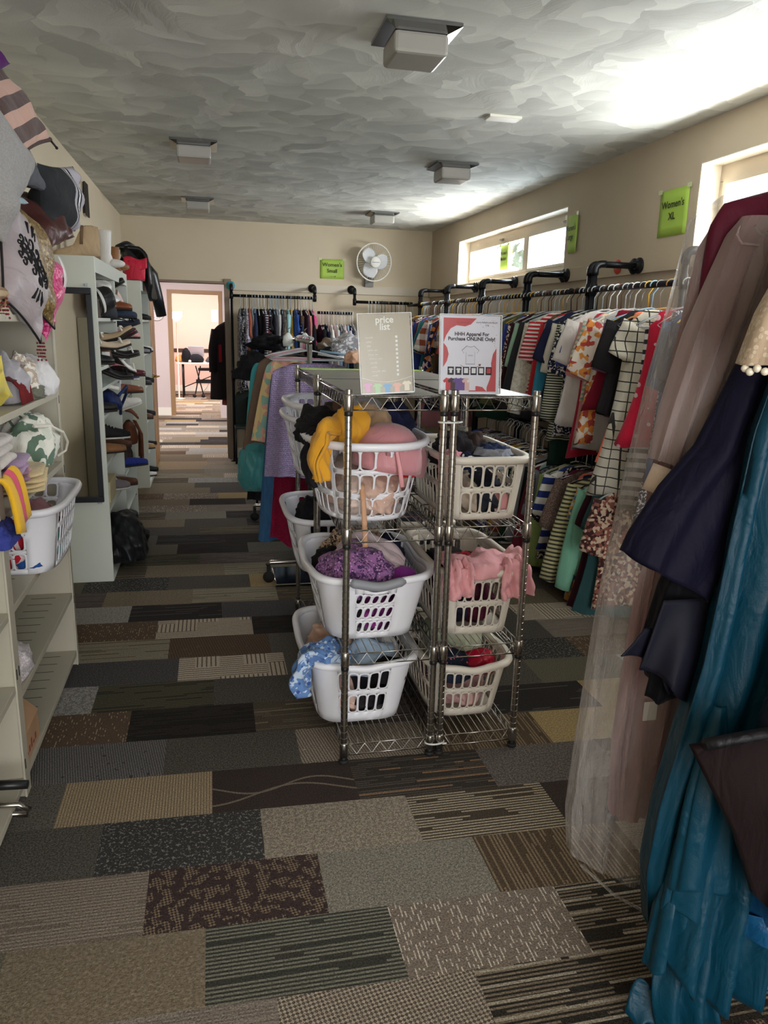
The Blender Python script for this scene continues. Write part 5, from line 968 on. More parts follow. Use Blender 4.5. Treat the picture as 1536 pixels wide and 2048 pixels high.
bx = thing('cardboard_box', 'tan cardboard box with an open flap on the lowest bookcase shelf', 'box', (-.735, 2.60, .071)); b = MB(); b.box((-.075, -.11, 0), (.085, .11, .10)); b.build('carton', mat('cardboard', (188, 150, 116), .85, var=.1), bx)
b = MB(); b.add([(.085, -.11, .10), (.085, .11, .10), (-.02, .13, .19), (-.02, -.09, .19)], [(0, 1, 2, 3)], True); b.build('flap', mat('cardboard', (188, 150, 116), .85, var=.1), bx, solid=.004); b = MB()
for i in range(5): b.box((.0855, -.08 + .03 * i, .02), (.0862, -.065 + .03 * i, .03 + .012 * (i % 3)))
b.build('red_print', mat('red_ink', (150, 70, 60), .7), bx)
sh = thing('umbrella_handle', 'curved chrome and black handle poking out at the bookcase foot', 'umbrella', (-.63, 2.28, .10)); b = MB(); b.tube([(-.22, .02, .03), (-.05, .01, .035), (.035, .0, .035)], [.016, .016, .014], 10); b.build('shaft', mat('black_plastic', (26, 26, 28), 0.35), sh)
b = MB(); b.tube([(-.2, -.01, -.035), (-.06, -.02, -.015), (.01, -.02, -.02), (.038, -.02, -.04), (.03, -.02, -.058), (-.02, -.02, -.05), (-.2, -.01, -.06)], .009, 10); b.build('hook', CHROME, sh)

# ------------------------------------------------------------------ shoes, hats and bags
SOLE = mat('white_sole', (216, 212, 204), .6); DSOLE = mat('dark_sole', (40, 34, 30), .7)
def shoe(kind, label, loc, rz, m, sole=None, cat='shoe', L=.26, m2=None, tilt=0.0):
    t = thing({'boot': 'boot', 'pump': 'heeled_shoe', 'sneaker': 'sneaker', 'loafer': 'loafer'}[kind], label, cat, loc, (tilt, 0, rz)); b = MB(); n = 18; sole = sole or DSOLE; hl = {'pump': .06, 'boot': .03, 'sneaker': .0, 'loafer': .0}[kind]
    prof = dict(sneaker=[(0, .030, .075), (.15, .036, .092), (.35, .036, .095), (.55, .038, .075), (.75, .043, .052), (.92, .036, .040), (1, .012, .026)], loafer=[(0, .028, .055), (.2, .034, .06), (.4, .034, .058), (.6, .038, .052), (.8, .042, .042), (.95, .03, .034), (1, .010, .024)], pump=[(0, .024, .05), (.2, .028, .05), (.4, .028, .036), (.6, .034, .034), (.8, .037, .032), (.94, .024, .026), (1, .006, .02)], boot=[(0, .034, .30), (.12, .040, .31), (.3, .042, .30), (.42, .040, .12), (.6, .042, .08), (.8, .042, .058), (.95, .032, .044), (1, .012, .028)])[kind]
    lift = lambda q: hl * max(0, 1 - q / .62) ** 1.3
    b.grid(lambda u, v: (lambda q, w, h: (w * math.cos(2 * PI * u) * (1 if math.sin(2 * PI * u) < .3 else 1 - .25 * (math.sin(2 * PI * u) - .3)), q * L, lift(q) + .012 + (h * max(0, math.sin(2 * PI * u)) ** .8 if math.sin(2 * PI * u) > 0 else 0)))(v, float(np.interp(v, [p[0] for p in prof], [p[1] for p in prof])), float(np.interp(v, [p[0] for p in prof], [p[2] for p in prof]))), n, 24, True)
    b.build('upper', m, t); s = MB(); s.grid(lambda u, v: (lambda q, w: ((w + .004) * math.cos(2 * PI * u) * (1 if 0 < v < 1 else .02), q * L, lift(q) + .006 + .010 * math.sin(2 * PI * u)))(-.01 + 1.02 * v, float(np.interp(v, [p[0] for p in prof], [p[1] for p in prof]))), 12, 20, True); s.build('sole', sole, t)
    if hl: h = MB(); h.tube([(0, .02, hl + .008), (0, .018, 0)], [.018 if kind == 'boot' else .012, .018 if kind == 'boot' else .006], 8); h.build('heel', sole, t)
    if kind == 'sneaker':
        for k in range(4): l = MB(); l.tube([(-.02, L * (.42 + .07 * k), .098 - .009 * k), (0, L * (.43 + .07 * k), .106 - .009 * k), (.02, L * (.42 + .07 * k), .098 - .009 * k)], .0032, 5); l.build('lace', SOLE, t)
    if kind == 'pump' and m2:
        for k in (.25, .75): l = MB(); l.tube([(-.036, L * k, .03 + lift(k)), (-.02, L * k, .062 + lift(k)), (.02, L * k, .062 + lift(k)), (.036, L * k, .03 + lift(k))], .006, 6); l.build('strap', m2, t)
    return t
def cap(label, loc, rot, m, brim, m2=None, r=.085):
    t = thing('baseball_cap', label, 'hat', loc, rot); b = MB(); b.lathe([(r, 0), (r * 1.0, .03), (r * .92, .07), (r * .68, .10), (r * .3, .117), (.001, .12)], 24); b.build('crown', m, t)
    k = MB(); k.grid(lambda u, v: ((r + .075 * v) * math.sin((u - .5) * 2.0) * (1 - .12 * v), -(r * .92 + .075 * v) * math.cos((u - .5) * 2.0 * (1 - .25 * v)), .008 - .02 * v - .03 * (u - .5) ** 2 * 4 * .4), 16, 6); k.build('brim', brim, t, solid=.003); b = MB(); b.ball((0, 0, .121), .007, 8); b.build('button', brim, t)
    if m2: p = MB(); p.box((-.028, -r * .98 - .003, .025), (.028, -r * .90, .07)); p.build('patch', m2, t, bevel=.003)
    return t
def brimhat(label, loc, rot, m, band, R=.14, r=.078, h=.095):
    t = thing('brimmed_hat', label, 'hat', loc, rot); b = MB(); b.lathe([(R, .012), (R * .9, .0), (r * 1.15, .002), (r, .01), (r * .93, h * .8), (r * .8, h), (r * .4, h * .9), (.001, h * .88)], 30); b.build('hat_body', m, t); b = MB(); b.lathe([(r * 1.03, .008), (r * 1.015, .035), (r * .99, .036)], 30); b.build('band', band, t); return t
LB, LT, LW = fabric((30, 28, 28), None, W_, 1, .45), fabric((150, 104, 66), None, W_, 1, .5), fabric((226, 222, 214), None, W_, 1, .5); BRN = fabric((92, 58, 42), None, W_, 1, .5); BURG = fabric((96, 28, 44), None, W_, 1, .3)
brimhat('white fedora with a black band on the top cabinet shelf', (-.70, 5.36, 1.70), (.25, .25, 0), LW, BLKF)
brimhat('black felt hat behind the white fedora', (-.75, 5.30, 1.64), (.1, 0, 0), LB, BLKF, .15); brimhat('round black hat with a white brim edge on its side below the fedora', (-.69, 5.10, 1.655), (0, 1.25, .5), LB, LW, .095, .078, .11)
cap('charcoal baseball cap next to the divider on the top shelf', (-.68, 5.43, 1.565), (0, 0, .6), fabric((58, 60, 64)), fabric((44, 44, 48)))
b = MB(); b.box((-.12, -.13, 0), (.12, .13, .11)); o = b.build('hat_box', mat('brown_card', (70, 52, 42), .6), bevel=.003); o.location = (-.77, 4.93, 1.561); tag(o, 'dark brown box under the hats on the top cabinet shelf', 'box')
shoe('loafer', 'black slip-on shoe standing on the shelf under the hats', (-.80, 4.95, 1.281), -.9, LB); cap('brown baseball cap with a cream patch under the black slip-on shoe', (-.70, 5.20, 1.285), (0, 0, .7), fabric((104, 76, 62)), fabric((150, 82, 84)), LW)
for k, (lb, p, r_, m_, m2, ti) in enumerate((('cream strappy heel tumbling off the shoe pile', (-.70, 5.02, 1.33), -1.2, fabric((206, 186, 160)), LW, .3), ('black and white strappy heel in the shoe pile', (-.66, 5.25, 1.28), -1.0, LB, LW, .2), ('burgundy patent heel on top of the shoe pile', (-.68, 5.42, 1.36), -1.3, BURG, None, .5), ('white bow heel hanging off the shelf front', (-.64, 5.32, 1.26), -.6, LW, LW, -.3), ('burgundy flat beneath the white bow heel', (-.66, 5.44, 1.18), -1.1, BURG, None, 0), ('black heel at the bottom of the shoe pile', (-.70, 5.12, 1.18), -1.0, LB, LB, 0), ('beige sandal leaning on the burgundy heel', (-.66, 5.12, 1.36), -1.7, fabric((190, 164, 130)), LW, .6))): shoe('pump', lb, p, r_, m_, None, 'shoe', .24, m2, ti)
shoe('loafer', 'black rounded shoe on the bare shelf below the shoe pile', (-.80, 4.85, 1.0), -1.0, LB); shoe('loafer', 'black loafer deeper on the bare shelf', (-.82, 5.1, 1.0), -1.0, LB)
NB = fabric((34, 48, 96), None, W_, 1, .5)
bg = thing('handbag', 'navy blue leather bag with a pale panel leaning off the shelf', 'bag', (-.67, 5.20, .997), (0, .2, .2)); crumple(.10, .17, .085, 80, .12, 4).build('bag_body', NB, bg); b = MB(); b.tube([(.05, -.12, .10), (.10, -.02, .16), (.12, .12, .10), (.11, .22, .0), (.12, .26, -.05)], .010, 8); b.build('strap', NB, bg); b = MB(); b.box((-.04, -.11, .13), (.05, -.02, .155)); b.build('panel', LW, bg, bevel=.008)
shoe('sneaker', 'black and white running shoe with a red stripe on the middle cabinet shelf', (-.80, 5.10, .80), -1.15, fabric((38, 36, 38), None, W_, 1, .6), SOLE, 'shoe', .29); shoe('loafer', 'tan leather loafer under the running shoe', (-.80, 5.05, .711), -1.0, LT, None, 'shoe', .28); shoe('loafer', 'brown leather loafer beside the tan one', (-.78, 5.28, .711), -1.1, BRN)
b = MB(); b.box((-.11, -.15, 0), (.11, .15, .13)); b.box((-.112, -.152, .085), (.112, .152, .132)); o = b.build('shoe_box', mat('cream_card', (206, 192, 152), .7), bevel=.002); o.location = (-.75, 5.05, .572 - .14); tag(o, 'cream shoe box with a lid on the cabinet shelf below the loafers', 'box')
shoe('sneaker', 'grey sneaker with a burgundy sole behind the cream shoe box', (-.80, 5.24, .432), -1.1, fabric((120, 112, 116)), SOLE); shoe('loafer', 'dark brown loafer next to the grey sneaker', (-.77, 5.38, .432), -1.2, BRN)
for k, (lb, p, r_, m_) in enumerate((('rust brown heeled shoe on the floor level of the cabinet', (-.78, 4.98, .20), -1.0, fabric((120, 70, 52))), ('black heeled shoe beside the rust brown one', (-.78, 5.16, .20), -1.1, LB), ('burgundy heeled shoe standing by the cabinet divider', (-.76, 5.34, .12), -1.1, BURG))): shoe('pump', lb, p, r_, m_, None, 'shoe', .25, None, .3)
bg = thing('duffel_bag', 'large black leather bag sagging out of the cabinet bottom', 'bag', (-.60, 5.02, .036), (0, 0, .1)); crumple(.17, .27, .21, 81, .2, 5, 2.2).build('bag_body', fabric((26, 27, 30), None, W_, 1, .4), bg)
for k in range(3): b = MB(); b.tube([(.06, .10 + .05 * k, .16), (.16, .17 + .05 * k, .09), (.15, .20 + .05 * k, .03)], [.022, .02, .008], 8); b.build('strap', LB, bg)
# second column
shoe('loafer', 'rust brown boot shoe on the top shelf of the far column', (-.78, 5.82, 1.62), -1.1, fabric((134, 74, 44), None, W_, 1, .4)); shoe('pump', 'black heeled shoe upright in the far column top shelf', (-.76, 5.76, 1.70), -1.0, LB, None, 'shoe', .24, None, .5); shoe('loafer', 'navy flat at the front of the far column top shelf', (-.76, 5.95, 1.566), -1.1, fabric((56, 66, 84))); shoe('pump', 'blush heel hanging off the far column top shelf', (-.70, 6.02, 1.66), -.8, fabric((226, 192, 180)), None, 'shoe', .23, None, -.5)
shoe('pump', 'navy strappy heel on the second shelf of the far column', (-.70, 5.95, 1.46), -1.0, fabric((44, 48, 60)), None, 'shoe', .24, LB, .3)
for k, (lb, p, s_, c) in enumerate((('white shoe box stacked in the far column', (-.77, 5.92, 1.286), (.10, .15, .13), (224, 226, 232)), ('pale lilac shoe box under the blue shoe', (-.77, 5.95, 1.011), (.10, .15, .11), (206, 198, 222)), ('kraft shoe box at the back of the far column', (-.79, 6.02, .741), (.09, .14, .12), (190, 180, 160)))):
    t = thing('shoe_box', lb, 'box', p); b = MB(); b.box((-s_[0], -s_[1], 0), (s_[0], s_[1], s_[2])); m_ = mat('card_%d' % k, c, .7); b.build('box_body', m_, t); b = MB(); b.box((-s_[0] - .003, -s_[1] - .003, s_[2] - .035), (s_[0] + .003, s_[1] + .003, s_[2] + .003)); b.build('lid', m_, t, bevel=.002)
shoe('loafer', 'pink slipper on the white shoe box', (-.74, 6.0, 1.42), -1.0, fabric((206, 150, 150))); shoe('sneaker', 'blue and white sneaker on the lilac box', (-.76, 5.86, 1.124), -1.1, fabric((70, 86, 120)), SOLE); shoe('loafer', 'rust brown loafer at the shelf edge of the far column', (-.74, 6.05, 1.011), -1.0, fabric((128, 76, 52), None, W_, 1, .45)); shoe('sneaker', 'white sneaker standing above the fringed bag', (-.74, 5.9, .87), -1.1, LW, SOLE, tilt=.3)
fb_ = thing('fringed_handbag', 'brown suede bag with long fringe hanging out of the cabinet', 'bag', (-.635, 6.12, .62), (0, 0, .15)); FS = fabric((92, 52, 36), 'fleece', (120, 72, 50)); crumple(.065, .13, .13, 82, .1, 4).build('bag_body', FS, fb_); b = MB()
for i in range(26):
    y = -.13 + .0104 * i; b.tube([(.05 + .01 * math.sin(i), y, .17), (.085 + .008 * math.sin(i * 2.1), y, .09), (.082 + .01 * math.sin(i * 1.3), y + .006, -.09 - .03 * math.sin(i * 1.7))], .0042, 5)
b.build('fringe', FS, fb_); b = MB(); b.grid(lambda u, v: (-.02 + .09 * v, -.12 + .24 * u, .265 - .06 * v * v + .01 * math.sin(9 * u)), 14, 6); b.build('flap', FS, fb_, solid=.008)
shoe('loafer', 'cobalt blue shoe under the fringed bag', (-.72, 5.9, .472), -1.0, fabric((44, 56, 130))); bg = thing('handbag', 'dark brown slouchy bag on the low shelf of the far column', 'bag', (-.69, 6.05, .472), (0, 0, 0)); crumple(.09, .14, .13, 83, .2, 4).build('bag_body', fabric((60, 46, 44)), bg); b = MB(); b.tube([(.02, -.1, .18), (.05, 0, .25), (.02, .1, .18)], .007, 6); b.build('handle', BRN, bg)
for k, (y, lb) in enumerate(((5.86, 'tall black boot nearest the divider on the cabinet floor'), (6.0, 'tall black boot behind the other one on the cabinet floor'))): shoe('boot', lb, (-.84, y, .04), -1.2, LB, None, 'boot', .26)
# cabinet two: black and white shoes glimpsed edge on
for z, row in ((1.561, (('black', 7.7), ('dark green', 7.95))), (1.251, (('grey', 7.6), ('black suede', 7.8), ('white', 8.0))), (.951, (('charcoal', 7.65), ('black strappy', 7.95))), (.621, (('brown', 7.65), ('black leather', 7.95))), (.321, (('tan', 7.7), ('black canvas', 7.95))), (.036, (('white canvas', 7.75), ('black wedge', 8.0)))):
    for cn, y in row:
        c = dict(black=(28, 28, 30), white=(222, 220, 214), grey=(128, 128, 132), brown=(96, 66, 48), tan=(170, 130, 90), charcoal=(58, 58, 62), dark=(50, 64, 56)).get(cn.split()[0], (40, 40, 44)); shoe('loafer' if len(cn) % 2 else 'pump', '%s shoe on the %s shelf of the far cabinet' % (cn, {1.561: 'top', 1.251: 'second', .951: 'third', .621: 'fourth', .321: 'fifth', .036: 'lowest'}[z]), (-.80, y, z), -1.2, fabric(c, None, W_, 1, .5), None, 'shoe', .25)
# on top of the cabinets
def ankle_boot(label, loc, rz, m):
    t = thing('ankle_boot', label, 'boot', loc, (0, 0, rz)); b = MB(); pr = [(0, .036, .17), (.14, .046, .185), (.3, .048, .19), (.42, .045, .155), (.55, .044, .085), (.75, .045, .065), (.93, .034, .05), (1, .012, .03)]; L = .27
    b.grid(lambda u, v: (lambda w, h: (w * math.cos(2 * PI * u) * (1 if math.sin(2 * PI * u) < .3 else 1 - .2 * (math.sin(2 * PI * u) - .3)), v * L, .03 * max(0, 1 - v / .5) + .012 + (h * max(0, math.sin(2 * PI * u)) ** .7)))(float(np.interp(v, [p[0] for p in pr], [p[1] for p in pr])), float(np.interp(v, [p[0] for p in pr], [p[2] for p in pr]))), 20, 26, True); b.build('upper', m, t)
    b = MB(); b.box((-.04, .0, 0), (.04, .09, .035)); b.box((-.042, .0, .012 + .0), (.042, L * .95, .022)); b.build('sole', fabric((150, 118, 90)), t, bevel=.008); b = MB(); b.grid(lambda u, v: (-.043 + .002 * v, .10 + .02 * u - .01 * v, .10 + .11 * v), 4, 6); b.build('zip', fabric((120, 96, 70)), t, solid=.003); return t
AB = fabric((196, 170, 136)); ankle_boot('beige suede ankle boot on top of the shoe cabinet, toe to the wall', (-.66, 5.22, 1.892), 1.9, AB); ankle_boot('beige suede ankle boot behind its mate on the shoe cabinet', (-.68, 5.42, 1.892), 1.7, AB)
t = thing('tall_boot', 'tall white boot standing on the shoe cabinet behind the suede boots', 'boot', (-.68, 5.66, 1.892), (0, 0, 0)); b = MB(); b.lathe([(.0, 0), (.05, .0), (.05, .06), (.04, .09), (.05, .22), (.052, .24), (.046, .24), (.03, .2)], 18); b.build('shaft', LW, t); b = MB(); b.ball((.05, 0, .03), .05, 12, (1.6, .8, .6)); b.build('toe', LW, t)
t = thing('tall_boot', 'tan boot lying beside the white boot on the cabinet', 'boot', (-.66, 5.95, 1.892), (0, 0, .3)); b = MB(); b.lathe([(.0, 0), (.05, .0), (.048, .06), (.04, .08), (.046, .16), (.04, .16), (.03, .1)], 18); b.build('shaft', LT, t); b = MB(); b.ball((.04, 0, .03), .045, 12, (1.6, .8, .6)); b.build('toe', LT, t)
t = thing('table_lamp_finial', 'small dark figurine on the wall side of the cabinet top', 'ornament', (-.80, 5.75, 1.892)); t.name = 'figurine'; b = MB(); b.lathe([(.0, 0), (.02, 0), (.018, .02), (.008, .05), (.008, .17), (.012, .19)], 14); b.build('stem', LB, t); b = MB(); b.ball((0, 0, .205), .022, 12); b.build('head', LB, t)
t = thing('handbag', 'bright red handbag on top of the far shoe cabinet', 'bag', (-.66, 7.52, 1.901), (0, 0, .2)); RB = fabric((196, 24, 56), None, W_, 1, .45); crumple(.09, .14, .11, 84, .08, 4, 2.6, .6, .45).build('bag_body', RB, t); b = MB(); b.grid(lambda u, v: (-.10 + .2 * u, -.12 - .01 * v, .19 - .09 * v + .012 * math.sin(7 * u)), 12, 6); b.build('flap', RB, t, solid=.008)
b = MB(); b.tube([(.02, .12, .16), (.08, .15, .06), (.085, .15, -.06)], .006, 6); b.build('strap', RB, t)
t = thing('leather_jacket', 'black leather jacket slung over the end of the far shoe cabinet', 'jacket', (-.64, 7.85, 1.901)); JL = mat('black_leather', (22, 24, 28), .32, bump=.3, bscale=60, spec=.6)
def jk(u, v): a = v; return (-.16 + .22 * min(1, a * 2.2) + .10 * max(0, a - .45) + .02 * math.sin(8 * u + 3 * v), -.24 + .46 * u + .02 * math.sin(6 * v), .30 - .10 * math.sin(3 * u) - .48 * max(0, a - .35) ** 1.0 - .05 * a + .02 * math.sin(9 * u + 2 * a))
b = MB(); b.grid(jk, 22, 22); b.build('jacket_body', JL, t, solid=.03); b = MB(); b.tube([(-.1, -.2, .26), (-.06, -.26, .2), (.02, -.24, .12), (.08, -.16, .02)], [.05, .055, .05, .045], 12); b.build('sleeve', JL, t); b = MB(); b.tube([(.0, .12, .2), (.10, .18, .08), (.14, .2, -.12), (.17, .24, -.30)], [.06, .06, .055, .05], 12); b.build('sleeve', JL, t)
b = MB(); b.tube([(-.16, -.2, .30), (-.10, -.08, .335), (-.08, .08, .33), (-.12, .2, .29)], [.02, .03, .03, .02], 10, sx=1.6); b.build('collar', JL, t)
# ------------------------------------------------------------------ ceiling fixtures, fan, signs
FROSTG = mat('frosted_shade', (158, 156, 148), 0.35, spec=0.5)
LIGHTS = (((.80, 3.16), 'square ceiling light closest to the camera'), ((-.07, 5.36), 'square ceiling light above the shoe cabinet'), ((1.67, 5.44), 'square ceiling light by the near end of the far window'), ((-.08, 7.66), 'square ceiling light in front of the doorway'), ((1.70, 7.84), 'square ceiling light nearest the wall fan'))
for (x, y), lb in LIGHTS:
    t = thing('ceiling_light', lb, 'light fixture', (x, y, ZC), 0, 'square ceiling lights'); b = MB()
    a, c = .145, .10
    b.add([(-a, -a, -.002), (a, -a, -.002), (a, a, -.002), (-a, a, -.002), (-a, -a, -.014), (a, -a, -.014), (a, a, -.014), (-a, a, -.014), (-c, -c, -.03), (c, -c, -.03), (c, c, -.03), (-c, c, -.03)], [(0, 1, 5, 4), (1, 2, 6, 5), (2, 3, 7, 6), (3, 0, 4, 7), (4, 5, 9, 8), (5, 6, 10, 9), (6, 7, 11, 10), (7, 4, 8, 11), (3, 2, 1, 0)], True); b.build('plate', mat('polished_plate', (150, 150, 152), .12, 1.0), t)
    b = MB(); b.box((-.105, -.105, -.105), (.105, .105, -.028)); b.build('glass_shade', FROSTG, t, bevel=.014)
b = MB(); b.box((-.09, -.045, -.014), (.09, .045, 0)); o = b.build('ceiling_plate', mat('painted_plate', (206, 204, 192), .4), bevel=.003); o.location = (1.55, 4.17, ZC); tag(o, 'small painted cover plate on the ceiling', 'plate')
fan = thing('wall_fan', 'white round wall fan mounted above the pipe rail', 'fan', (1.84, 8.86, 2.262), (.05, 0, .12)); FW = mat('fan_white', (226, 224, 214), .4); R = .205
b = MB(); b.tube([(R * math.cos(a), 0, R * math.sin(a)) for a in [i * PI / 24 for i in range(48)]], .0075, 8, closed=True); b.tube([(.05 * math.cos(a), -.05, .05 * math.sin(a)) for a in [i * PI / 12 for i in range(24)]], .003, 6, closed=True); b.build('rim_ring', FW, fan)
b = MB()
for i in range(40):
    a = i * PI / 20; c, s = math.cos(a), math.sin(a); b.tube([(.055 * c, -.052, .055 * s), (.12 * c, -.05, .12 * s), (.18 * c, -.034, .18 * s), (R * c, 0, R * s)], .0011, 4)
    b.tube([(R * c, 0, R * s), (.18 * c, .045, .18 * s), (.05 * c, .06, .05 * s)], .0011, 4)
b.build('wire_guard', FW, fan); b = MB(); b.lathe([(.001, 0), (.058, 0), (.062, .006), (.055, .014), (.001, .018)], 28, (0, -.05, 0), Euler((PI / 2, 0, 0)).to_matrix()); hub = b.build('hub_cap', FW, fan)
me = text_mesh('~~~~~', .03, .0004, 'CENTER', .001); me.materials.append(mat('blue_print', (70, 84, 130), .5)); o = put('logo', me, hub); o.location = (0, -.0695, 0); o.rotation_euler = (PI / 2, 0, 0)
FBL = mat('fan_blade', (216, 220, 222), .35)
for k in range(3):
    b = MB(); a0 = PI / 2 + .55 + k * 2 * PI / 3
    def bl(u, v): r = .045 + .125 * v; w = (.05 + .10 * math.sin(PI * (.12 + .75 * v))); t = (u - .5) * w / r * 1.25 + .12 * v; return (r * math.cos(a0 + t), .02 - .045 * (u - .5), r * math.sin(a0 + t))
    b.grid(bl, 10, 12); b.build('fan_blade', FBL, fan, solid=.002)
b = MB(); b.lathe([(.001, -.02), (.045, -.02), (.05, .03), (.045, .07), (.001, .075)], 20, (0, .025, 0), Euler((-PI / 2, 0, 0)).to_matrix()); b.build('motor', FW, fan); b = MB(); b.tube([(0, .07, -.02), (0, .10, -.10), (0, .14, -.20)], .018, 10); b.box((-.05, .14, -.27), (.05, .19, -.17)); b.build('wall_bracket', mat('fan_grey', (120, 116, 110), .5), fan)
LIME = mat('lime_card', (168, 202, 84), .6); TAPE = mat('clear_tape', (206, 214, 170), .2)
def lime_sign(lb, txt, loc, rz, W, H, size, arrow=False):
    t = thing('paper_sign', lb, 'sign', loc, rz, 'lime green size signs'); b = MB(); b.grid(lambda u, v: ((u - .5) * W, -.003 - .006 * math.sin(PI * u) * v, (v - .5) * H), 8, 6); b.build('sheet', LIME, t, solid=.0012)
    me = text_mesh(txt, size, .0002, 'CENTER', .0007, 1.15); me.materials.append(mat('sign_ink', (46, 54, 24), .6)); o = put('lettering', me, t); o.location = (0, -.0105, .012); o.rotation_euler = (PI / 2, 0, 0)
    if arrow: a = MB(); a.prism([(.03, -.075), (.045, -.082), (.03, -.089)], -.0103, -.0100); a.prism([(-.03, -.0808), (.03, -.0808), (.03, -.083), (-.03, -.083)], -.0103, -.0100); a.build('arrow', mat('sign_ink', (46, 54, 24), .6), t)
    for sx in (-1, 1): p = MB(); p.box((sx * W / 2 - .02, -.0085, H / 2 - .012), (sx * W / 2 + .02, -.0078, H / 2 + .012)); p.build('tape', TAPE, t)
    return t
lime_sign("lime paper sign reading Women's Small beside the wall fan", "Women's\nSmall", (1.39, YB, 2.183), 0, .28, .215, .058, True)
lime_sign("lime paper sign reading Women's XL between the two windows", "Women's\nXL", (XR, 4.10, 2.22), -PI / 2, .28, .25, .056)
lime_sign("lime paper sign reading Women's Large at the edge of the far window", "Women's\nLarge", (XR - .002, 5.375, 2.235), -PI / 2 - .12, .24, .26, .054)
lime_sign("lime paper sign reading Women's Medium stuck on the window sash", "Women's\nMedium", (XR + .128, 7.02, 2.21), -PI / 2, .20, .22, .044)
# ------------------------------------------------------------------ rolling rail behind the wire racks
rr = thing('rolling_clothes_rail', 'chrome rolling clothes rail behind the wire racks, heaped with blankets', 'clothes rail', (.56, 4.45, 0)); b = MB(); b.tube([(0, 0, 1.455), (0, 1.6, 1.455)], .0145, 12); b.build('hanging_rail', CHROME, rr)
for y in (.03, 1.57):
    b = MB(); b.tube([(0, y, .13), (0, y, 1.455)], .0145, 12); b.build('post', CHROME, rr); b = MB(); b.tube([(-.26, y, .11), (-.24, y, .13), (.24, y, .13), (.26, y, .11)], .013, 10); b.build('foot_bar', CHROME, rr)
    for x in (-.25, .25): c = MB(); c.lathe([(.001, -.012), (.034, -.012), (.036, 0), (.034, .012), (.001, .012)], 18, (x, y, .037), Euler((PI / 2, 0, 0)).to_matrix()); c.box((x - .012, y - .016, .04), (x + .012, y + .016, .11)); c.build('caster', RUBBER, rr)
def panel(name, lb, xa, xb, y, zt, zb, m, seed, top=None, th=.02, fold=.02, nf=4.0, slant=0.0, cat='blanket', round_=.0):
    """cloth hanging from a hanger: closed, gathered sheet; xa..xb at the hem, 'top' = (xa, xb) at the rail"""
    r = random.Random(seed); p1, p2 = r.random() * 6, r.random() * 6; ta, tb = top or (xa, xb); b = MB()
    def fn(u, v):
        a = 2 * PI * u; c, s = math.cos(a), math.sin(a); q = v ** .8; x0 = ta + (xa - ta) * q; x1 = tb + (xb - tb) * q; f = (c + 1) / 2; x = x0 + (x1 - x0) * f; z = zt + (zb - zt) * v + slant * (f - .5) * v - .05 * abs(c) ** 3 * (1 - v) + round_ * (1 - s * s) * 0
        return (x, y + th * s * (.35 + .65 * min(1, v * 4)) + fold * v * math.sin(nf * PI * f + p1 + .8 * v) + .3 * fold * math.sin(2.3 * nf * PI * f + p2), z + .008 * math.sin(11 * f + p2) * v)
    b.grid(fn, 56, 34, True); n = len(b.v); b.f += [list(range(56)), list(range(n - 56, n))[::-1]]; b.mi += [0, 0]; b.flat += [False, False]
    return tag(b.build(name, m), lb, cat)
LAV = fabric((150, 132, 176), 'crochet', (206, 192, 226), 1.0)
panel('crochet_blanket', 'lilac crochet blanket hanging at the end of the rolling rail', .29, .84, 4.47, 1.335, .655, LAV, 1, (.345, .84), .035, .022, 5, -.04)
panel('crochet_wrap', 'crimson crochet wrap hanging longer, below the lilac blanket', .33, .56, 4.60, 1.33, .21, fabric((150, 24, 62), 'crochet', (206, 50, 96), 1.2), 2, (.42, .58), .025, .025, 3, -.10)
panel('wide_leg_jeans', 'blue denim wide trousers hanging low behind the crimson wrap', .265, .50, 4.74, 1.30, .20, fabric((44, 84, 126), 'denim', (76, 120, 164), 1.0), 3, (.36, .60), .03, .02, 3, 0.0, 'trousers')
panel('crochet_shawl', 'pastel rainbow crochet shawl between the lilac blanket and the brown suede skirt', .235, .60, 4.85, 1.35, .82, fabric((226, 168, 150), 'multi', (150, 190, 176), .9, .8, .1, (232, 206, 150)), 4, (.34, .62), .025, .02, 4)
panel('suede_skirt', 'brown suede skirt hanging behind the pastel crochet shawl', .185, .56, 5.0, 1.36, .76, fabric((104, 84, 70), 'fleece', (124, 102, 86)), 5, (.30, .62), .03, .02, 3, 0, 'skirt')
panel('satin_trousers', 'teal satin harem trousers bulging beneath the brown suede skirt', .16, .42, 5.12, 1.30, .50, fabric((58, 130, 134), None, W_, 1, .4, .3), 6, (.30, .56), .055, .03, 3, .0, 'trousers')
cloth('teal_parachute_hem', 'puffed teal hem of loose trousers beside the lilac blanket', (.27, 5.0, .47), 0, (.13, .10, .19), fabric((66, 140, 142), None, W_, 1, .4, .3), 90, 'trousers', None, .14, 5, 2.2, .8)
panel('turquoise_scarf', 'turquoise scarf edge behind the brown suede skirt', .21, .30, 5.16, 1.30, .80, fabric((76, 170, 176)), 7, (.26, .36), .01, .01, 2, 0, 'scarf')
panel('black_trousers', 'black trousers hanging behind the teal satin trousers', .22, .50, 5.3, 1.33, .34, fabric(K_), 8, (.32, .60), .03, .02, 3, 0, 'trousers')
for k, (c, y) in enumerate((((36, 36, 40), 5.45), ((70, 60, 80), 5.56), ((160, 150, 140), 5.67), ((40, 60, 70), 5.78), ((90, 40, 50), 5.89))): panel('hanging_garment', '%s garment towards the far end of the rolling rail' % ('black', 'dusky purple', 'stone', 'dark teal', 'wine red')[k], .30, .80, y, 1.34, .70 - .05 * k, fabric(c), 10 + k, (.36, .76), .03, .02, 4, 0, 'shirt')
hk_ = ('clear plastic', 'clear plastic', 'steel wire', 'clear plastic', 'green plastic', 'pink plastic', 'clear plastic', 'pink plastic', 'white plastic', 'clear plastic', 'white plastic', 'black plastic')
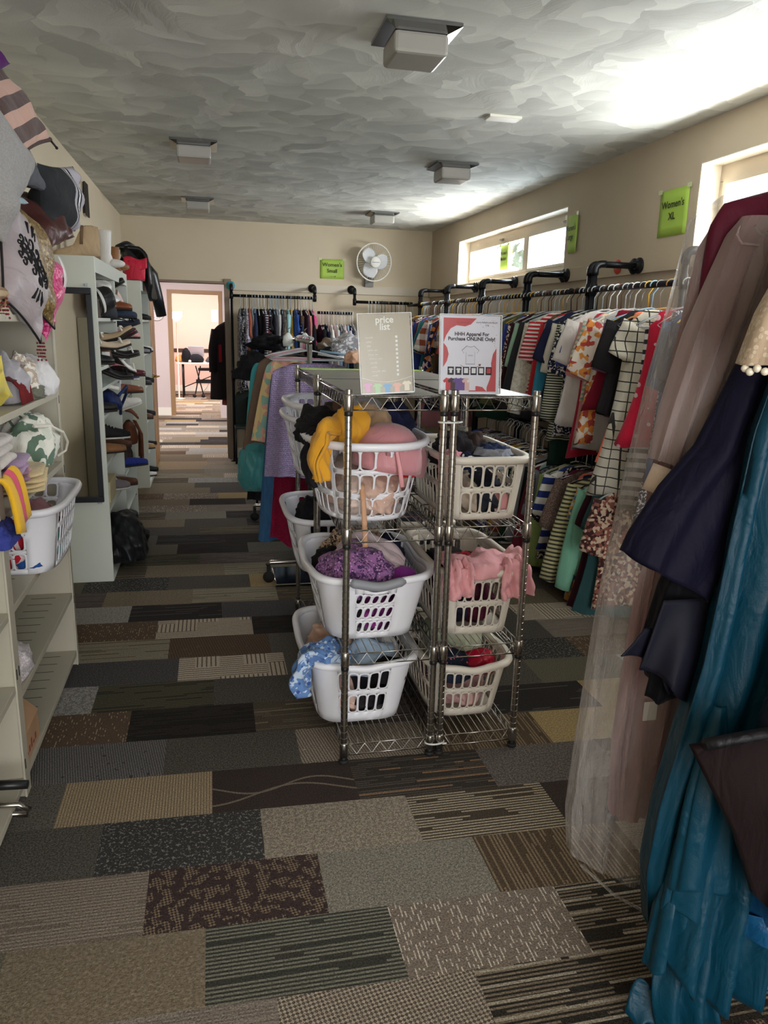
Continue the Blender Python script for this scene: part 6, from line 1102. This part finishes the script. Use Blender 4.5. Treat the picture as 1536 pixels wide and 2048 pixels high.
for i, k in enumerate(hk_):
    h = hanger(k, (.56, 4.50 + i * .045, 1.475), .12 * math.sin(i * 2), '%s hanger on the rolling rail%s' % (k, ' above the lilac blanket' if i < 3 else (' among the blankets' if i < 8 else ' further along')), 'hangers on the rolling rail'); h.scale = (1.12, 1, .6)
for nm, lb, p, r_, c, sd in (('black_sweater', 'big black sweater heaped on the far end of the rolling rail', (.42, 5.72, 1.36), (.15, .20, .09), (26, 26, 30), 91), ('black_fleece', 'black fleece slumped over the door side of the rolling rail', (.30, 5.4, 1.16), (.10, .17, .15), (34, 34, 38), 92), ('grey_print_scarf', 'grey and white printed scarf heaped on the rolling rail behind the price list', (.86, 4.92, 1.34), (.13, .18, .10), (150, 150, 156), 93), ('black_jacket', 'black jacket lying over the hangers behind the price list', (.74, 4.90, 1.34), (.13, .12, .05), (28, 28, 32), 94), ('taupe_cap_bundle', 'taupe cloth bundle beside the standing white hanger', (.76, 5.1, 1.37), (.07, .09, .07), (130, 112, 92), 95), ('white_striped_towel', 'white towel with dark bands rolled on top of the heap', (.90, 5.15, 1.42), (.13, .08, .07), (206, 204, 206), 96), ('peach_bra', 'peach and black bra lying at the edge of the heap by the price list', (.815, 4.40, 1.34), (.07, .06, .055), (226, 180, 150), 97)):
    cloth(nm, lb, p, sd, r_, fabric(c) if sd != 93 else fabric(c, 'floral', (226, 226, 230), .7), sd, 'clothes', None, .3, 4, 3.2)
for k, (p, q) in enumerate((((.62, 4.56, 1.385), (.80, 4.50, 1.36)), ((.70, 4.9, 1.44), (.78, 4.86, 1.37)), ((.64, 4.62, 1.40), (.90, 4.55, 1.37)))): b = MB(); b.tube([p, q], .0075, 8); b.tube([q, (q[0] + .02, q[1], q[2] + .03)], .004, 6); tag(b.build('loose_hanger', HM[('white plastic', 'white plastic', 'pale blue plastic')[k]]), ('white loose hanger arm lying on the heap', 'white loose hanger sticking up from the heap', 'pale blue loose hanger arm across the heap')[k], 'hanger')
for k, (x, y) in enumerate(((.50, 5.15), (.63, 5.3))): t = thing('plush_slipper', 'white fluffy hanger cover standing up on the rolling rail, ' + ('nearer' if k == 0 else 'farther') + ' of two', 'cover', (x, y, 1.41)); b = MB(); b.lathe([(.03, 0), (.036, .03), (.03, .06), (.012, .085), (.001, .09)], 16); b.build('cover_body', fabric((226, 232, 226), 'fleece', (240, 244, 240)), t); t.name = 'hanger_cover'; b = MB(); b.tube([(0, 0, .085), (0, 0, .11), (.015, 0, .12)], .0025, 5); b.build('hook', CHROME, t)
b = MB(); b.tube([(0, 0, 0), (-.02, 0, .02), (.02, .0, .05), (.035, 0, .015), (.0, 0, 0)], .012, 8, sx=1.6); o = b.build('black_strap', fabric(K_, None, W_, 1, .5)); o.location = (.79, 3.75, LEV[0] + .031); tag(o, 'black looped strap on the rack top behind the price list', 'strap')
sc = thing('bathroom_scale', 'dark glass panel with a chrome edge lying on the carpet behind the racks', 'scale', (.50, 4.55, 0)); b = MB(); b.box((-.15, -.165, .012), (.15, .165, .022)); b.build('glass_top', mat('dark_glass', (24, 36, 50), .08, spec=.8), sc, bevel=.003); b = MB(); b.tube([(-.15, -.165, .014), (.15, -.165, .014), (.15, .165, .014), (-.15, .165, .014)], .006, 8, closed=True); b.build('edge', CHROME, sc)
for x in (-.12, .12):
    for y in (-.13, .13): b = MB(); b.cyl((x, y, 0), (x, y, .013), .016, 12); b.build('foot', RUBBER, sc)
# baskets on a small stand deeper in the room, and the dark chair back by the wall
ws = thing('wire_stand', 'narrow wire stand holding two white baskets beyond the rolling rail', 'rack', (.36, 6.55, 0))
for x in (0, .36):
    for y in (0, .6): b = MB(); b.cyl((x, y, 0), (x, y, .95), .01, 8); b.build('post', IRON, ws)
for z in (.88, .46): wire_shelf(.36, .6, z).build('shelf', CHROME, ws)
basket('white basket high on the wire stand, holding grey clothes', (.50, 6.85, .896), 0, .42, .6, .25, BW, 4, .78, ((.1, .46), (.54, .9)), 6, 9, corner=.03); basket('white basket lower on the wire stand, holding a blue cloth', (.53, 6.85, .476), 0, .42, .6, .25, BW, 4, .78, ((.1, .46), (.54, .9)), 6, 9, corner=.03)
cloth('grey_clothes', 'grey clothes heaped in the high basket on the wire stand', (.47, 6.78, .93), 0, (.16, .22, .25), fabric((176, 176, 178)), 98, 'clothes', None, .25, 4, 3); cloth('black_clothes', 'black clothes behind the grey heap on the wire stand', (.60, 6.95, .95), 0, (.12, .2, .25), fabric((40, 40, 46)), 99, 'clothes', None, .25, 4, 3); cloth('blue_cloth', 'blue grey cloth in the low basket on the wire stand', (.47, 6.8, .50), 0, (.16, .22, .24), fabric((110, 140, 156)), 100, 'clothes', None, .25, 4, 3)
t = thing('folding_chair', 'dark green folding chair standing against the far wall', 'chair', (.42, 8.80, 0)); DG = mat('dark_green', (34, 48, 44), .6); b = MB(); b.prism([(-.17 + .03 * (1 if i in (0, 3) else 0), 0) if False else p for i, p in enumerate([(-.17, .42), (.17, .42), (.17, .70), (.15, .77), (.10, .80), (-.10, .80), (-.15, .77), (-.17, .70)])], .12, .15); b.build('backrest', DG, t, bevel=.006); b = MB(); b.box((-.18, -.2, .40), (.18, .13, .425)); b.build('seat', DG, t, bevel=.006)
for x in (-.17, .17):
    for y in (-.18, .13): b = MB(); b.cyl((x, y, 0), (x, y, .41), .011, 8); b.build('leg', IRON, t)
# ------------------------------------------------------------------ hall and office contents
t = thing('wall_clock', 'round pale wall clock in the hall', 'clock', (-.85, Y2, 1.672)); Rk = Euler((PI / 2, 0, 0)).to_matrix(); b = MB(); b.lathe([(.001, 0), (.11, 0), (.115, .02), (.105, .03), (.098, .02), (.001, .02)], 32, (0, 0, 0), Rk); b.build('case', mat('clock_white', (222, 214, 214), .5), t); b = MB()
for k in range(12): a = k * PI / 6; b.box((.08 * math.cos(a) - .005, -.024, .08 * math.sin(a) - .005), (.08 * math.cos(a) + .005, -.021, .08 * math.sin(a) + .005))
b.build('numerals', mat('clock_ink', (120, 110, 120), .5), t)
for l, a in ((.05, 2.2), (.075, .6)): b = MB(); b.tube([(0, -.026, 0), (l * math.cos(a), -.026, l * math.sin(a))], .003, 5); b.build('hand', mat('clock_ink', (120, 110, 120), .5), t)
t = thing('floor_lamp', 'lit torchiere floor lamp in the office behind the hall', 'lamp', (-.66, 16.3, 0)); b = MB(); b.lathe([(.0, 0), (.13, 0), (.12, .02), (.014, .03), (.012, 1.55), (.02, 1.58)], 20); b.build('pole', mat('lamp_metal', (206, 196, 180), .4, .4), t); b = MB(); b.lathe([(.02, 1.56), (.09, 1.62), (.125, 1.74), (.115, 1.74), (.08, 1.63), (.015, 1.575)], 24)
em = bpy.data.materials.new('lit_shade'); em.use_nodes = True; em.node_tree.nodes['Principled BSDF'].inputs['Emission Color'].default_value = (1, .86, .7, 1); em.node_tree.nodes['Principled BSDF'].inputs['Emission Strength'].default_value = 9; b.build('lamp_shade', em, t)
b = MB(); b.ball((0, 0, 1.68), .05, 12); b.build('bulb', em, t)
ld = bpy.data.lights.new('floor_lamp_light', 'POINT'); ld.energy = 60; ld.color = (1, .88, .84); ld.shadow_soft_size = .1; lo = bpy.data.objects.new('floor_lamp_light', ld); COL.objects.link(lo); lo.location = (-.62, 16.2, 1.86)
ld = bpy.data.lights.new('hall_ceiling_light', 'AREA'); ld.energy = 60; ld.color = (1, .94, .93); ld.size = .6; lo = bpy.data.objects.new('hall_ceiling_light', ld); COL.objects.link(lo); lo.location = (-.5, 11.4, 2.55)
ld = bpy.data.lights.new('office_ceiling_light', 'AREA'); ld.energy = 60; ld.color = (1, .92, .93); ld.size = .8; lo = bpy.data.objects.new('office_ceiling_light', ld); COL.objects.link(lo); lo.location = (.6, 15.6, 2.55)
for x, y, lb in ((-.5, 11.4, 'hall'), (.6, 15.6, 'office')): b = MB(); b.lathe([(.001, 0), (.16, 0), (.15, -.05), (.001, -.06)], 20); o = b.build('ceiling_lamp', FROSTG); o.location = (x, y, 2.6); tag(o, 'round ceiling lamp of the %s beyond the doorway' % lb, 'light fixture')
t = thing('folding_table', 'white topped folding table with black legs in the office', 'table', (-.2, 16.75, 0)); b = MB(); b.box((-.5, -.3, .70), (.75, .3, .73)); b.build('tabletop', WHITE, t, bevel=.005)
for x in (-.38, .58):
    for y in (-.26, .26): b = MB(); b.cyl((x, y, 0), (x, y, .70), .016, 8); b.build('leg', IRON, t)
b = MB(); b.cyl((-.38, -.26, .22), (.58, -.26, .62), .010, 8); b.build('brace', IRON, t)
t = thing('wheeled_cart', 'black wheeled frame folded under the office table', 'cart', (-.12, 16.62, 0)); b = MB(); b.box((-.2, -.02, .30), (.5, .02, .38)); b.box((-.15, -.02, .56), (.5, .02, .62)); b.build('panel', IRON, t)
for x0, x1 in ((-.22, -.10), (-.06, -.20), (.40, .46)): b = MB(); b.tube([(x0, 0, .08), (x1, 0, .66)], .012, 8); b.build('leg', IRON, t)
for x in (-.24, -.06, .40, .5): b = MB(); b.lathe([(.001, -.012), (.038, -.012), (.038, .012), (.001, .012)], 14, (x, 0, .038), Euler((PI / 2, 0, 0)).to_matrix()); b.build('caster', RUBBER, t)
t = thing('laptop', 'silver laptop open on the office table', 'laptop', (-.30, 16.75, .731), (0, 0, 0)); SL = mat('laptop_silver', (196, 192, 204), .35, .5); b = MB(); b.box((-.16, -.12, 0), (.16, .10, .015)); b.build('keyboard_base', SL, t, bevel=.004); b = MB(); b.box((-.16, -.005, 0), (.16, .004, .22), Euler((.25, 0, 0)).to_matrix(), (0, -.12, .12)); b.build('screen_lid', SL, t, bevel=.004)
for nm, lb, p, r_, c, sd in (('black_bag', 'black bag next to the laptop on the office table', (-.50, 16.62, .731), (.10, .10, .22), (26, 26, 30), 101), ('black_pouch', 'low black pouch in front of the laptop', (-.30, 16.55, .731), (.16, .07, .13), (30, 30, 34), 102), ('tan_purse', 'tan purse at the end of the office table', (-.64, 16.7, .731), (.10, .1, .11), (206, 150, 90), 103), ('grey_case', 'dark grey case by the coat on the office table', (.06, 16.7, .731), (.18, .12, .10), (74, 74, 76), 104)): cloth(nm, lb, p, 0, r_, fabric(c), sd, 'bag', None, .1, 3, 2.4)
b = MB(); b.ball((-.43, 16.47, .758), .03, 10); tag(b.build('white_cup', WHITE), 'small white cup at the edge of the office table', 'cup')
b = MB(); b.tube([(-.05, 17.0, .30), (-.10, 17.1, .18), (-.22, 17.1, .04), (-.4, 17.0, .008), (-.5, 17.05, .008)], .006, 6); tag(b.build('power_cord', WHITE), 'white power cord looping down under the office table', 'cord')
b = MB(); b.box((-.09, -.004, -.14), (.09, 0, .14)); o = b.build('notice_paper', mat('lilac_paper', (214, 206, 226), .6)); o.location = (.12, 18.198, 1.70); tag(o, 'pale lilac notice paper on the office wall', 'paper')
t = thing('coat', 'long black coat with a red pocket hanging just inside the hall', 'coat', (.19, 9.36, 1.56)); prof_ = [(0, .03, .03), (.04, .10, .05), (.10, .155, .07), (.3, .175, .085), (.6, .19, .095), (.9, .20, .10)]
b = MB(); b.grid(lambda u, v: (float(np.interp(v * .9, [p[0] for p in prof_], [p[1] for p in prof_])) * math.cos(2 * PI * u) + .012 * v * math.sin(7 * 2 * PI * u), float(np.interp(v * .9, [p[0] for p in prof_], [p[2] for p in prof_])) * math.sin(2 * PI * u), -.9 * v), 36, 20, True); CO = fabric((38, 34, 38)); b.build('coat_body', CO, t, solid=.006); b = MB(); b.tube([(-.13, -.02, -.09), (-.165, -.04, -.3), (-.17, -.05, -.58)], [.05, .052, .045], 12); b.build('sleeve', CO, t); b = MB(); b.box((-.10, -.092, -.46), (-.065, -.082, -.26)); b.build('pocket', fabric((150, 34, 44)), t, bevel=.003); b = MB(); b.box((.0, -.098, -.36), (.025, -.088, -.24)); b.build('pocket_badge', fabric((90, 100, 60)), t, bevel=.003)
b = MB(); b.cyl((0, 0, 0), (0, -.0, .05), .003, 6); b.tube([(0, 0, .02), (0, -.09, .03), (0, -.13, .03), (0, -.155, .03)], .005, 6); o = b.build('coat_hook', CHROME); o.location = (.19, 9.36, 1.53); tag(o, 'chrome hook holding the black coat', 'hook'); o.rotation_euler = (0, 0, 0)
cloth('red_hem_garment', 'reddish garment hem showing below the black coat', (.20, 9.40, .58), 0, (.09, .06, .10), fabric((130, 60, 60)), 105, 'clothes', None, .15, 3, 3)
# ------------------------------------------------------------------ formal wear on the rail beside the camera
gr = thing('gown_rail', 'chrome rolling rail for formal gowns at the edge of the photo', 'clothes rail', (1.36, .62, 0)); b = MB(); b.tube([(0, 0, 1.98), (0, 1.0, 1.98)], .0145, 12); b.build('hanging_rail', CHROME, gr)
for y in (0, 1.0):
    b = MB(); b.cyl((0, y, .1), (0, y, 1.98), .0145, 12); b.build('post', CHROME, gr); b = MB(); b.cyl((-.12, y, .1), (.25, y, .1), .014, 10); b.build('foot_bar', CHROME, gr)
    for x in (-.1, .23): c = MB(); c.lathe([(.001, -.012), (.034, -.012), (.036, 0), (.034, .012), (.001, .012)], 16, (x, y, .037), Euler((PI / 2, 0, 0)).to_matrix()); c.box((x - .012, y - .016, .04), (x + .012, y + .016, .11)); c.build('caster', RUBBER, gr)
def film(name, tr, col, mx, rough, crinkle=0.0, weave=0.0):
    m = bpy.data.materials.new(name); m.use_nodes = True; t = NT(m); m.node_tree.nodes.clear(); o = t.new('ShaderNodeOutputMaterial'); a = t.new('ShaderNodeBsdfTransparent', inp={0: tr}); p = t.new('ShaderNodeBsdfPrincipled', inp={'Base Color': lin(col), 'Roughness': rough, 'Specular IOR Level': .15 if sum(col) < 200 else .5}); v = t.obj()
    fac = mx; X, Y, Z = t.xyz(v)
    if crinkle:
        n = t.noise(t.scaled(v, (5, 5, 1.2)), 5, 5.0, .65, 1.2); bp = t.new('ShaderNodeBump', inp={'Strength': crinkle, 'Distance': .02, 'Height': n}); t.l.new(bp.outputs[0], p.inputs['Normal'])
        lw = t.new('ShaderNodeLayerWeight', inp={0: .35}); fac = t.math('ADD', t.math('MULTIPLY', lw.outputs['Facing'], .30), t.math('ADD', mx - .08, t.math('MULTIPLY', t.math('POWER', n, 3.0), .45)))
    else:
        lw = t.new('ShaderNodeLayerWeight', inp={0: .4}); fac = t.math('MINIMUM', t.math('ADD', mx, t.math('MULTIPLY', lw.outputs['Facing'], .45)), .97)
    ms = t.new('ShaderNodeMixShader'); 
    if isinstance(fac, bpy.types.NodeSocket): t.l.new(fac, ms.inputs[0])
    else: ms.inputs[0].default_value = fac
    t.l.new(a.outputs[0], ms.inputs[1]); t.l.new(p.outputs[0], ms.inputs[2]); t.l.new(ms.outputs[0], o.inputs[0]); return m
BAG = film('clear_bag', (.97, .97, .97, 1), (214, 208, 204), .24, .11, 1.3); SHEER = film('sheer_organza', (.9, .86, .86, 1), (178, 158, 154), .30, .5); CHIF = film('black_chiffon', (.5, .5, .55, 1), (22, 22, 34), .80, .6); TULLE = film('rose_tulle', (.95, .85, .86, 1), (158, 104, 110), .55, .7)
def gown(name, prof, m, parent=None, nt=64, nv=60, folds=(0.010, 5), seed=0, solid=0, cap=False, hem=0.0, tilt=0.0):
    """closed hanging cloth: prof rows are (z, x_left, x_right, y, half depth)"""
    prof = sorted(prof, key=lambda p: -p[0]); zs = [-p[0] for p in prof]; r = random.Random(seed); p1, p2, p3 = (r.random() * 6 for _ in range(3)); b = MB(); I = lambda z, k: float(np.interp(-z, zs, [p[k] for p in prof])); z0, z1 = prof[0][0], prof[-1][0]
    def fn(u, v):
        z = z0 + (z1 - z0) * v; xl, xr, y, d = (I(z, k) for k in (1, 2, 3, 4)); a = 2 * PI * u; c, s = math.cos(a), math.sin(a); cx, hw = (xl + xr) / 2, (xr - xl) / 2; f = folds[0] * min(1, v * 2.2); w = math.sin(folds[1] * PI * c + p1 + .8 * v) + .5 * math.sin(folds[1] * 2.3 * c + p2 - 1.3 * v)
        return (cx + hw * math.copysign(abs(c) ** .85, c) + .4 * f * math.sin(9 * s + p3), y + d * math.copysign(abs(s) ** .8, s) + f * w * (1 if abs(s) > .05 else .3), z + hem * v * math.sin(4 * c + p3) + tilt * v * c)
    b.grid(fn, nt, nv, True)
    if cap: n = len(b.v); b.f += [list(range(nt)), list(range(n - nt, n))[::-1]]; b.mi += [0, 0]; b.flat += [False, False]
    return b.build(name, m, parent, solid=solid)
# --- clear garment bag with a wine red dress inside
gb = thing('garment_bag', 'clear plastic garment bag hanging on the gown rail, crinkled', 'garment bag', (0, 0, 0))
gown('bag_film', [(1.86, 1.14, 1.52, 1.62, .05), (1.80, 1.07, 1.56, 1.62, .09), (1.63, 1.045, 1.58, 1.62, .10), (1.42, 1.006, 1.58, 1.62, .10), (1.157, .964, 1.56, 1.61, .10), (.836, .923, 1.52, 1.60, .10), (.488, .901, 1.48, 1.60, .10), (.22, .889, 1.45, 1.60, .10), (.10, .90, 1.43, 1.60, .09)], BAG, gb, folds=(.012, 6), seed=2, tilt=-.10, cap=False, solid=.0)
hmb = MB(); hmb.tube([(.905, 1.54, .20), (1.0, 1.52, .11), (1.10, 1.51, .045), (1.2, 1.52, .02)], .004, 6); hmb.build('bag_hem', BAG, gb)
for k, (x, z) in enumerate(((1.035, .62), (1.0, 1.13))): s = MB(); s.box((x - .018, 1.512, z), (x + .018, 1.514, z + .05)); s.build('printed_patch', film('patch_%d' % k, (1, 1, 1, 1), (226, 222, 216), .35, .4), gb)
wd_ = thing('evening_gown', 'dusty rose gown with a tulle skirt inside the clear garment bag', 'dress', (0, 0, 0))
gown('skirt', [(1.22, 1.085, 1.48, 1.62, .05), (.9, 1.035, 1.48, 1.62, .06), (.5, 1.02, 1.46, 1.62, .07), (.30, 1.03, 1.44, 1.62, .07)], TULLE, wd_, folds=(.022, 9), seed=4, hem=.02); gown('lining', [(1.22, 1.12, 1.46, 1.62, .03), (.35, 1.10, 1.42, 1.62, .04)], fabric((150, 92, 98), None, W_, 1, .5), wd_, folds=(.012, 6), seed=5, solid=.003)
gown('sleeve', [(1.83, 1.14, 1.17, 1.61, .02), (1.74, 1.085, 1.17, 1.605, .03), (1.5, 1.05, 1.12, 1.595, .035), (1.1, 1.015, 1.085, 1.59, .035)], fabric((110, 56, 54), None, W_, 1, .5), wd_, folds=(.006, 3), seed=6, solid=.003)
mj = thing('evening_jacket', 'wine red evening jacket between the garment bag and the organza blouse', 'jacket', (0, 0, 0)); MR = fabric((84, 22, 40), None, W_, 1, .55)
gown('jacket_body', [(1.875, 1.26, 1.46, 1.565, .02), (1.83, 1.105, 1.50, 1.565, .025), (1.78, 1.078, 1.50, 1.565, .03), (1.58, 1.068, 1.50, 1.565, .035), (1.3, 1.11, 1.48, 1.565, .035), (1.0, 1.10, 1.48, 1.565, .035)], MR, mj, folds=(.006, 4), seed=3, solid=.004)
b = MB(); b.tube([(1.21, 1.525, 1.85), (1.20, 1.52, 1.75), (1.22, 1.52, 1.6)], [.012, .016, .012], 8); b.build('lapel', MR, mj)
# --- sheer organza blouse
sb = thing('organza_blouse', 'sheer taupe organza blouse with a buttoned cuff, in front of the garment bag', 'shirt', (0, 0, 0))
gown('blouse_body', [(1.84, 1.27, 1.48, 1.52, .03), (1.78, 1.235, 1.5, 1.52, .04), (1.6, 1.21, 1.5, 1.52, .05), (1.1, 1.16, 1.5, 1.51, .05), (.95, 1.16, 1.5, 1.51, .05)], SHEER, sb, folds=(.012, 5), seed=7)
gown('sleeve', [(1.80, 1.12, 1.26, 1.515, .03), (1.76, 1.09, 1.245, 1.51, .05), (1.667, 1.058, 1.215, 1.505, .06), (1.539, 1.015, 1.185, 1.50, .062), (1.375, .974, 1.14, 1.495, .06), (1.26, .953, 1.105, 1.49, .045)], SHEER, sb, folds=(.008, 5), seed=8, tilt=-.02)
b = MB(); b.tube([(1.095, 1.49, 1.775), (1.075, 1.47, 1.755), (1.085, 1.465, 1.738), (1.12, 1.455, 1.735)], .003, 6); b.build('shoulder_frill', SHEER, sb)
CF = fabric((206, 184, 166), None, W_, 1, .5); Rc = Euler((0, .36, 0)).to_matrix(); b = MB(); b.grid(lambda u, v: tuple(Rc @ Vector((.077 * math.cos(2 * PI * u), .036 * math.sin(2 * PI * u), .03 - .062 * v)) + Vector((1.02, 1.49, 1.215))), 32, 5, True); b.build('cuff', CF, sb, solid=.004)
b = MB(); b.box((.012, -.046, -.055), (.082, -.040, .012), Rc, (1.02, 1.49, 1.21)); b.build('cuff_tab', CF, sb, bevel=.002); b = MB(); b.ball(tuple(Rc @ Vector((.045, -.049, -.028)) + Vector((1.02, 1.49, 1.21))), .0075, 12); b.build('pearl_button', mat('pearl', (226, 216, 196), .2, spec=.8), sb)
# --- navy and black dress
nd = thing('cocktail_dress', 'black and navy dress with a chiffon ruffle between the sheer blouse and the teal gown', 'dress', (0, 0, 0)); NV = fabric((12, 10, 30), None, W_, 1, .65); BK = fabric((12, 11, 17), None, W_, 1, .75)
gown('dress_body', [(1.78, 1.2, 1.46, 1.43, .03), (1.6, 1.13, 1.46, 1.42, .05), (1.4, 1.09, 1.46, 1.42, .06), (1.2, 1.03, 1.46, 1.41, .06), (1.0, .965, 1.46, 1.41, .065), (.86, .935, 1.45, 1.41, .065), (.78, .96, 1.44, 1.41, .06)], BK, nd, folds=(.014, 5), seed=9, solid=.004)
gown('bell_sleeve', [(1.55, 1.08, 1.20, 1.385, .03), (1.30, .99, 1.15, 1.38, .04), (1.20, .912, 1.10, 1.375, .04), (1.09, .85, 1.06, 1.37, .045), (1.045, .835, 1.04, 1.37, .045)], NV, nd, folds=(.007, 3), seed=10, solid=.004, tilt=-.06)
def ruffle(name, x0, x1, zt, zb, y, sd, m, amp=.03, fr=3.2, sw=.0):
    r = random.Random(sd); p = r.random() * 6; b = MB(); b.grid(lambda u, v: (x0 + (x1 - x0) * u - .05 * v * (1 - u) + .02 * v * math.sin(fr * 2 * PI * u + p), y - .02 * v + amp * v * math.sin(fr * 2 * PI * u + p + .6 * v), zt + (zb(u) - zt) * v - sw * u * 0), 70, 16); return b.build(name, m, nd, solid=.003)
ruffle('chiffon_ruffle', .925, 1.30, 1.0, lambda u: .84 - .12 * min(1, u * 2.2) + .02 * math.sin(9 * u), 1.352, 1, CHIF, .026, 2.6); ruffle('hem_ruffle', .90, 1.30, .93, lambda u: .865 - .13 * min(1, u * 1.8) + .015 * math.sin(11 * u + 1), 1.372, 2, CHIF, .024, 3.1); ruffle('under_ruffle', .96, 1.32, .92, lambda u: .76 - .05 * u, 1.392, 3, BK, .018, 3.6)
# --- teal satin gown
tg_ = thing('evening_gown', 'long teal satin gown with ruffled tiers trailing onto the carpet', 'dress', (0, 0, 0)); TL = fabric((0, 56, 76), None, W_, 1, .45, .05)
gown('gown_body', [(1.75, 1.2, 1.44, 1.30, .03), (1.60, 1.11, 1.44, 1.30, .04), (1.47, 1.075, 1.44, 1.30, .05), (1.35, 1.045, 1.44, 1.30, .055), (1.12, 1.022, 1.42, 1.30, .06), (.85, 1.0, 1.36, 1.30, .065), (.7, .975, 1.30, 1.30, .07), (.5, .94, 1.24, 1.30, .07), (.33, .93, 1.21, 1.30, .075), (.16, .955, 1.20, 1.30, .075), (.10, .99, 1.19, 1.30, .075)], TL, tg_, folds=(.022, 5), seed=13, solid=.004, tilt=-.05)
for k, (za, zb, x0, x1, y, sd, fo) in enumerate(((.80, .40, .935, 1.06, 1.225, 14, .008), (.62, .335, .93, 1.045, 1.232, 15, .009), (.46, .21, .905, .985, 1.238, 16, .010))): gown('ruffle_tier', [(za, x0 + .07, x1 - .03, y + .03, .015), ((za + zb) / 2, x0 + .02, x1, y, .028), (zb, x0, x1 + .012, y - .008, .034)], TL, tg_, folds=(fo, 2), seed=sd, hem=.014, solid=.003, tilt=.01)
b = MB(); b.grid(lambda u, v: (.955 + .245 * u - .02 * v + .01 * math.sin(5 * v), 1.215 - .03 * v + (.012 + .02 * v) * math.sin(17 * u + 1.5 * v) + .008 * math.sin(31 * u - v), .55 - .02 * u - (.46 - .06 * (1 - u) - .30 * max(0, .25 - u)) * v + .012 * math.sin(8 * u)), 30, 26); b.build('skirt_panel', TL, tg_, solid=.004)
b = MB(); b.grid(lambda u, v: (.925 + .15 * u + .012 * v + .010 * math.sin(6 * v), 1.245 - .06 * v + .022 * math.sin(14 * u + 2 * v), .27 * (1 - v) ** .8 + .012 + .02 * math.sin(5 * u + 2) * v), 26, 22); b.build('train', TL, tg_, solid=.004)
b = MB(); b.grid(lambda u, v: (.882 + .09 * u + .015 * math.sin(3 * v), 1.25 - .05 * v + .016 * math.sin(5 * u), .012 + .075 * math.sin(PI * min(1, u * 1.1)) * (1 - .6 * v) + .03 * (1 - v)), 18, 14); b.build('train_fold', TL, tg_, solid=.004)
# --- cream lace sleeve, brown jacket panel, blue satin hem, pink bow at the very edge
ls = thing('lace_blouse', 'cream lace blouse with a beaded scalloped sleeve edge above the teal gown', 'shirt', (0, 0, 0)); LC = fabric((206, 188, 164), 'lace', (182, 160, 136), .8)
gown('sleeve', [(1.80, 1.10, 1.30, 1.24, .03), (1.70, 1.03, 1.24, 1.24, .045), (1.60, .985, 1.18, 1.24, .055), (1.51, .960, 1.13, 1.24, .055)], LC, ls, folds=(.006, 4), seed=20, tilt=.012, solid=.004)
b = MB()
for i in range(16): a = PI + PI * i / 15; b.ball((1.045 + .085 * math.cos(a), 1.24 + .057 * math.sin(a), 1.505 + .012 * math.cos(a) - .006 * (i % 2)), .0075, 8)
b.build('bead_edge', mat('pearl', (226, 216, 196), .2, spec=.8), ls); gown('blouse_body', [(1.82, 1.22, 1.5, 1.22, .03), (1.74, 1.16, 1.5, 1.22, .05), (1.25, 1.18, 1.5, 1.22, .06)], LC, ls, folds=(.008, 4), seed=21, solid=.004)
bj = thing('suit_jacket', 'dark brown jacket with a satin lapel low at the photo edge, over the teal gown', 'jacket', (0, 0, 0)); BJ = fabric((30, 19, 21), None, W_, 1, .8)
b = MB(); b.add([(.86, 1.115, .80), (.98, 1.11, .60), (1.045, 1.11, .45), (1.20, 1.12, .30), (1.45, 1.14, .30), (1.45, 1.14, .86), (1.10, 1.12, .815)], [(0, 1, 2, 3, 4, 5, 6)]); b.build('jacket_front', BJ, bj, solid=.02); gown('jacket_body', [(1.60, 1.18, 1.5, 1.14, .03), (1.2, 1.12, 1.5, 1.14, .05), (.82, 1.03, 1.5, 1.14, .05), (.5, 1.09, 1.5, 1.14, .05), (.32, 1.15, 1.5, 1.14, .05)], fabric((20, 24, 40), None, W_, 1, .4), bj, folds=(.010, 4), seed=22, solid=.004)
b = MB(); b.tube([(.875, 1.10, .812), (1.0, 1.095, .825), (1.2, 1.10, .84), (1.4, 1.12, .85)], .012, 8); b.build('satin_lapel', fabric((14, 13, 18), None, W_, 1, .5), bj)
b_ = thing('bridesmaid_dress', 'blue satin dress hem curving beside the brown jacket', 'dress', (0, 0, 0)); gown('dress_body', [(1.55, 1.22, 1.5, 1.07, .03), (.9, 1.16, 1.5, 1.22, .05), (.5, 1.12, 1.5, 1.24, .06), (.28, 1.11, 1.5, 1.24, .07)], fabric((14, 62, 98), None, W_, 1, .4, .2), b_, folds=(.012, 4), seed=23, solid=.004); gown('hem_band', [(.31, 1.105, 1.5, 1.24, .074), (.25, 1.10, 1.5, 1.24, .08)], fabric((18, 76, 116), None, W_, 1, .36, .2), b_, folds=(.012, 4), seed=23, solid=.004)
cloth('pink_chiffon', 'pink chiffon tip poking in at the lower photo edge', (1.11, 1.05, .40), 0, (.05, .04, .07), fabric((226, 160, 160)), 110, 'clothes', None, .2, 4, 3)
for k, (y, lb) in enumerate(((1.62, 'garment bag'), (1.52, 'organza blouse'), (1.43, 'navy dress'), (1.30, 'teal gown'), (1.24, 'lace blouse'), (1.14, 'brown jacket'), (1.07, 'blue satin dress'))): hanger('black plastic' if k % 2 else 'clear plastic', (1.36, y, 1.98), 0, 'hanger carrying the %s on the gown rail' % lb, 'hangers on the gown rail')
